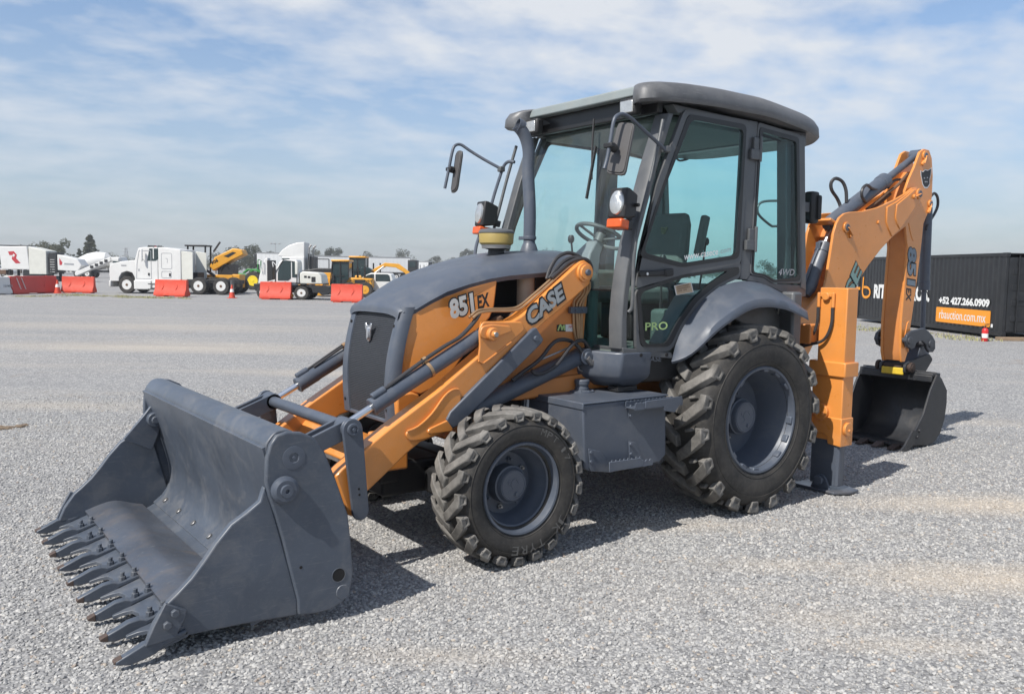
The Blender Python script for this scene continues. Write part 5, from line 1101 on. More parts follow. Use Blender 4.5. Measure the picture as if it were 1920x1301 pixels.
m = MB(); m.tube([(-2.306,0.02,2.321),(-2.415,0.02,2.362),(-2.502,0.0,2.427),(-2.474,-0.02,2.511),(-2.375,-0.02,2.588),(-2.359,-0.02,2.658),(-2.397,0.0,2.701),(-2.482,0.02,2.676),(-2.52,0.04,2.594),(-2.525,0.05,2.474)], .017, 8); m.tube([(-2.753,0.12,2.484),(-2.641,0.14,2.536),(-2.645,0.14,2.608),(-2.732,0.13,2.653),(-2.854,0.11,2.63),(-2.981,0.1,2.627),(-3.067,0.08,2.671)], .015, 8)
m.tube([(-3.193,0.08,2.661),(-3.335,0.06,2.742),(-3.462,0.06,2.764),(-3.613,0.05,2.756)], .014, 8); m.build('hose', 'hose', c)
m = MB(); m.tube([(-2.802,0.1,2.421),(-2.992,0.1,2.511),(-3.164,0.1,2.608),(-3.34,0.1,2.695),(-3.534,0.09,2.824)], .016, 8); m.tube([(-2.932,0.06,2.436),(-3.105,0.06,2.508),(-3.279,0.06,2.606)], .016, 8); m.build('boom_pipe', 'rust', boom)
c, a, b, d, L = hyd('bucket_cylinder', (-4.056,0.04,2.512), (-4.113,0.04,1.015), .056, .026, .60, 'grey')
m = MB(); m.tube([(-4.119,0.04,2.635),(-4.174,0.05,2.671),(-4.225,0.06,2.627),(-4.236,0.06,2.534),(-4.168,0.06,2.437),(-4.044,0.07,2.338),(-4.001,0.07,2.27)], .015, 8); m.build('hose', 'hose', c)
# slewing cylinders and loose hoses low on the frame
m = MB(); m.tube([(-.95, .35, 1.45), (-1.1, .36, 1.30), (-1.3, .22, 1.35), (-1.42, .16, 1.6)], .016, 8); m.tube([(-.95, .25, 1.45), (-1.1, .28, 1.25), (-1.3, .16, 1.3), (-1.44, .1, 1.55)], .016, 8); m.build('hose', 'hose', mach)

# ---------------------------------------------------------------- digging bucket
def dig_bucket():
    sp = [(-3.695,0.751),(-3.806,0.682),(-3.912,0.569),(-3.922,0.424),(-3.893,0.252),(-3.826,0.119),(-3.714,0.038),(-3.571,0.015),(-3.303,0.04),(-3.156,0.056),(-3.321,0.191),(-3.463,0.347),(-3.578,0.592)]
    out = sp[:10]; Yn, Yf = .45, -.42
    P = [Vector((x, 0, z)) for x, z in out]; lo = []; hi = []
    for i, p in enumerate(P):
        dd = (P[min(i+1, len(P)-1)]-P[max(i-1, 0)]).normalized(); n = Vector((dd.z, 0, -dd.x)); lo.append((p.x, max(p.z, .004))); hi.append((p.x+n.x*.022, max(p.z+n.z*.022, .02)))
    m = MB(); m.prism(lo+hi[::-1], Yf+.02, Yn-.02); bk = m.build('digging_bucket', 'dig_black', mach, ang=50)
    for y0, y1 in ((Yn-.024, Yn), (Yf, Yf+.024)):
        m = MB(); m.prism([(x, max(z, .002)) for x, z in sp], y0, y1); m.build('side_plate', 'dig_black', bk, bev=.006)
    top = sp[0]
    m = MB(); m.box((top[0]-.02, (Yn+Yf)/2, top[1]-.012), (.16, Yn-Yf-.04, .035)); m.box((top[0]+.055, (Yn+Yf)/2, top[1]-.05), (.03, Yn-Yf-.05, .07)); m.build('top_lip', 'dig_black', bk, bev=.008)
    pin = Vector((-3.602,0.04,0.801))
    for y in (-.105, .165):
        m = MB(); m.prism(rnd([(pin.x+.06, pin.z+.03), (pin.x-.02, pin.z+.06), (pin.x-.42, pin.z+.13), (pin.x-.50, pin.z+.06), (pin.x-.36, top[1]-.02), (pin.x+.06, top[1]-.01)], .03), y-.015, y+.015); m.build('bucket_ear', 'dig_black', bk, bev=.005)
    m = MB(); m.cyl((pin.x, -.17, pin.z), (pin.x, .24, pin.z), .035, n=18); m.cyl((pin.x, .20, pin.z), (pin.x, .232, pin.z), .055, n=18); m.cyl((pin.x, -.17, pin.z), (pin.x, -.14, pin.z), .055, n=18); m.build('bucket_pin', 'rusty_dark', bk, bev=.004)
    m = MB(); m.box((pin.x+.045, .03, top[1]+.005), (.02, .25, .075)); m.build('yellow_patch', 'yellow_patch', bk, bev=.01)
    # teeth and the bolt-on side cutter
    lipx = sp[9][0]
    for i in range(5):
        y = lerp(Yf+.06, Yn-.10, i/4)
        m = MB(); m.loft([[(lipx-.10, y-.035, .012), (lipx-.10, y+.035, .012), (lipx-.10, y+.035, .05), (lipx-.10, y-.035, .05)], [(lipx+.02, y-.04, .01), (lipx+.02, y+.04, .01), (lipx+.02, y+.04, .055), (lipx+.02, y-.04, .055)], [(lipx+.13, y-.035, .008), (lipx+.13, y+.035, .008), (lipx+.13, y+.035, .02), (lipx+.13, y-.035, .02)]])
        m.build('bucket_tooth', 'tip' if i == 3 else 'rusty_dark', bk, bev=.005)
    m = MB(); m.prism(rnd([(-3.249,0.209),(-3.345,0.191),(-3.282,0.066),(-3.185,0.006),(-3.031,0.016),(-3.11,0.066)], .015), Yn-.004, Yn+.016); m.build('side_cutter', 'dig_black', bk, bev=.004)
    for q in [(-3.345,0.191),(-3.31,0.129)]: m = MB(); m.cyl((q[0]-.02, Yn, q[1]), (q[0]-.02, Yn+.03, q[1]), .018, n=8); m.build('bolt', 'dig_black', bk, bev=.003)
    # H link from dipper to bucket
    lp = [(-3.453,1.09),(-3.468,1.15),(-3.545,1.194),(-3.795,1.218),(-3.899,1.18),(-3.979,1.131),(-4.046,1.07),(-4.056,0.985),(-4.01,0.949),(-3.935,0.952),(-3.882,0.992),(-3.862,1.037),(-3.792,1.075),(-3.711,1.081),(-3.655,1.06),(-3.632,1.011),(-3.565,0.999),(-3.491,1.026)]
    for y0, y1 in ((.19, .225), (-.14, -.105)): m = MB(); m.prism(lp, y0, y1); lk = m.build('link_plate', 'link_grey', mach, bev=.008)
    for q in [(-3.516,1.093),(-3.943,1.043)]:
        m = MB(); m.cyl((q[0], -.16, q[1]), (q[0], .242, q[1]), .032, n=16); m.cyl((q[0], .22, q[1]), (q[0], .24, q[1]), .042, n=16); m.build('link_pin', 'link_grey', mach, bev=.004)
    a0 = (-4.062,0.14,0.989); a1 = (-3.888,0.14,0.701)
    m = MB(); m.bar((a0[0], .04, a0[2]), (a1[0], .04, a1[2]), .20, .15, (0, 1, 0)); m.build('bucket_link', 'grey', mach, bev=.01)
dig_bucket()

# ---------------------------------------------------------------- print and pipes on the loader
p0 = Vector((1.802,0.621,1.404)); p1 = Vector((1.505,0.621,1.588))
def arm_print(txt, par, a, b, hgt, Y, mats, g, shear=.2):
    u = (b-a).normalized(); v = Vector((0, 1, 0)).cross(u); v = v if v.z > 0 else -v; v = (v-u*v.dot(u)).normalized()
    L = (b-a).length
    lettering('lettering', txt, mats[0], par, a-u*g-v*g, u, v, hgt+2*g, L+2*g, .001, .11, shear); lettering('lettering', txt, mats[1], par, a, u, v, hgt, L, .0025, .045, shear)
arm_print('CASE', arm_near := [o for o in mach.children if o.name == 'loader_arm'][0], p0, p1, .105, .62, ('ltblack', 'silver'), .014)
hs = [o for o in mach.children if o.name == 'side_panel'][0]
h0 = Vector((2.299,0.452,1.443)); h1 = Vector((2.117,0.462,1.494))
arm_print('851', hs, h0, h1, .125, .44, ('ltblack', 'ltsilver'), .010, .15)
for t in hs.children:
    for mi_ in range(len(t.data.materials)): pass
h2 = Vector((2.107,0.464,1.502)); h3 = Vector((2.007,0.468,1.528))
u = (h3-h2).normalized(); lettering('lettering', 'EX', 'ltblack', hs, h2, u, (0, 0, 1), .09, (h3-h2).length, .0015, .04, .25)
# tower stickers
tw = [o for o in mach.children if o.name == 'loader_tower'][0]
for q, mt in (([(1.462,0.472,1.393),(1.388,0.472,1.393),(1.384,0.472,1.344),(1.464,0.472,1.347)],'ltblack'), ([(1.388,0.472,1.393),(1.317,0.472,1.393),(1.314,0.472,1.342),(1.384,0.472,1.344)],'ltwhite')):
    q = [Vector(v) for v in q]; m = MB(); m.loft([q, [v+Vector((0, .0015, 0)) for v in q]]); m.build('sticker', mt, tw)
q = [Vector(v) for v in [(1.455,0.475,1.352),(1.437,0.475,1.389),(1.425,0.475,1.38),(1.42,0.475,1.357),(1.402,0.475,1.387),(1.396,0.475,1.352)]]; m = MB(); m.tube(q, .006, 6); m.build('sticker_print', 'lime', tw)
lettering('sticker_print', 'FPT', 'red', tw, Vector((1.359,0.475,1.367)), (-1, 0, 0), (0, 0, 1), .016, .05, .001)
# pipes over the arm and down the tower
arm_n = arm_near
m = MB()
for dy, dz in ((0, 0), (.022, .012), (.044, .0)):
    m.tube([tuple(Vector(p)+Vector((.012, dy, dz+.022))) for p in [(2.213,0.54,1.437),(2.166,0.54,1.468),(2.084,0.54,1.478),(1.929,0.54,1.478),(1.842,0.54,1.494),(1.726,0.54,1.569),(1.607,0.54,1.652),(1.501,0.54,1.73),(1.392,0.54,1.798)]], .0085, 8)
m.build('arm_pipe', 'brass', arm_n)
m = MB()
m.tube([(1.612,0.54,1.702),(1.578,0.53,1.771),(1.518,0.53,1.846),(1.442,0.54,1.879),(1.378,0.56,1.867),(1.336,0.58,1.837)], .013, 8); m.tube([(1.606,0.56,1.706),(1.558,0.56,1.763),(1.48,0.56,1.825),(1.409,0.57,1.849),(1.353,0.6,1.841)], .013, 8); m.tube([(1.606,0.58,1.711),(1.518,0.58,1.773),(1.451,0.58,1.817),(1.377,0.6,1.841),(1.315,0.61,1.829),(1.275,0.6,1.776),(1.246,0.55,1.696)], .013, 8); m.build('arm_hose', 'hose', arm_n)
m = MB()
for i, x0 in enumerate((470, 495, 515, 530)):
    m.tube([Vector(p) for p in ([[(1.29,0.52,1.65),(1.289,0.5,1.604),(1.323,0.485,1.559),(1.329,0.485,1.505),(1.325,0.485,1.423),(1.316,0.485,1.342),(1.296,0.485,1.277)], [(1.275,0.53,1.664),(1.262,0.51,1.614),(1.297,0.49,1.55),(1.305,0.487,1.505),(1.297,0.487,1.423),(1.288,0.487,1.341),(1.28,0.487,1.277)], [(1.261,0.54,1.677),(1.242,0.52,1.623),(1.271,0.495,1.55),(1.28,0.489,1.504),(1.278,0.489,1.423),(1.273,0.489,1.341),(1.266,0.489,1.276)], [(1.246,0.55,1.696),(1.227,0.53,1.641),(1.246,0.5,1.568),(1.258,0.491,1.504),(1.258,0.491,1.422),(1.256,0.491,1.34),(1.254,0.491,1.276)]][i])], .0095, 8)
m.build('tower_pipe', 'brass', tw)
m = MB(); q = Vector((1.301,0.5,1.492)); m.box(q, (.15, .03, .045)); m.cyl(q+Vector((.03, .01, 0)), q+Vector((.03, .024, 0)), .010, n=8); m.cyl(q+Vector((-.03, .01, 0)), q+Vector((-.03, .024, 0)), .010, n=8); m.build('pipe_clamp', 'grey', tw, bev=.003)
m = MB()
m.tube([(1.87,0.52,1.042),(1.793,0.53,1.091),(1.704,0.54,1.143),(1.647,0.55,1.189),(1.581,0.55,1.257),(1.515,0.55,1.294),(1.414,0.54,1.29),(1.339,0.55,1.248),(1.283,0.57,1.166),(1.218,0.58,1.109)], .014, 8)
m.tube([(1.756,0.58,1.107),(1.723,0.58,1.083),(1.646,0.58,1.087),(1.557,0.58,1.126),(1.491,0.58,1.185),(1.435,0.58,1.245),(1.369,0.57,1.282),(1.296,0.56,1.283),(1.24,0.56,1.226),(1.202,0.56,1.152),(1.163,0.56,1.095)], .013, 8)
m.tube([(1.242,0.52,1.26),(1.204,0.52,1.194),(1.199,0.53,1.14),(1.167,0.55,1.094)], .014, 8); m.tube([(1.236,0.5,1.23),(1.209,0.5,1.147),(1.189,0.52,1.092),(1.145,0.54,1.069)], .014, 8)
m.build('tower_hose', 'hose', tw)
m = MB(); m.tube([(1.301,0.51,1.106),(1.276,0.51,1.073),(1.203,0.51,1.06),(1.067,0.51,1.043)], .007, 6); m.tube([(1.656,0.52,1.161),(1.519,0.53,1.204),(1.424,0.54,1.237)], .007, 6)
for q in [(1.26,0.585,1.148),(1.223,0.585,1.123)]: m.cyl(Vector(q)+Vector((.02, 0, .02)), Vector(q)-Vector((.02, 0, .02)), .020, n=8)
m.build('hose_coupling', 'steel', tw)


# ================================================================== things standing in the yard
EA = math.atan2(-.592, .806)                       # heading of a vehicle parked square to the view, nose to the left of the picture
def part(root, name, mat, m, bev=0.0, **kw): return m.build(name, mat, root, bev=bev, **kw)
def wheel_part(root, x, y, r, w, rimm='white', twin=False, hub=True, name='wheel', side=1):
    m = MB(); m.lathe([(r*.55, -w/2), (r*.92, -w/2), (r, -w*.3), (r, w*.3), (r*.92, w/2), (r*.55, w/2)], (x, y, r), (0, 1, 0), 28, closed=True); t = m.build(name, 'tyre', root)
    m = MB(); d = w/2*side; m.lathe([(r*.57, d), (r*.52, d+.01*side), (r*.48, d-.05*side), (r*.2, d-.07*side), (0, d-.07*side), (0, d-.2*side), (r*.56, d-.2*side)], (x, y, r), (0, 1, 0), 24); m.build('rim', rimm, t)
    m = MB(); m.lathe([(r*.20, d-.08*side), (r*.19, d-.02*side), (r*.12, d+.02*side), (0, d+.02*side), (0, d-.08*side)], (x, y, r), (0, 1, 0), 16); m.build('hub', 'rust' if rimm == 'white' else rimm, t)
    if hub:
        m = MB()
        for i in range(8): a = i*math.pi/4; m.cyl((x+r*.36*math.cos(a), y+d-.09*side, r+r*.36*math.sin(a)), (x+r*.36*math.cos(a), y+d-.052*side, r+r*.36*math.sin(a)), r*.062, n=8)
        m.build('hand_hole', 'dark', t)
    return t

# ---------------------------------------------------------------- shipping container with the auctioneer's sign
def container():
    c1 = Vector((-20.98, -6.65, 0)); c0 = Vector((*(-26.36,-14.64), 0)); ex = (c1-c0); Lc = ex.length; ex.normalize(); ez = Vector((0, 0, 1)); ny = Vector((ex.y, -ex.x, 0))
    H, Wd, zb = 2.40, 2.44, .10
    ct = empty('shipping_container', 'black steel shipping container with a phone number and orange web address panel on its side', 'container', c0, math.atan2(ex.y, ex.x))
    # local: x along the long side towards the doors, y negative outside (towards camera)
    m = MB(); n = 150
    prof = []
    for i in range(n+1):
        x = .12+(Lc-.24)*i/n; prof.append((x, (.0, .0, -.014, -.014)[i % 4]))
    m.loft([[(x, .03+y, z) for x, y in prof]+[(Lc-.12, .07, z), (.12, .07, z)] for z in (zb+.12, zb+H-.09)]); part(ct, 'corrugated_side', 'cont', m, smooth=False)
    m = MB(); m.box((Lc/2, Wd/2, zb+H-.02), (Lc-.1, Wd-.06, .03)); m.box((Lc/2, Wd-.03, zb+H/2), (Lc-.2, .04, H-.2)); m.box((.04, Wd/2, zb+H/2), (.04, Wd-.2, H-.2)); m.box((Lc/2, Wd/2, zb+.12), (Lc-.1, Wd-.1, .05)); part(ct, 'shell', 'cont', m)
    for y in (.03, Wd-.03):
        for z, h in ((zb+.06, .13), (zb+H-.05, .10)): m = MB(); m.box((Lc/2, y, z), (Lc-.3, .07, h)); part(ct, 'rail', 'cont', m, .006)
    for x in (.07, Lc-.07):
        for y in (.04, Wd-.04):
            m = MB(); m.box((x, y, zb+H/2), (.13, .09, H-.22)); part(ct, 'corner_post', 'cont', m, .008)
            for z in (zb+.06, zb+H-.055): m = MB(); m.box((x, y, z), (.17, .13, .12)); part(ct, 'corner_casting', 'cont', m, .008)
    for y0, y1 in ((.10, Wd/2-.02), (Wd/2+.02, Wd-.10)):
        m = MB(); m.box((Lc-.03, (y0+y1)/2, zb+H/2), (.04, y1-y0, H-.26))
        dr = part(ct, 'cargo_door', 'cont', m, .005)
        for i in range(4): z = zb+.5+.45*i; m = MB(); m.box((Lc-.006, (y0+y1)/2, z), (.02, y1-y0-.22, .16)); part(dr, 'pressed_rib', 'cont', m, .012)
        for y in (lerp(y0, y1, .25), lerp(y0, y1, .75)): m = MB(); m.cyl((Lc+.03, y, zb+.08), (Lc+.03, y, zb+H-.08), .018, n=10); m.box((Lc+.025, y+.1, zb+1.05), (.03, .25, .04)); m.box((Lc+.02, y, zb+.4), (.04, .06, .06)); m.box((Lc+.02, y, zb+2.1), (.04, .06, .06)); part(dr, 'lock_bar', 'cont', m)
    def wr(txt, mt, x0, x1, z0, h, off=0.0, shear=0): return lettering('lettering', txt, mt, ct, (x0, .006, z0), (1, 0, 0), (0, 0, 1), h, x1-x0, .004, off, shear)
    q = lambda f: f*Lc
    sp = {'rit0': 0.148,'rit1': 0.5724,'ritz': 0.938,'ph0': 0.6351,'ph1': 0.927,'phz': 0.902,'or0': 0.622,'or1': 0.9355,'orz0': 0.32,'orz1': 0.802,'rb0': -0.0317,'rb1': 0.1308}
    wr('RITCHIE BROS.', 'ltwhite', q(sp['rit0']), q(sp['rit1']), sp['ritz'], .54, .05)
    wr('+52 427.266.0909', 'ltwhite', q(sp['ph0']), q(sp['ph1']), sp['phz'], .25, .05)
    m = MB(); m.prism(rnd([(q(sp['or0']), sp['orz0']), (q(sp['or1']), sp['orz0']), (q(sp['or1']), sp['orz1']), (q(sp['or0']), sp['orz1'])], .05), -.003, .006); part(ct, 'orange_panel', 'ltorange', m, smooth=False)
    lettering('lettering', 'rbauction.com.mx', 'ltwhite', ct, (q(lerp(sp['or0'], sp['or1'], .07)), -.004, lerp(sp['orz0'], sp['orz1'], .24)), (1, 0, 0), (0, 0, 1), (sp['orz1']-sp['orz0'])*.6, q(sp['or1']-sp['or0'])*.86, .003, .004)
    x = q(sp['rb0']); z = sp['ritz']; w = q(sp['rb1']-sp['rb0'])
    m = MB(); m.box((x+w*.07, .0, z+.20), (w*.13, .012, .40)); m.box((x+w*.22, .0, z+.345), (w*.24, .012, .11)); part(ct, 'logo_letter', 'ltorange', m, .003)
    m = MB(); P = [(x+w*.52, z+.86), (x+w*.52, z+.25)]
    m.tube([(x+w*.5, .0, z+.80), (x+w*.49, .0, z+.5), (x+w*.48, .0, z+.2), (x+w*.56, .0, z+.04), (x+w*.74, .0, z+.02), (x+w*.88, .0, z+.12), (x+w*.88, .0, z+.29), (x+w*.74, .0, z+.39), (x+w*.54, .0, z+.40)], .05, 8); m.v = [(a, b*.15, c) for a, b, c in m.v]; part(ct, 'logo_letter', 'ltorange', m)
    m = MB(); m.box((q(sp['or1'])+.10, .002, sp['orz0']+.05), (.09, .008, .10)); part(ct, 'data_plate', 'ltwhite', m)
    b = empty('timber_block', 'weathered timber block lying under the door end of the black container', 'block', tuple(c1+ny*-.0+Vector((-.02, .35, 0))), math.atan2(ex.y, ex.x)); m = MB(); m.box((.02, .7, .048), (.30, 2.4, .096)); part(b, 'plank', 'wood', m, .01)
container()
def extinguisher():
    x, y = (-19.81,-6.58); t = empty('fire_extinguisher', 'red fire extinguisher standing on gravel before the black container', 'fire extinguisher', (x, y, 0))
    m = MB(); m.lathe([(0, 0), (.075, 0), (.085, .015), (.085, .30), (.07, .35), (.03, .38), (0, .38)], (0, 0, 0), (0, 0, 1), 20); part(t, 'cylinder', 'red', m)
    m = MB(); m.cyl((0, 0, .37), (0, 0, .43), .022, n=10); m.bar((0, -.02, .44), (.03, .10, .46), .03, .015); m.bar((0, -.02, .47), (.03, .12, .50), .03, .015); part(t, 'valve_handle', 'black', m, .004)
    m = MB(); m.tube([(.02, -.03, .42), (.07, -.08, .40), (.09, -.07, .25), (.088, -.05, .10)], .012, 6); part(t, 'hose', 'black', m)
    m = MB(); m.lathe([(.0855, .10), (.0865, .10), (.0865, .22), (.0855, .22)], (0, 0, 0), (0, 0, 1), 20, closed=True); part(t, 'label', 'ltwhite', m)
extinguisher()

# ---------------------------------------------------------------- plastic barriers and cones
def barrier(x, y, rz, L, h, mat, label, chev=None):
    t = empty('water_barrier', label, 'barrier', (x, y, 0), rz, 'plastic barriers along the yard')
    sec = lambda xx: [(xx, -.27, .05), (xx, .27, .05), (xx, .27, .20), (xx, .14, .42), (xx, .09, h-.02), (xx, .07, h), (xx, -.07, h), (xx, -.09, h-.02), (xx, -.14, .42), (xx, -.27, .20)]
    m = MB(); m.loft([sec(-L/2), sec(-L/2+.05), sec(0), sec(L/2-.05), sec(L/2)]); b = part(t, 'body', mat, m, .02)
    m = MB()
    for xx in (-L*.3, L*.3): m.box((xx, 0, .03), (L*.26, .5, .06))
    part(t, 'foot', mat, m, .01)
    for xx in (-L*.22, L*.22):
        m = MB(); m.bar((xx-.13, -.165, .34), (xx+.02, -.125, .60), .04, .03, (0, 1, .2)); m.bar((xx+.02, -.125, .60), (xx-.05, -.11, .72), .04, .03, (0, 1, .2)); part(t, 'moulded_rib', mat, m, .008)
    m = MB(); m.cyl((L*.3, 0, h-.01), (L*.3, 0, h+.02), .05, n=12); part(t, 'filler_cap', mat, m)
    if chev:
        for xx in chev: m = MB(); m.bar((xx-.10, -.115, h-.10), (xx+.10, -.22, .28), .02, .05, (0, 1, .3)); part(t, 'reflective_stripe', 'ltwhite', m)
    return t
def bpl(x0, x1, yb, h, mat, label, chev=None, turn=0.0):
    pass
for (a, b, h, mt, lab, chev) in [((-0.87,-50.85),(-3.6,-53.7),1.02,'rbar_dark','long deep red plastic barrier with two white slashes at its left end',(0.55,0.95)),((-4.01,-53.67),(-5.57,-52.47),1.0,'rbar','orange red plastic barrier standing just right of a small cone',None),((-7.7,-46.74),(-9.0,-45.18),0.96,'rbar','orange red plastic barrier before the white tractor truck',None),((-11.79,-41.29),(-13.13,-40.23),0.96,'rbar','orange red plastic barrier before the white crane carrier',None),((-13.85,-36.64),(-15.12,-35.64),0.94,'rbar','orange red plastic barrier beside the loader hood,before the white pickup',None)]:
    a = Vector((*a, 0)); b = Vector((*b, 0)); d = a-b
    cc = [(-d.length/2+.0+q) for q in ()]
    ch_ = [d.length/2-q for q in chev] if chev else None
    n_ = 2 if chev else 1
    barrier(*((a+b)/2)[:2], math.atan2(d.y, d.x)+math.pi, d.length, h, mt, lab, [-q for q in ch_] if ch_ else None)
a = Vector((*(0.23,-50.02), 0)); b = Vector((*(-0.84,-50.85), 0)); d = a-b; t = barrier(*((a+b)/2)[:2], math.atan2(d.y, d.x)+math.pi, d.length, .98, 'white', 'white plastic barrier at the left edge of the yard')
lettering('lettering', 'RB MEX', 'ltgrey', t, (.2, -.16, .42), (1, 0, 0), (0, .1, 1), .12, .6, .003, .01)
def cone(x, y, h, label):
    t = empty('traffic_cone', label, 'traffic cone', (x, y, 0), 0, 'cones in the yard')
    m = MB(); m.lathe([(0, .02), (h*.24, .02), (h*.045, h), (h*.02, h), (0, h)], (0, 0, 0), (0, 0, 1), 20); part(t, 'cone', 'rbar', m); m = MB(); m.box((0, 0, .015), (h*.6, h*.6, .03)); part(t, 'base', 'rbar', m, .006)
    m = MB(); m.lathe([(h*.158, h*.45), (h*.112, h*.68)], (0, 0, .004), (0, 0, 1), 20); m.f = [f for f in m.f if len(f) == 4]; m.mi = [0]*len(m.f); part(t, 'reflective_band', 'ltwhite', m)
cone(*(-3.56,-52.63), .80, 'small red cone between two red barriers'); cone(*(-10.83,-43.14), .74, 'red cone with white band by the truck rear wheels')

# ---------------------------------------------------------------- white tractor truck with sleeper
def semi():
    fx, fy = (-7.36,-52.33); rx_, ry_ = (-12.01,-48.67); f = Vector((fx, fy, 0)); r = Vector((rx_, ry_, 0)); d = (f-r); L = d.length; rz = math.atan2(d.y, d.x)
    n = Vector((d.y, -d.x, 0)).normalized()      # away from camera? local -y side faces away
    t = empty('tractor_truck', 'white conventional tractor truck with long sleeper cab parked side on', 'truck', tuple(r+ (Vector((d.y, -d.x, 0)).normalized()*1.2)), rz)
    # local: x forward, y left (camera side is +y at 1.2)
    K = L/5.9
    TB = [(-3, -3), (0, 0), (.62, 1.78), (1.48, 2.5), (3.2, 3.95), (4.8, 5.4), (7.0, 7.02), (9, 9)]
    class _X:
        pass
    def fx_(mb):
        mb.v = [(interp(TB, x/K)*K, y, z*.925) for x, y, z in mb.v]; return mb
    for s in (1, -1):
        wheel_part(t, L, 1.05*s, .53*K, .3, 'white', side=s)
        for q in (0, -1.4*K): pass
        wheel_part(t, 0, 1.0*s, .53*K, .55, 'white', side=s); wheel_part(t, 1.4*K, 1.0*s, .53*K, .55, 'white', side=s)
    m = MB(); m.box((2.9*K, 0, .85*K), (7.6*K, .9, .26)); part(t, 'frame', 'black', fx_(m), .02)
    hp = [(6.95, .80), (7.0, 1.2), (6.98, 1.75), (6.7, 1.98), (5.9, 2.12), (4.75, 2.22), (4.75, .80), (4.82, .80), (4.85, 1.1), (5.05, 1.38), (5.5, 1.48), (5.95, 1.36), (6.18, 1.05), (6.2, .80)]
    m = MB(); m.prism([(x*K, q*K) for x, q in hp], -1.12, 1.12); part(t, 'hood', 'white', fx_(m), .06, seg=3)
    m = MB(); m.box((6.95*K, 0, .62*K), (.16, 2.3, .42*K)); part(t, 'bumper', 'white', fx_(m), .04)
    cb = [(4.8, .80), (4.8, 2.25), (4.55, 3.02), (4.2, 3.08), (3.2, 3.10), (3.2, .80)]
    m = MB(); m.prism([(x*K, q*K) for x, q in cb], -1.13, 1.13); c = part(t, 'cab', 'white', fx_(m), .05, seg=3)
    for s in (1, -1):
        m = MB(); m.prism([(4.62*K, 2.02*K), (4.47*K, 2.78*K), (3.78*K, 2.78*K), (3.78*K, 2.24*K), (4.1*K, 2.02*K)], 1.12*s, 1.14*s); part(c, 'side_window', 'bg_glass', m)
        m = MB(); m.ring([(4.72*K, .98*K), (4.66*K, 2.0*K), (4.5*K, 2.86*K), (3.66*K, 2.86*K), (3.66*K, .98*K)], [(4.69*K, 1.01*K), (4.63*K, 2.0*K), (4.48*K, 2.83*K), (3.69*K, 2.83*K), (3.69*K, 1.01*K)], 1.128*s, 1.142*s); part(c, 'door_seam', 'ltgrey', fx_(m))
        m = MB(); m.box((3.84*K, 1.15*s, 1.30*K), (.10, .04, .16)); part(c, 'door_handle', 'black', fx_(m))
        m = MB(); m.box((4.86*K, 1.36*s, 2.36*K), (.10, .12, .75)); m.box((4.85*K, 1.24*s, 2.1*K), (.05, .2, .05)); part(t, 'wing_mirror', 'white' if s > 0 else 'black', m, .03)
        m = MB(); m.box((4.2*K, 1.10*s, .58*K), (1.2*K, .5, .62*K)); m.box((3.2*K, 1.08*s, .62*K), (.7*K, .5, .5)); part(t, 'side_tank', 'white', fx_(m), .06)
    m = MB(); m.prism([(4.83*K, 2.28*K), (4.62*K, 2.98*K), (4.58*K, 2.98*K), (4.79*K, 2.28*K)], -.98, .98); part(c, 'windscreen', 'bg_glass', m)
    m = MB(); m.prism([(3.18*K, .82*K), (3.18*K, 3.06*K), (2.9*K, 3.10*K), (1.55*K, 2.96*K), (1.48*K, 2.9*K), (1.48*K, .82*K)], -1.15, 1.15); sl = part(t, 'sleeper', 'white', fx_(m), .05, seg=3)
    for s in (1, -1):
        for (x0, x1, z0, z1) in ((2.15, 2.95, 1.66, 2.72), (2.2, 2.95, 1.06, 1.52)):
            m = MB(); o = rnd([(x0*K, z0*K), (x1*K, z0*K), (x1*K, z1*K), (x0*K, z1*K)], .12); i_ = rnd([((x0+.03)*K, (z0+.03)*K), ((x1-.03)*K, (z0+.03)*K), ((x1-.03)*K, (z1-.03)*K), ((x0+.03)*K, (z1-.03)*K)], .10); m.ring(o, i_, 1.145*s, 1.158*s); part(sl, 'hatch_seam', 'ltgrey', fx_(m))
        m = MB(); m.box((2.32*K, 1.155*s, 1.28*K), (.12, .03, .2)); part(sl, 'hatch_latch', 'black', fx_(m))
        m = MB(); m.tube([(2.62*K, 1.155*s, 2.36*K), (2.5*K, 1.155*s, 2.36*K), (2.5*K, 1.155*s, 2.08*K)], .012, 6, smooth=False); part(sl, 'hatch_trim', 'ltgrey', fx_(m))
        m = MB(); m.prism([(1.46*K, .95*K), (1.46*K, 2.88*K), (.62*K, 2.80*K), (.62*K, .95*K)], 1.09*s, 1.13*s); part(t, 'side_fairing', 'whitegrey', fx_(m), .02)
    m = MB(); m.box((1.0*K, 0, 1.2*K), (.8, 1.0, .5)); m.tube([(1.3*K, .7, 1.1*K), (1.0*K, .8, 1.5*K), (.7*K, .8, 1.1*K)], .05, 8); part(t, 'air_lines', 'black', fx_(m))
    m = MB(); m.cyl((4.05*K, 0, 3.06*K), (4.05*K, 0, 3.2*K), .25, .2, n=16); part(t, 'beacon', 'red', fx_(m))
    m = MB(); m.box((3.3*K, .6, .62*K), (2.6*K, .9, .5*K)); m.box((1.9*K, 1.0, .75*K), (.5*K, .3, .35*K)); part(t, 'underframe', 'black', m)
    m = MB(); m.box((6.1*K, 1.12, 1.72*K), (.32, .03, .07)); m.box((5.15*K, 1.12, 1.45*K), (.10, .03, .14)); part(t, 'hood_vent', 'ltgrey', m)
    for q in (.30, .62): m = MB(); m.box((4.0*K, 1.36, q*K), (1.0*K, .04, .03)); part(t, 'tank_step', 'black', m)
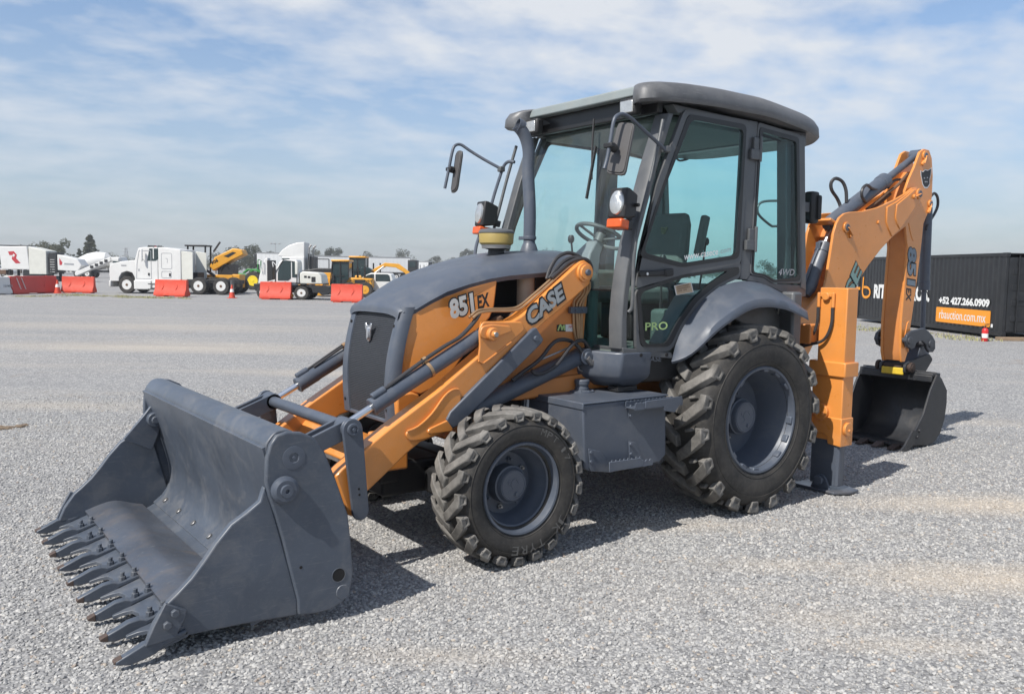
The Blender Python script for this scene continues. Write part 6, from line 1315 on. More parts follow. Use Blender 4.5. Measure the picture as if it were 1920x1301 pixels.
    m = MB(); m.box((-.62*K, 1.0, .55*K), (.04, .5, .75*K)); part(t, 'mud_flap', 'steel', m)
    m = MB(); m.prism([(7.0*K, 1.0*K), (7.06*K, 1.0*K), (7.04*K, 1.85*K), (6.97*K, 1.85*K)], -.6, .6); part(t, 'radiator_grille', 'steel', fx_(m))
    m = MB(); m.box((4.22*K, 1.145, 2.5*K), (.06, .02, .7*K)); part(t, 'window_divider', 'white', m)
    for z_ in (0,): m = MB(); m.box((6.9*K, .85, 1.62*K), (.3, .4, .16)); part(t, 'headlamp', 'lens', fx_(m), .05)
semi()

# ---------------------------------------------------------------- yellow wheel loader with its engine cover tilted open, behind the truck
def open_loader():
    K = 1.0; t = empty('compact_loader', 'yellow machine with its engine cover tilted open behind the truck', 'loader', (*(-12.89,-53.06), 0), EA)
    # local +x = left in the picture; +y towards camera
    m = MB(); m.box((.2, 0, .95), (3.4, 1.3, .5)); m.box((1.3, .2, 1.3), (.8, 1.2, .7)); m.box((-1.7, 0, .8), (.5, 1.2, .9)); part(t, 'body', 'yellow', m, .05)
    m = MB(); m.loft([[(x, y, z+dz) for x, z in ((.05, 1.75), (-.3, 2.35), (-1.5, 2.95), (-2.05, 2.85), (-2.2, 2.55), (-1.4, 2.15), (-.5, 1.62), (-.2, 1.45))] for y, dz in ((-.55, 0), (.55, 0))]); cv = part(t, 'engine_cover', 'yellow', m, .06, seg=3)
    m = MB(); m.prism([(-.9, 2.42), (-1.5, 2.72), (-1.72, 2.66), (-1.2, 2.34)], .548, .562); part(cv, 'cover_grille', 'black', m)
    lettering('lettering', '906', 'ltblack', cv, (-.12, .565, 1.85), (-.86, 0, .46), (.46, 0, .86), .22, .5, .003, .03)
    m = MB(); m.box((-1.0, 0, 1.45), (1.1, .9, .9)); m.tube([(-.6, .4, 1.2), (-.9, .5, 1.9), (-1.3, .4, 1.5)], .05, 6); part(t, 'engine', 'black', m, .04)
    m = MB()
    for x, y in ((1.5, .5), (1.5, -.5), (.35, .5), (.35, -.5)): m.bar((x, y, 1.1), (x-.04, y, 3.05), .10, .10, (1, 0, 0))
    m.box((.93, 0, 3.08), (1.4, 1.25, .10)); part(t, 'cab_frame', 'black', m, .02)
    m = MB(); m.box((.9, 0, 1.7), (.6, .6, .16)); m.box((.62, 0, 2.1), (.14, .6, .8)); part(t, 'seat', 'black', m, .04)
    m = MB(); m.bar((-.15, .3, 2.7), (-.6, .3, 3.35), .10, .10, (0, 1, 0)); part(t, 'exhaust_pipe', 'black', m)
    for x in (.6, -1.6):
        for s in (1, -1): wheel_part(t, x, .75*s, .52, .40, 'yrim', hub=False, side=s)
    m = MB(); m.tube([(.9, .8, 1.25), (.6, .82, 1.55), (.1, .82, 1.45), (-.4, .82, 1.1)], .09, 8); part(t, 'mudguard', 'black', m)
open_loader()

# ---------------------------------------------------------------- green farm tractor
def farm_tractor():
    t = empty('farm_tractor', 'green farm tractor with yellow wheel centres beyond the truck', 'tractor', (*(-18.73,-61.09), 0), EA)
    for s in (1, -1): wheel_part(t, 0, .8*s, .70, .45, 'yrim', hub=False, side=s); wheel_part(t, 2.4, .75*s, .50, .32, 'yrim', hub=False, side=s)
    m = MB(); m.prism([(-.2, .7), (-.2, 1.15), (.9, 1.2), (2.6, 1.45), (2.9, 1.35), (2.9, .75)], -.35, .35); part(t, 'body', 'green', m, .06)
    for s in (1, -1): m = MB(); m.prism([(-.75, 1.05), (-.55, 1.5), (.4, 1.62), (.8, 1.3), (.7, 1.25), (.35, 1.5), (-.45, 1.4)], .55*s, 1.0*s); part(t, 'mudguard', 'green', m, .03)
    m = MB(); m.box((.05, 0, 1.5), (.4, .45, .12)); m.box((-.15, 0, 1.75), (.1, .45, .45)); part(t, 'seat', 'black', m, .03)
    m = MB(); m.bar((-.2, .4, 1.2), (-.25, .4, 2.3), .06, .06, (0, 1, 0)); m.bar((-.2, -.4, 1.2), (-.25, -.4, 2.3), .06, .06, (0, 1, 0)); m.bar((-.25, .4, 2.3), (-.25, -.4, 2.3), .06, .06); part(t, 'roll_bar', 'green', m)
    m = MB(); m.tube([(.6, 0, 1.2), (.45, 0, 1.62)], .03, 6); m.cyl((2.0, 0, 1.4), (2.0, 0, 2.0), .04, n=8); part(t, 'exhaust_pipe', 'black', m)
farm_tractor()

# ---------------------------------------------------------------- white mobile crane carrier
def crane():
    t = empty('mobile_crane', 'cream and white mobile crane with a glazed cab and black chassis', 'crane', (*(-14.29,-40.84), 0), EA)
    # local x=0 at the near rear wheel (picture centre), +x left
    for s in (1, -1): wheel_part(t, 0.05, .95*s, .42, .42, 'white', hub=False, side=s); wheel_part(t, 2.1, .95*s, .42, .42, 'white', hub=False, side=s)
    m = MB(); m.prism([(2.6, .50), (2.7, .95), (1.0, .98), (.75, .86), (-1.35, .86), (-1.42, .45), (-.55, .42), (-.48, .70), (.05, .90), (.55, .70), (.62, .42)], -.9, 1.05); part(t, 'chassis', 'black', m, .03)
    m = MB(); m.prism([(.45, .98), (.48, 1.62), (.30, 1.74), (-.55, 1.68), (-.72, 1.50), (-.80, .98)], -.6, .95); eh = part(t, 'engine_house', 'whitegrey', m, .06, seg=3)
    for x0, x1, z0, z1 in ((.08, .22, 1.36, 1.48), (-.12, .02, 1.34, 1.46), (-.4, -.18, 1.10, 1.42)): m = MB(); m.box(((x0+x1)/2, .955, (z0+z1)/2), (x1-x0, .02, z1-z0)); part(eh, 'vent', 'black', m)
    m = MB(); m.prism([(1.82, 1.02), (1.80, 1.65), (1.62, 2.25), (1.40, 2.46), (.66, 2.46), (.56, 2.30), (.50, 1.02)], -.05, .95); cb = part(t, 'cab', 'white', m, .06, seg=3)
    m = MB(); m.prism([(1.66, 1.16), (1.66, 1.62), (1.50, 2.22), (1.34, 2.36), (.94, 2.36), (.94, 1.30), (1.10, 1.16)], .945, .962); part(cb, 'door_window', 'bg_glass', m); m = MB(); m.prism([(.88, 1.36), (.88, 2.34), (.68, 2.34), (.62, 2.2), (.60, 1.36)], .945, .962); part(cb, 'side_window', 'bg_glass', m)
    m = MB(); m.prism([(1.83, 1.64), (1.64, 2.26), (1.61, 2.24), (1.80, 1.62)], .04, .86); part(cb, 'windscreen', 'bg_glass', m)
    m = MB(); m.prism([(2.95, .95), (2.85, 1.5), (2.55, 2.5), (2.40, 2.55), (2.40, .95)], -.3, .3); part(t, 'boom_base', 'white', m, .03)
    m = MB(); m.prism([(2.42, 1.15), (2.42, 2.40), (2.10, 2.40), (2.12, 1.15)], -.35, .35); part(t, 'boom_head', 'black', m, .02)
    m = MB(); m.bar((2.7, .5, .95), (1.9, .5, 1.2), .06, .06); m.tube([(2.75, .4, 1.7), (2.8, .4, 2.3), (2.65, .4, 2.35), (2.65, .4, 1.7)], .025, 6); m.tube([(1.7, .9, 2.0), (1.95, .9, 2.3), (1.92, .9, 2.0)], .025, 6); part(t, 'handrail', 'white', m)
    m = MB(); m.tube([(.62, .97, 1.0), (.62, .97, 2.3), (1.35, .97, 2.44), (1.78, .97, 1.66), (1.80, .97, 1.04)], .022, 6, smooth=False); part(cb, 'door_seal', 'black', m)
    m = MB(); m.box((1.2, .6, 1.5), (.35, .4, .5)); part(t, 'operator_seat', 'black', m, .05); m = MB(); m.box((.62, .6, 1.95), (.16, .9, .8)); part(t, 'exhaust_guard', 'whitegrey', m, .03)
    m = MB(); m.cyl((-.9, .6, .6), (-.9, 1.12, .6), .30, n=20); m.box((-1.2, 1.0, .75), (.3, .15, .12)); part(t, 'hose_reel', 'black', m)
    m = MB(); m.box((1.0, 1.06, .62), (.14, .03, .12)); part(t, 'side_lamp', 'yrim', m); m = MB(); m.box((.75, 1.0, .25), (.42, .3, .18)); part(t, 'outrigger', 'yellow', m, .02)
crane()
for _o in [o for o in bpy.data.objects if o.name == 'mobile_crane']:
    _o.scale = (1, 1, .89)
    for _c in _o.children:
        if not _c.name.startswith(('wheel', 'chassis', 'side_lamp', 'outrigger')): _c.location.x -= .28

# ---------------------------------------------------------------- truck with a tall roof fairing, trailers
def fairing_truck():
    t = empty('fairing_truck', 'white tractor truck with a tall curved roof fairing behind the crane', 'truck', (*(-27.37,-72.5), 0), EA); t.scale = (1, 1, .93)
    m = MB(); m.prism([(3.0, .7), (3.0, 1.7), (1.9, 2.0), (1.7, 2.95), (-.35, 2.95), (-.35, .7)], -1.15, 1.15); c = part(t, 'cab', 'white', m, .08, seg=3)
    m = MB(); m.loft([[(x, y*f, z) for x, z in ((2.15, 2.98), (2.1, 3.15), (1.7, 3.65), (1.1, 4.10), (.4, 4.35), (-.35, 4.45), (-.35, 2.90))] for y, f in ((-1.15, .86), (-.9, 1), (.9, 1), (1.15, .86))]); part(t, 'roof_fairing', 'white', m, .08, seg=3)
    m = MB(); m.prism([(1.86, 2.05), (1.68, 2.8), (1.0, 2.8), (1.0, 2.05)], 1.13, 1.165); part(c, 'side_window', 'bg_glass', m)
    m = MB(); m.prism([(1.93, 2.06), (1.74, 2.88), (1.70, 2.88), (1.88, 2.06)], -1.0, 1.0); part(c, 'windscreen', 'bg_glass', m)
    for y in (.9, -.9): m = MB(); m.tube([(-.75, y, .8), (-.75, y, 3.6), (-.85, y, 4.0), (-1.0, y, 4.15)], .09, 10); part(t, 'exhaust_stack', 'steel', m)
    m = MB(); m.box((-1.6, 0, .85), (3.6, .9, .25)); m.box((-.95, 0, 1.9), (.5, 1.6, 2.2)); part(t, 'frame', 'black', m, .02)
    for x in (2.3, -2.2, -3.4):
        for s in (1, -1): wheel_part(t, x, s, .5, .4, 'white', side=s)
fairing_truck()
def trailer(p0, p1, H, label, front=False):
    a = Vector((*p0, 0)); b = Vector((*p1, 0)); d = a-b; L = d.length; rz = math.atan2(d.y, d.x)
    t = empty('box_trailer', label, 'trailer', tuple(b), rz, 'white box trailers in a row')
    m = MB(); m.box((L/2, -1.25, (1.15+H)/2), (L, 2.5, H-1.15)); bx = part(t, 'box', 'trailer', m, .04)
    m = MB()
    for i in range(int(L/.6)): m.box((.4+.6*i, .006, (1.2+H)/2), (.035, .02, H-1.5))
    r_ = part(bx, 'rivet_seams', 'trailer', m); r_['kind'] = 'stuff'
    for z in (1.22, H-.07): m = MB(); m.box((L/2, .01, z), (L-.04, .05, .12)); part(bx, 'side_rail', 'steel', m)
    m = MB(); m.box((-.02, -1.25, (1.2+H)/2), (.05, 2.3, H-1.4)); part(bx, 'rear_door', 'black', m)
    if front: m = MB(); m.box((L+.25, -1.2, H-.9), (.5, 1.9, 1.5)); part(t, 'cooling_unit', 'black', m, .15)
    for x in (1.0, 2.3):
        for s in (0, 1): wheel_part(t, x, -.25-2.0*s, .5, .4, 'white', side=1)
    m = MB(); m.box((L*.8, -1.2, .75), (.15, 1.6, .9)); m.box((L/2, -1.25, 1.05), (L-.3, 1.0, .2)); part(t, 'landing_gear', 'black', m)
for p0, p1, H, lab, fr_ in [((-41.33,-123.31),(-47.63,-118.88),3.95,'white box trailer with a dark cooling unit,behind the green tractor',True),((-51.65,-128.1),(-66.78,-121.6),3.75,'long white box trailer behind the yellow machines',False),((-75.8,-136.28),(-77.79,-134.2),3.3,'short white box trailer at the right end of the row',False)]:
    trailer(p0, p1, H, lab, fr_)

# ---------------------------------------------------------------- yellow grader and excavator, white pickup
def grader(x, y, label, k_, name):
    t = empty(name, label, 'grader', (x, y, 0), EA, 'yellow graders in the yard')
    K = k_
    m = MB(); m.prism([(-2.2*K, .75*K), (-2.2*K, 1.55*K), (-.2*K, 1.62*K), (.2*K, 1.3*K), (1.4*K, 1.15*K), (1.4*K, .7*K)], -.7, .7); part(t, 'engine_house', 'yellow', m, .05)
    m = MB(); m.prism([(1.25*K, 1.0*K), (1.15*K, 1.6*K), (1.05*K, 2.95*K), (-.25*K, 2.95*K), (-.25*K, 1.5*K), (.3*K, 1.0*K)], -.65, .75); c = part(t, 'cab', 'bg_glass', m, .02)
    m = MB(); m.box((.42*K, .05, 3.0*K), (1.5*K, 1.65, .16*K)); part(c, 'cab_roof', 'yellow', m, .05)
    m = MB()
    for x0, z0, x1, z1 in ((1.27, 1.0, 1.07, 2.95), (.42, 1.05, .42, 2.95), (-.27, 1.5, -.27, 2.95), (1.27, 1.0, .3, .98), (.3, .98, -.27, 1.5)):
        for yy in (.76, -.66): m.bar((x0*K, yy, z0*K), (x1*K, yy, z1*K), .05, .09, (0, 1, 0))
    part(c, 'cab_frame', 'black', m)
    m = MB(); m.bar((1.3*K, 0, 1.35*K), (3.6*K, 0, 1.15*K), .4, .35); m.bar((3.6*K, 0, 1.2*K), (3.9*K, 0, .6*K), .5, .3); m.box((2.0*K, 0, .5*K), (.35, 3.0, .6)); part(t, 'blade_beam', 'yellow', m, .04)
    for xx in (-.4, -1.7, 3.7):
        for s in (1, -1): wheel_part(t, xx*K, .85*s, .62*K, .45, 'yellow', hub=False, side=s)
    for xx in (-.9, -1.5): m = MB(); m.cyl((xx*K, .2, 1.6*K), (xx*K, .2, 2.5*K), .06, n=8); part(t, 'exhaust_pipe', 'black', m)
    lettering('lettering', 'RC CONST', 'ltblack', t, (-.35*K, .705, 1.22*K), (-1, 0, 0), (0, 0, 1), .16, 1.4, .003, .02)
    m = MB(); m.box((1.0*K, .8, 1.6*K), (.12, .1, .35)); part(t, 'wing_mirror', 'black', m)
    m = MB(); m.box((-1.2*K, .715, 1.3*K), (.9*K, .03, .3*K)); m.box((.1*K, .78, 1.2*K), (.4*K, .04, .5*K)); part(t, 'vent_panel', 'black', m)
    m = MB(); m.bar((1.2*K, .75, .9*K), (2.6*K, .75, .55*K), .12, .14, (0, 1, 0)); m.bar((1.9*K, .6, 1.3*K), (2.2*K, .6, .6*K), .14, .12, (0, 1, 0)); m.cyl((1.7*K, .4, 1.35*K), (2.5*K, .4, 1.25*K), .09, n=8); part(t, 'blade_linkage', 'yellow', m)
    m = MB(); m.box((.42*K, .78, 1.75*K), (.7*K, .03, .05)); m.box((.8*K, .3, 1.75*K), (.3, .4, .6)); part(t, 'cab_interior', 'black', m)
    return t
def grader_spots():
    grader(*(-18.64,-44.76), 'yellow grader with a glazed cab, nearer and lower of two', .74, 'motor_grader')
    grader(*(-25.59,-56.43), 'yellow grader standing behind, its flat roof topping the group', .88, 'motor_grader')
grader_spots()
def excavator(x, y, label):
    t = empty('excavator', label, 'excavator', (x, y, 0), EA); t.scale = (.72, .72, .68)
    m = MB(); m.box((.4, 0, 1.4), (2.6, 2.2, .9)); part(t, 'engine_house', 'yellow', m, .08)
    m = MB(); m.prism([(1.1, 1.0), (.0, 1.1), (.0, 2.5), (.3, 2.7), (1.1, 2.75)], .1, 1.1); part(t, 'cab', 'bg_glass', m, .04)
    bp_ = [(.2, 1.6), (-.4, 2.35), (-1.3, 2.85), (-2.3, 2.75), (-3.2, 2.2), (-3.9, 1.2), (-4.1, 1.2), (-3.7, 2.3), (-2.6, 3.15), (-1.2, 3.25), (-.1, 2.6), (.4, 1.8)]
    m = MB(); m.prism(bp_, -.25, .25); part(t, 'boom', 'yellow', m, .04)
    m = MB(); m.prism([(-3.8, 2.1), (-3.6, 1.9), (-3.9, .6), (-4.3, .6), (-4.3, 1.4)], -.2, .2); part(t, 'stick', 'black', m, .03)
    m = MB(); m.tube([(.2, .3, 1.8), (-.6, .3, 2.45), (-1.1, .3, 2.85)], .09, 8); part(t, 'boom_cylinder', 'steel', m)
    for s in (1, -1): m = MB(); m.prism(rnd([(-1.3, .1), (1.9, .1), (2.0, .8), (-1.4, .8)], .3), .75*s, 1.25*s); part(t, 'track', 'black', m)
excavator(*(-24.3,-52.29), 'yellow excavator with an arched boom behind the white pickup')
def pickup(x, y, label, rz, name='pickup_truck', plain_=False):
    t = empty(name, label, 'pickup', (x, y, 0), rz); t.scale = (.88, .88, .86)
    bd = [(2.55, .45), (2.62, .75), (2.5, .98), (1.35, 1.12), (.62, 1.62), (.35, 1.74), (-.95, 1.74), (-1.12, 1.62), (-1.25, 1.1), (-2.6, 1.1), (-2.65, .5), (-2.0, .45), (-1.9, .75), (-1.55, .88), (-1.2, .75), (-1.1, .45), (1.15, .45), (1.25, .75), (1.6, .88), (1.95, .75), (2.05, .45)]
    m = MB(); m.prism(bd, -.88, .88); b = part(t, 'body', 'white', m, .07, seg=3)
    for s in (1, -1):
        for w in ([(1.22, 1.14), (.58, 1.60), (.28, 1.66), (.12, 1.66), (.12, 1.14)], [(.02, 1.14), (.02, 1.66), (-.82, 1.66), (-.98, 1.56), (-1.05, 1.14)]): m = MB(); m.prism(rnd(w, .05), .872*s, .889*s); part(b, 'side_window', 'bg_glass', m)
        for x_ in (1.25, .07, -1.1): m = MB(); m.box((x_, .882*s, .82), (.015, .006, .6)); part(b, 'door_seam', 'ltgrey', m)
        m = MB(); m.box((1.12, .98*s, 1.18), (.14, .16, .16)); part(t, 'wing_mirror', 'black', m, .03)
        for x_ in (.2, -.85): m = MB(); m.box((x_, .892*s, .98), (.16, .03, .04)); part(b, 'door_handle', 'black', m)
        for x_ in (1.6, -1.55): wheel_part(t, x_, .78*s, .37, .26, 'steel', side=s)
    m = MB(); m.prism([(1.30, 1.15), (.62, 1.63), (.60, 1.60), (1.26, 1.12)], -.75, .75); part(b, 'windscreen', 'bg_glass', m); m = MB(); m.box((2.58, .6, .86), (.12, .4, .16)); part(b, 'headlamp', 'lens', m, .04)
    if not plain_: lettering('lettering', 'El Bosque', 'ltgrey', b, (.85, .885, .80), (-1, 0, 0), (0, 0, 1), .10, .6, .003, .01)
pickup(*(-20.59,-44.49), 'white double cab pickup half hidden by the loader hood', EA)
pickup(*(-7.11,-121.73), 'white vehicle nose cut by the left picture edge', EA+math.pi, plain_=True)

def roller():
    t = empty('asphalt_roller', 'low dark and yellow roller between the crane and the graders', 'roller', (*(-19.41,-50.16), 0), EA)
    m = MB(); m.prism([(1.6, .8), (1.7, 1.5), (.2, 1.75), (-1.6, 1.72), (-1.9, 1.4), (-1.9, .8)], -.7, .7); part(t, 'body', 'black', m, .06); m = MB(); m.box((-.9, .71, 1.2), (1.6, .04, .5)); part(t, 'side_panel', 'yellow', m, .02)
    for x in (1.5, -1.5): m = MB(); m.lathe([(.6, -.8), (.6, .8), (.5, .82), (0, .82)], (x, 0, .6), (0, 1, 0), 28); part(t, 'drum', 'steel', m)
    m = MB(); m.bar((.4, .5, 1.7), (.4, .5, 2.35), .06, .06, (1, 0, 0)); m.bar((-.5, .5, 1.7), (-.5, .5, 2.35), .06, .06, (1, 0, 0)); m.bar((.4, .5, 2.35), (-.5, .5, 2.35), .06, .06); part(t, 'roll_bar', 'black', m)
    m = MB(); m.bar((.9, .2, 1.7), (.95, .2, 2.7), .08, .08, (1, 0, 0)); part(t, 'exhaust_pipe', 'black', m)
roller()
def service_truck():
    t = empty('flatbed_truck', 'dark flatbed truck at the right end of the trailers', 'truck', (*(-52.35,-92.6), 0), EA)
    m = MB(); m.box((.2, 0, 1.2), (3.6, 2.2, .5)); m.box((1.4, 0, 2.2), (1.2, 2.1, 1.5)); part(t, 'body', 'black', m, .06)
    m = MB(); m.box((1.4, 1.07, 2.4), (.8, .03, .7)); part(t, 'side_window', 'bg_glass', m)
    for i in range(5): m = MB(); m.box((.4-.5*i, 1.0, 1.9), (.08, .08, .9)); part(t, 'stake', 'black', m)
    for x in (1.3, -1.0):
        for s in (1, -1): wheel_part(t, x, .95*s, .48, .35, 'white', side=s)
service_truck()
# ---------------------------------------------------------------- white milling machine and mixer truck, far left
def mill():
    t = empty('milling_machine', 'white road milling machine with a red emblem and folded conveyor', 'milling machine', (*(-7.73,-93.12), 0), EA); t.scale = (.86, .86, .86)
    U = 100/1620
    m = MB(); m.loft([[(x, y, z) for x, z in ((3.2, 1.3), (3.4, 3.9), (.2, 4.0), (-.1, 1.3))] for y in (-1.2, 1.2)]); hd = part(t, 'tail_housing', 'white', m, .08)
    m = MB(); m.prism([(.0, .8), (.0, 3.95), (-2.0, 3.5), (-2.0, .8)], -1.2, 1.2); bd = part(t, 'body', 'whitegrey', m, .06)
    m = MB(); m.box((1.9, 0, 4.05), (3.0, 2.2, .1)); part(t, 'canopy', 'black', m)
    o = Vector((2.2, 1.215, 2.2)); m = MB()
    m.prism([(2.35, 3.35), (1.7, 3.4), (1.35, 3.0), (1.45, 2.6), (.95, 2.05), (1.5, 2.0), (1.95, 2.5), (1.9, 2.75), (1.75, 2.95), (2.2, 2.95)], 1.2, 1.215); part(hd, 'emblem', 'emblem_red', m)
    m = MB(); m.prism([(1.75, 3.12), (1.55, 2.98), (1.72, 2.72), (1.85, 2.9)], 1.214, 1.22); part(hd, 'emblem_gap', 'white', m)
    m = MB(); m.prism([(-2.2, 1.0), (-2.2, 3.3), (-3.0, 3.35), (-3.1, 1.0)], -1.0, 1.0); part(t, 'engine_bay', 'black', m, .05)
    for i in range(6): m = MB(); m.box((-2.6, 1.02, 1.1+.28*i), (.5, .06, .05)); part(t, 'ladder_rung', 'white', m)
    m = MB(); m.prism([(-3.1, 1.3), (-3.1, 3.1), (-5.4, 2.6), (-5.9, 1.9), (-5.4, 1.2)], -.9, .9); cv = part(t, 'conveyor_housing', 'white', m, .06); m = MB(); m.prism([(-3.9, 1.95), (-3.9, 2.15), (-5.0, 2.1), (-5.0, 1.9)], .9, .91); part(cv, 'stripe', 'ltgrey', m); m = MB(); m.prism([(-3.35, 1.9), (-3.35, 2.7), (-3.7, 2.2), (-3.6, 1.9)], .9, .91); part(cv, 'emblem', 'emblem_red', m)
    m = MB(); m.bar((-5.2, .6, .9), (-9.4, .6, 2.75), .8, .45); m.bar((-9.2, .6, 2.7), (-10.2, .6, 2.6), .8, .4); part(t, 'conveyor', 'white', m, .04)
    for i in range(4): m = MB(); m.box((-7.1-.55*i, 1.02, 1.75+.24*i), (.35, .06, .3)); part(t, 'conveyor_opening', 'black', m)
    for x in (2.4, .6, -2.5):
        for s in (1, -1): m = MB(); m.prism(rnd([(x-.7, .02), (x+.7, .02), (x+.6, .62), (x-.6, .62)], .2), .7*s, 1.1*s); part(t, 'crawler_track', 'whitegrey' if x > 0 else 'black', m, .03); m = MB(); m.cyl((x, .9*s, .6), (x, .9*s, 1.4), .16, n=10); part(t, 'leg_column', 'black', m)
    m = MB(); m.box((-.3, 0, .8), (2.2, 2.2, .9)); part(t, 'drum_housing', 'black', m, .05)
    m = MB(); m.box((3.2, .4, 1.0), (1.0, 1.5, .5)); part(t, 'rear_bumper', 'rust', m, .04)
mill()
def mixer():
    t = empty('concrete_mixer', 'white concrete mixer truck far off behind the barriers', 'mixer truck', (*(-18.33,-119.01), 0), EA+math.pi)
    m = MB(); m.lathe([(0, -2.6), (.55, -2.6), (.75, -2.0), (1.15, -.6), (1.2, .5), (.9, 1.8), (.4, 2.2), (0, 2.2)], (-.3, 0, 2.15), (1, 0, .16), 28); part(t, 'drum', 'white', m)
    m = MB(); m.prism([(2.2, .8), (2.2, 2.2), (2.45, 2.75), (3.5, 2.75), (3.8, 2.0), (4.9, 1.8), (4.95, .8)], -1.15, 1.15); c = part(t, 'cab', 'white', m, .08); m = MB(); m.prism([(2.6, 2.0), (2.7, 2.6), (3.4, 2.6), (3.6, 2.0)], 1.13, 1.165); part(c, 'side_window', 'bg_glass', m); m = m.flip(); part(c, 'side_window', 'bg_glass', m)
    m = MB(); m.box((.3, 0, .85), (7.6, 1.0, .3)); part(t, 'frame', 'black', m); m = MB(); m.bar((-3.0, 0, 2.6), (-4.0, 0, 1.3), .5, .2); m.box((-3.1, 0, 1.6), (.3, 1.4, 1.8)); part(t, 'chute', 'whitegrey', m, .03)
    for x in (-2.0, -.7, 4.2):
        for s in (1, -1): wheel_part(t, x, 1.0*s, .52, .45, 'white', side=s)
mixer()

# ---------------------------------------------------------------- pylon, lamp post
def pylon():
    t = empty('power_pylon', 'grey lattice pylon on the skyline between the trees', 'pylon', (*(-45.39,-226.11), 0), EA); H = 15.0; t.scale = (.40, .40, .40)
    m = MB(); c = [(-1, -1), (1, -1), (1, 1), (-1, 1)]
    for i in range(8):
        z0, z1 = H*i/8, H*(i+1)/8; w0, w1 = lerp(1.5, .45, i/8), lerp(1.5, .45, (i+1)/8)
        for j in range(4):
            a, b = c[j], c[(j+1) % 4]; m.bar((a[0]*w0, a[1]*w0, z0), (a[0]*w1, a[1]*w1, z1), .2, .2, (1, 0, 0)); m.bar((a[0]*w0, a[1]*w0, z0), (b[0]*w1, b[1]*w1, z1), .12, .12, (1, .3, 0))
    lt = part(t, 'lattice', 'ltgrey_pylon', m); lt['kind'] = 'stuff'
    for z in (12.5, 14.4): m = MB(); m.bar((-2.6, 0, z), (2.6, 0, z), .18, .2); part(t, 'cross_arm', 'ltgrey_pylon', m)
pylon()
def lamp_post():
    t = empty('lamp_post', 'tall thin lamp post with three floodlights beyond the trailers', 'lamp post', (*(-62.36,-170.32), 0), EA); H = 6.55
    m = MB(); m.cyl((0, 0, 0), (0, 0, H), .09, .06, n=8); part(t, 'pole', 'ltgrey_pylon', m); m = MB(); m.bar((-.9, 0, H), (.9, 0, H), .08, .08); part(t, 'cross_arm', 'ltgrey_pylon', m)
    for x in (-.9, .15, .9): m = MB(); m.box((x, 0, H+.15), (.5, .3, .22)); part(t, 'floodlight', 'ltgrey_pylon', m, .03)
lamp_post()

# ---------------------------------------------------------------- trees along the skyline
def leaf_mat(name, a, b):
    t = NT(name); c = t.mix(t.ramp(t.noise(.55, 5, .65), [(.3, 0.0), (.7, 1.0)]), a, b)
    d = t.n('ShaderNodeBsdfDiffuse'); tr = t.n('ShaderNodeBsdfTranslucent'); t.l(c, d.inputs[0]); t.l(c, tr.inputs[0]); m = t.n('ShaderNodeMixShader'); m.inputs[0].default_value = .3
    t.l(d.outputs[0], m.inputs[1]); t.l(tr.outputs[0], m.inputs[2]); t.l(m.outputs[0], t.out.inputs[0]); return t.m
M['leaf_dark'] = leaf_mat('leaf_dark', (.12, .13, .095), (.20, .205, .145)); M['leaf_pale'] = leaf_mat('leaf_pale', (.17, .175, .125), (.27, .265, .20))
M['bark'] = plain('bark', (.10, .08, .06), .9, 0, .3, 3)
def tree(x, y, H, w, kind, label, seed, trunk=.28, n=1500):
    rk = random.Random(seed); t = empty('pine_tree' if kind == 'pine' else 'broad_tree', label, 'tree', (x, y, 0), 0, 'trees along the skyline')
    m = MB(); h0 = H*trunk; tips = []
    m.loft([[(math.cos(a*math.pi/4)*r, math.sin(a*math.pi/4)*r, z) for a in range(8)] for z, r in ((0, H*.035), (h0, H*.025), (H*.75, H*.008))])
    cl = []
    if kind == 'pine':
        for i in range(34): z = lerp(h0*.8, H, (i/33)**.9); f = 1-(z-h0*.8)/(H-h0*.8+.01); r = w/2*(f*.85+.12)*rk.uniform(.5, 1.1); a = rk.uniform(0, 6.28); cl.append((Vector((math.cos(a)*r*.7, math.sin(a)*r*.7, z)), w*.13*(.5+f)))
    else:
        for i in range(26):
            a = rk.uniform(0, 6.28); q = rk.uniform(-.9, 1); r = w/2*math.sqrt(max(0, 1-q*q))*rk.uniform(.35, .95); cl.append((Vector((math.cos(a)*r, math.sin(a)*r, lerp(h0, H*.92, (q+1)/2))), w*rk.uniform(.11, .2)))
    for c, r in cl[::3]: m.loft([[Vector((0, 0, h0*.9+c.z*.1))+Vector((math.cos(a*2.09)*H*.01, math.sin(a*2.09)*H*.01, 0)) for a in range(3)], [c+Vector((math.cos(a*2.09)*H*.003, math.sin(a*2.09)*H*.003, 0)) for a in range(3)]])
    m.build('trunk', 'bark', t)
    m = MB(); per = n//len(cl); ls = H*.030
    for c, r in cl:
        for _ in range(per):
            v = Vector((rk.gauss(0, 1), rk.gauss(0, 1), rk.gauss(0, .8))); v = v.normalized()*r*rk.random()**.4; p = c+v
            e = Vector((rk.uniform(-1, 1), rk.uniform(-1, 1), rk.uniform(-.6, .6))).normalized(); f = e.orthogonal().normalized(); s_ = ls*rk.uniform(.6, 1.5)
            m.add([p-e*s_, p+f*s_*.6, p+e*s_, p-f*s_*.6], [(0, 1, 2, 3)])
    k2 = m.build('crown', 'leaf_dark' if kind != 'pale' else 'leaf_pale', t, smooth=False)
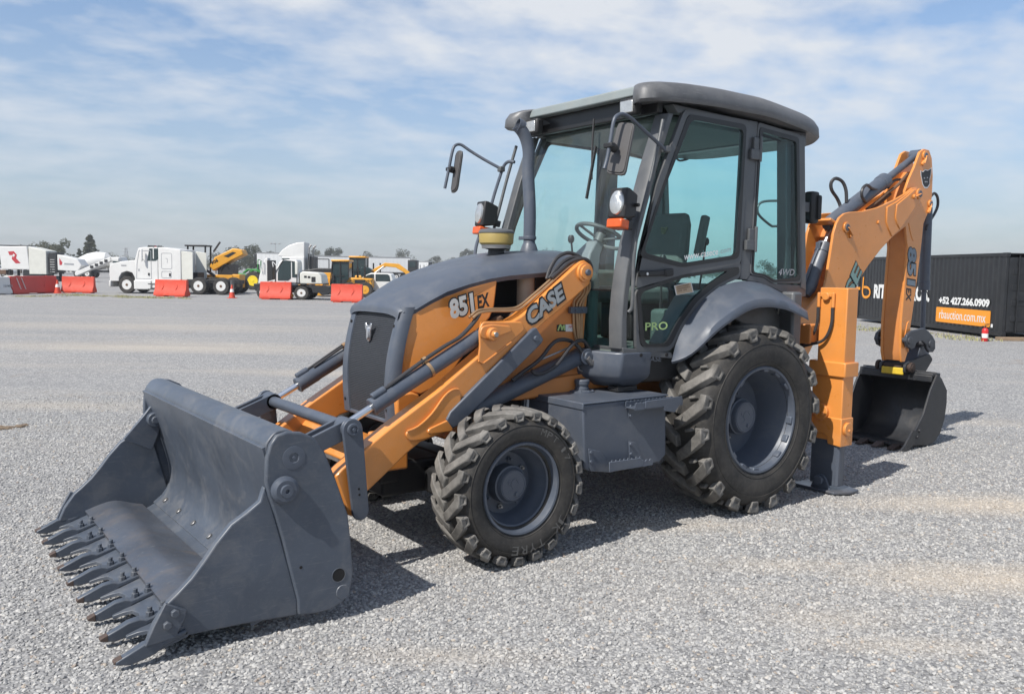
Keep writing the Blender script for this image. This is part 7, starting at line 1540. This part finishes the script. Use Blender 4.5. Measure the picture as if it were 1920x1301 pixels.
for i, (p, H, w, kd, lab) in enumerate([((-11.89,-160.58),4.4,1.93,'broad','dark tree at the left picture edge behind the milling machine'),((-18.4,-162.83),5.44,4.02,'pale','pale rounded tree behind the milling machine'),((-21.68,-165.8),5.97,4.51,'broad','broad olive tree left of the dark conifer'),((-28.0,-175.79),7.09,3.85,'pine','tall dark conifer,highest tree left of the white truck'),((-26.7,-178.93),4.55,2.05,'pine','small dark conifer at the foot of the tall conifer'),((-36.85,-204.39),4.03,5.45,'pale','low pale tree right of the tall conifer'),((-42.12,-216.07),3.72,5.05,'pale','low pale tree below the pylon'),((-44.32,-191.2),5.97,2.75,'broad','tree top showing over the white truck sleeper'),((-58.59,-184.73),6.07,5.37,'broad','dark tree left of a pair behind the open yellow cover'),((-63.61,-188.82),6.63,4.82,'broad','dark tree right of a pair behind the open yellow cover'),((-116.46,-274.87),7.65,7.29,'pale','tree top above the first white trailer'),((-129.82,-288.47),9.69,5.04,'broad','rounded tree above the long white trailer'),((-195.67,-355.5),10.78,8.52,'pale','pale tree above the right end of the long trailer'),((-181.75,-302.23),7.46,6.14,'pale','pale tree left of the precleaner'),((-217.84,-333.85),11.66,6.45,'pale','pale tree right beside the precleaner'),((-173.61,-132.13),5.17,4.51,'broad','tree seen through the rear cab window'),((-189.84,-159.77),6.09,7.61,'broad','tree seen through the cab door glass'),((-163.78,-205.32),8.26,9.91,'broad','tree seen through the lower windscreen'),((-15.47,-167.93),4.69,2.79,'broad','tree top over the milling machine housing'),((-46.72,-215.23),3.57,4.34,'pale','low tree left behind the truck cab'),((-57.63,-227.22),4.53,4.67,'pale','low tree over the middle of the truck sleeper'),((-61.72,-207.63),4.78,5.17,'pale','low bush-like tree behind the cab frame of the open loader'),((-87.05,-238.09),6.21,3.99,'broad','tree top between lamp post and roof fairing'),((-158.28,-317.43),8.3,6.55,'pale','low tree above the yellow cab roofs'),((-232.35,-368.73),7.85,6.49,'pale','smallest pale tree left of the precleaner')]):
    tree(p[0], p[1], H, w*1.35, kd, lab, 40+i, trunk=.2, n=2000)
# a low wooded line on the horizon, and dry grass tufts in the gravel
def woods():
    rk = random.Random(3); m = MB()
    for i in range(5200):
        px_ = rk.uniform(-2.75, -1.62); d = rk.uniform(330, 380); x = 5+d*math.cos(px_); y = 5+d*math.sin(px_); h = (2.2+2.0*noise.noise(Vector((px_*9, 0, 0)))+1.2*noise.noise(Vector((px_*40, 3, 0))))*rk.random()**.5*1.3; p = Vector((x, y, max(.2, h))); e = Vector((rk.uniform(-1, 1), rk.uniform(-1, 1), rk.uniform(-.6, .6))).normalized(); f = e.orthogonal().normalized(); s_ = rk.uniform(.5, 1.1); m.add([p-e*s_, p+f*s_*.7, p+e*s_, p-f*s_*.7], [(0, 1, 2, 3)])
    o = m.build('woods', 'leaf_pale', None, smooth=False); tag(o, 'low line of far woods along the horizon', 'woods', None, 'stuff')
woods()
def grass():
    rk = random.Random(9); m = MB()
    def tuft(x, y, n, h):
        for _ in range(n):
            a = rk.uniform(0, 6.28); l = rk.uniform(.4, 1)*h; b = Vector((x+rk.gauss(0, .12), y+rk.gauss(0, .12), 0)); tp = b+Vector((math.cos(a)*l*.6, math.sin(a)*l*.6, l)); w = Vector((-math.sin(a), math.cos(a), 0))*.012
            m.add([b-w, b+w, tp], [(0, 1, 2)])
    for (a, b, nn, sp) in [((-3.42,-49.62),(-7.72,-42.82),150,0.5),((-22.84,-12.54),(-19.75,-6.21),45,0.3),((-0.77,-47.24),(-2.74,-46.96),30,0.4),((-16.87,-12.47),(-20.86,-11.29),60,0.5)]:
        for _ in range(nn): t = rk.random(); tuft(lerp(a[0], b[0], t)+rk.gauss(0, sp), lerp(a[1], b[1], t)+rk.gauss(0, sp), rk.randint(8, 22), rk.uniform(.05, .13))
    o = m.build('grass', 'dry_grass', None, smooth=False); tag(o, 'sparse dry grass growing out of the gravel', 'grass', None, 'stuff')
grass()
def clod():
    x, y = (4.08,-5.47); rk = random.Random(4); t = empty('mud_clod', 'flat brown clod of dry mud on the gravel at the left edge', 'mud clod', (x, y, 0)); m = MB()
    for i in range(9): m.ball((rk.uniform(-.16, .16), rk.uniform(-.07, .07), .008), rk.uniform(.03, .06), 8, (1.3, .8, .45))
    m.v = [(a+rk.uniform(-.006, .006), b+rk.uniform(-.006, .006), max(0, c+rk.uniform(-.005, .005))) for a, b, c in m.v]; part(t, 'dried_mud', 'mud', m, smooth=False)
clod()

# ---------------------------------------------------------------- thin haze over the yard
def haze():
    m = bpy.data.materials.new('haze'); m.use_nodes = True; nt = m.node_tree; nt.nodes.clear(); o = nt.nodes.new('ShaderNodeOutputMaterial'); v = nt.nodes.new('ShaderNodeVolumePrincipled')
    v.inputs['Color'].default_value = (.86, .89, .94, 1); v.inputs['Density'].default_value = .0007; v.inputs['Anisotropy'].default_value = .3; nt.links.new(v.outputs[0], o.inputs['Volume'])
    M['haze'] = m; b = MB(); b.box((-100, -150, 8.5), (900, 900, 19)); h = b.build('haze', 'haze', None, smooth=False); h['kind'] = 'stuff'
haze()
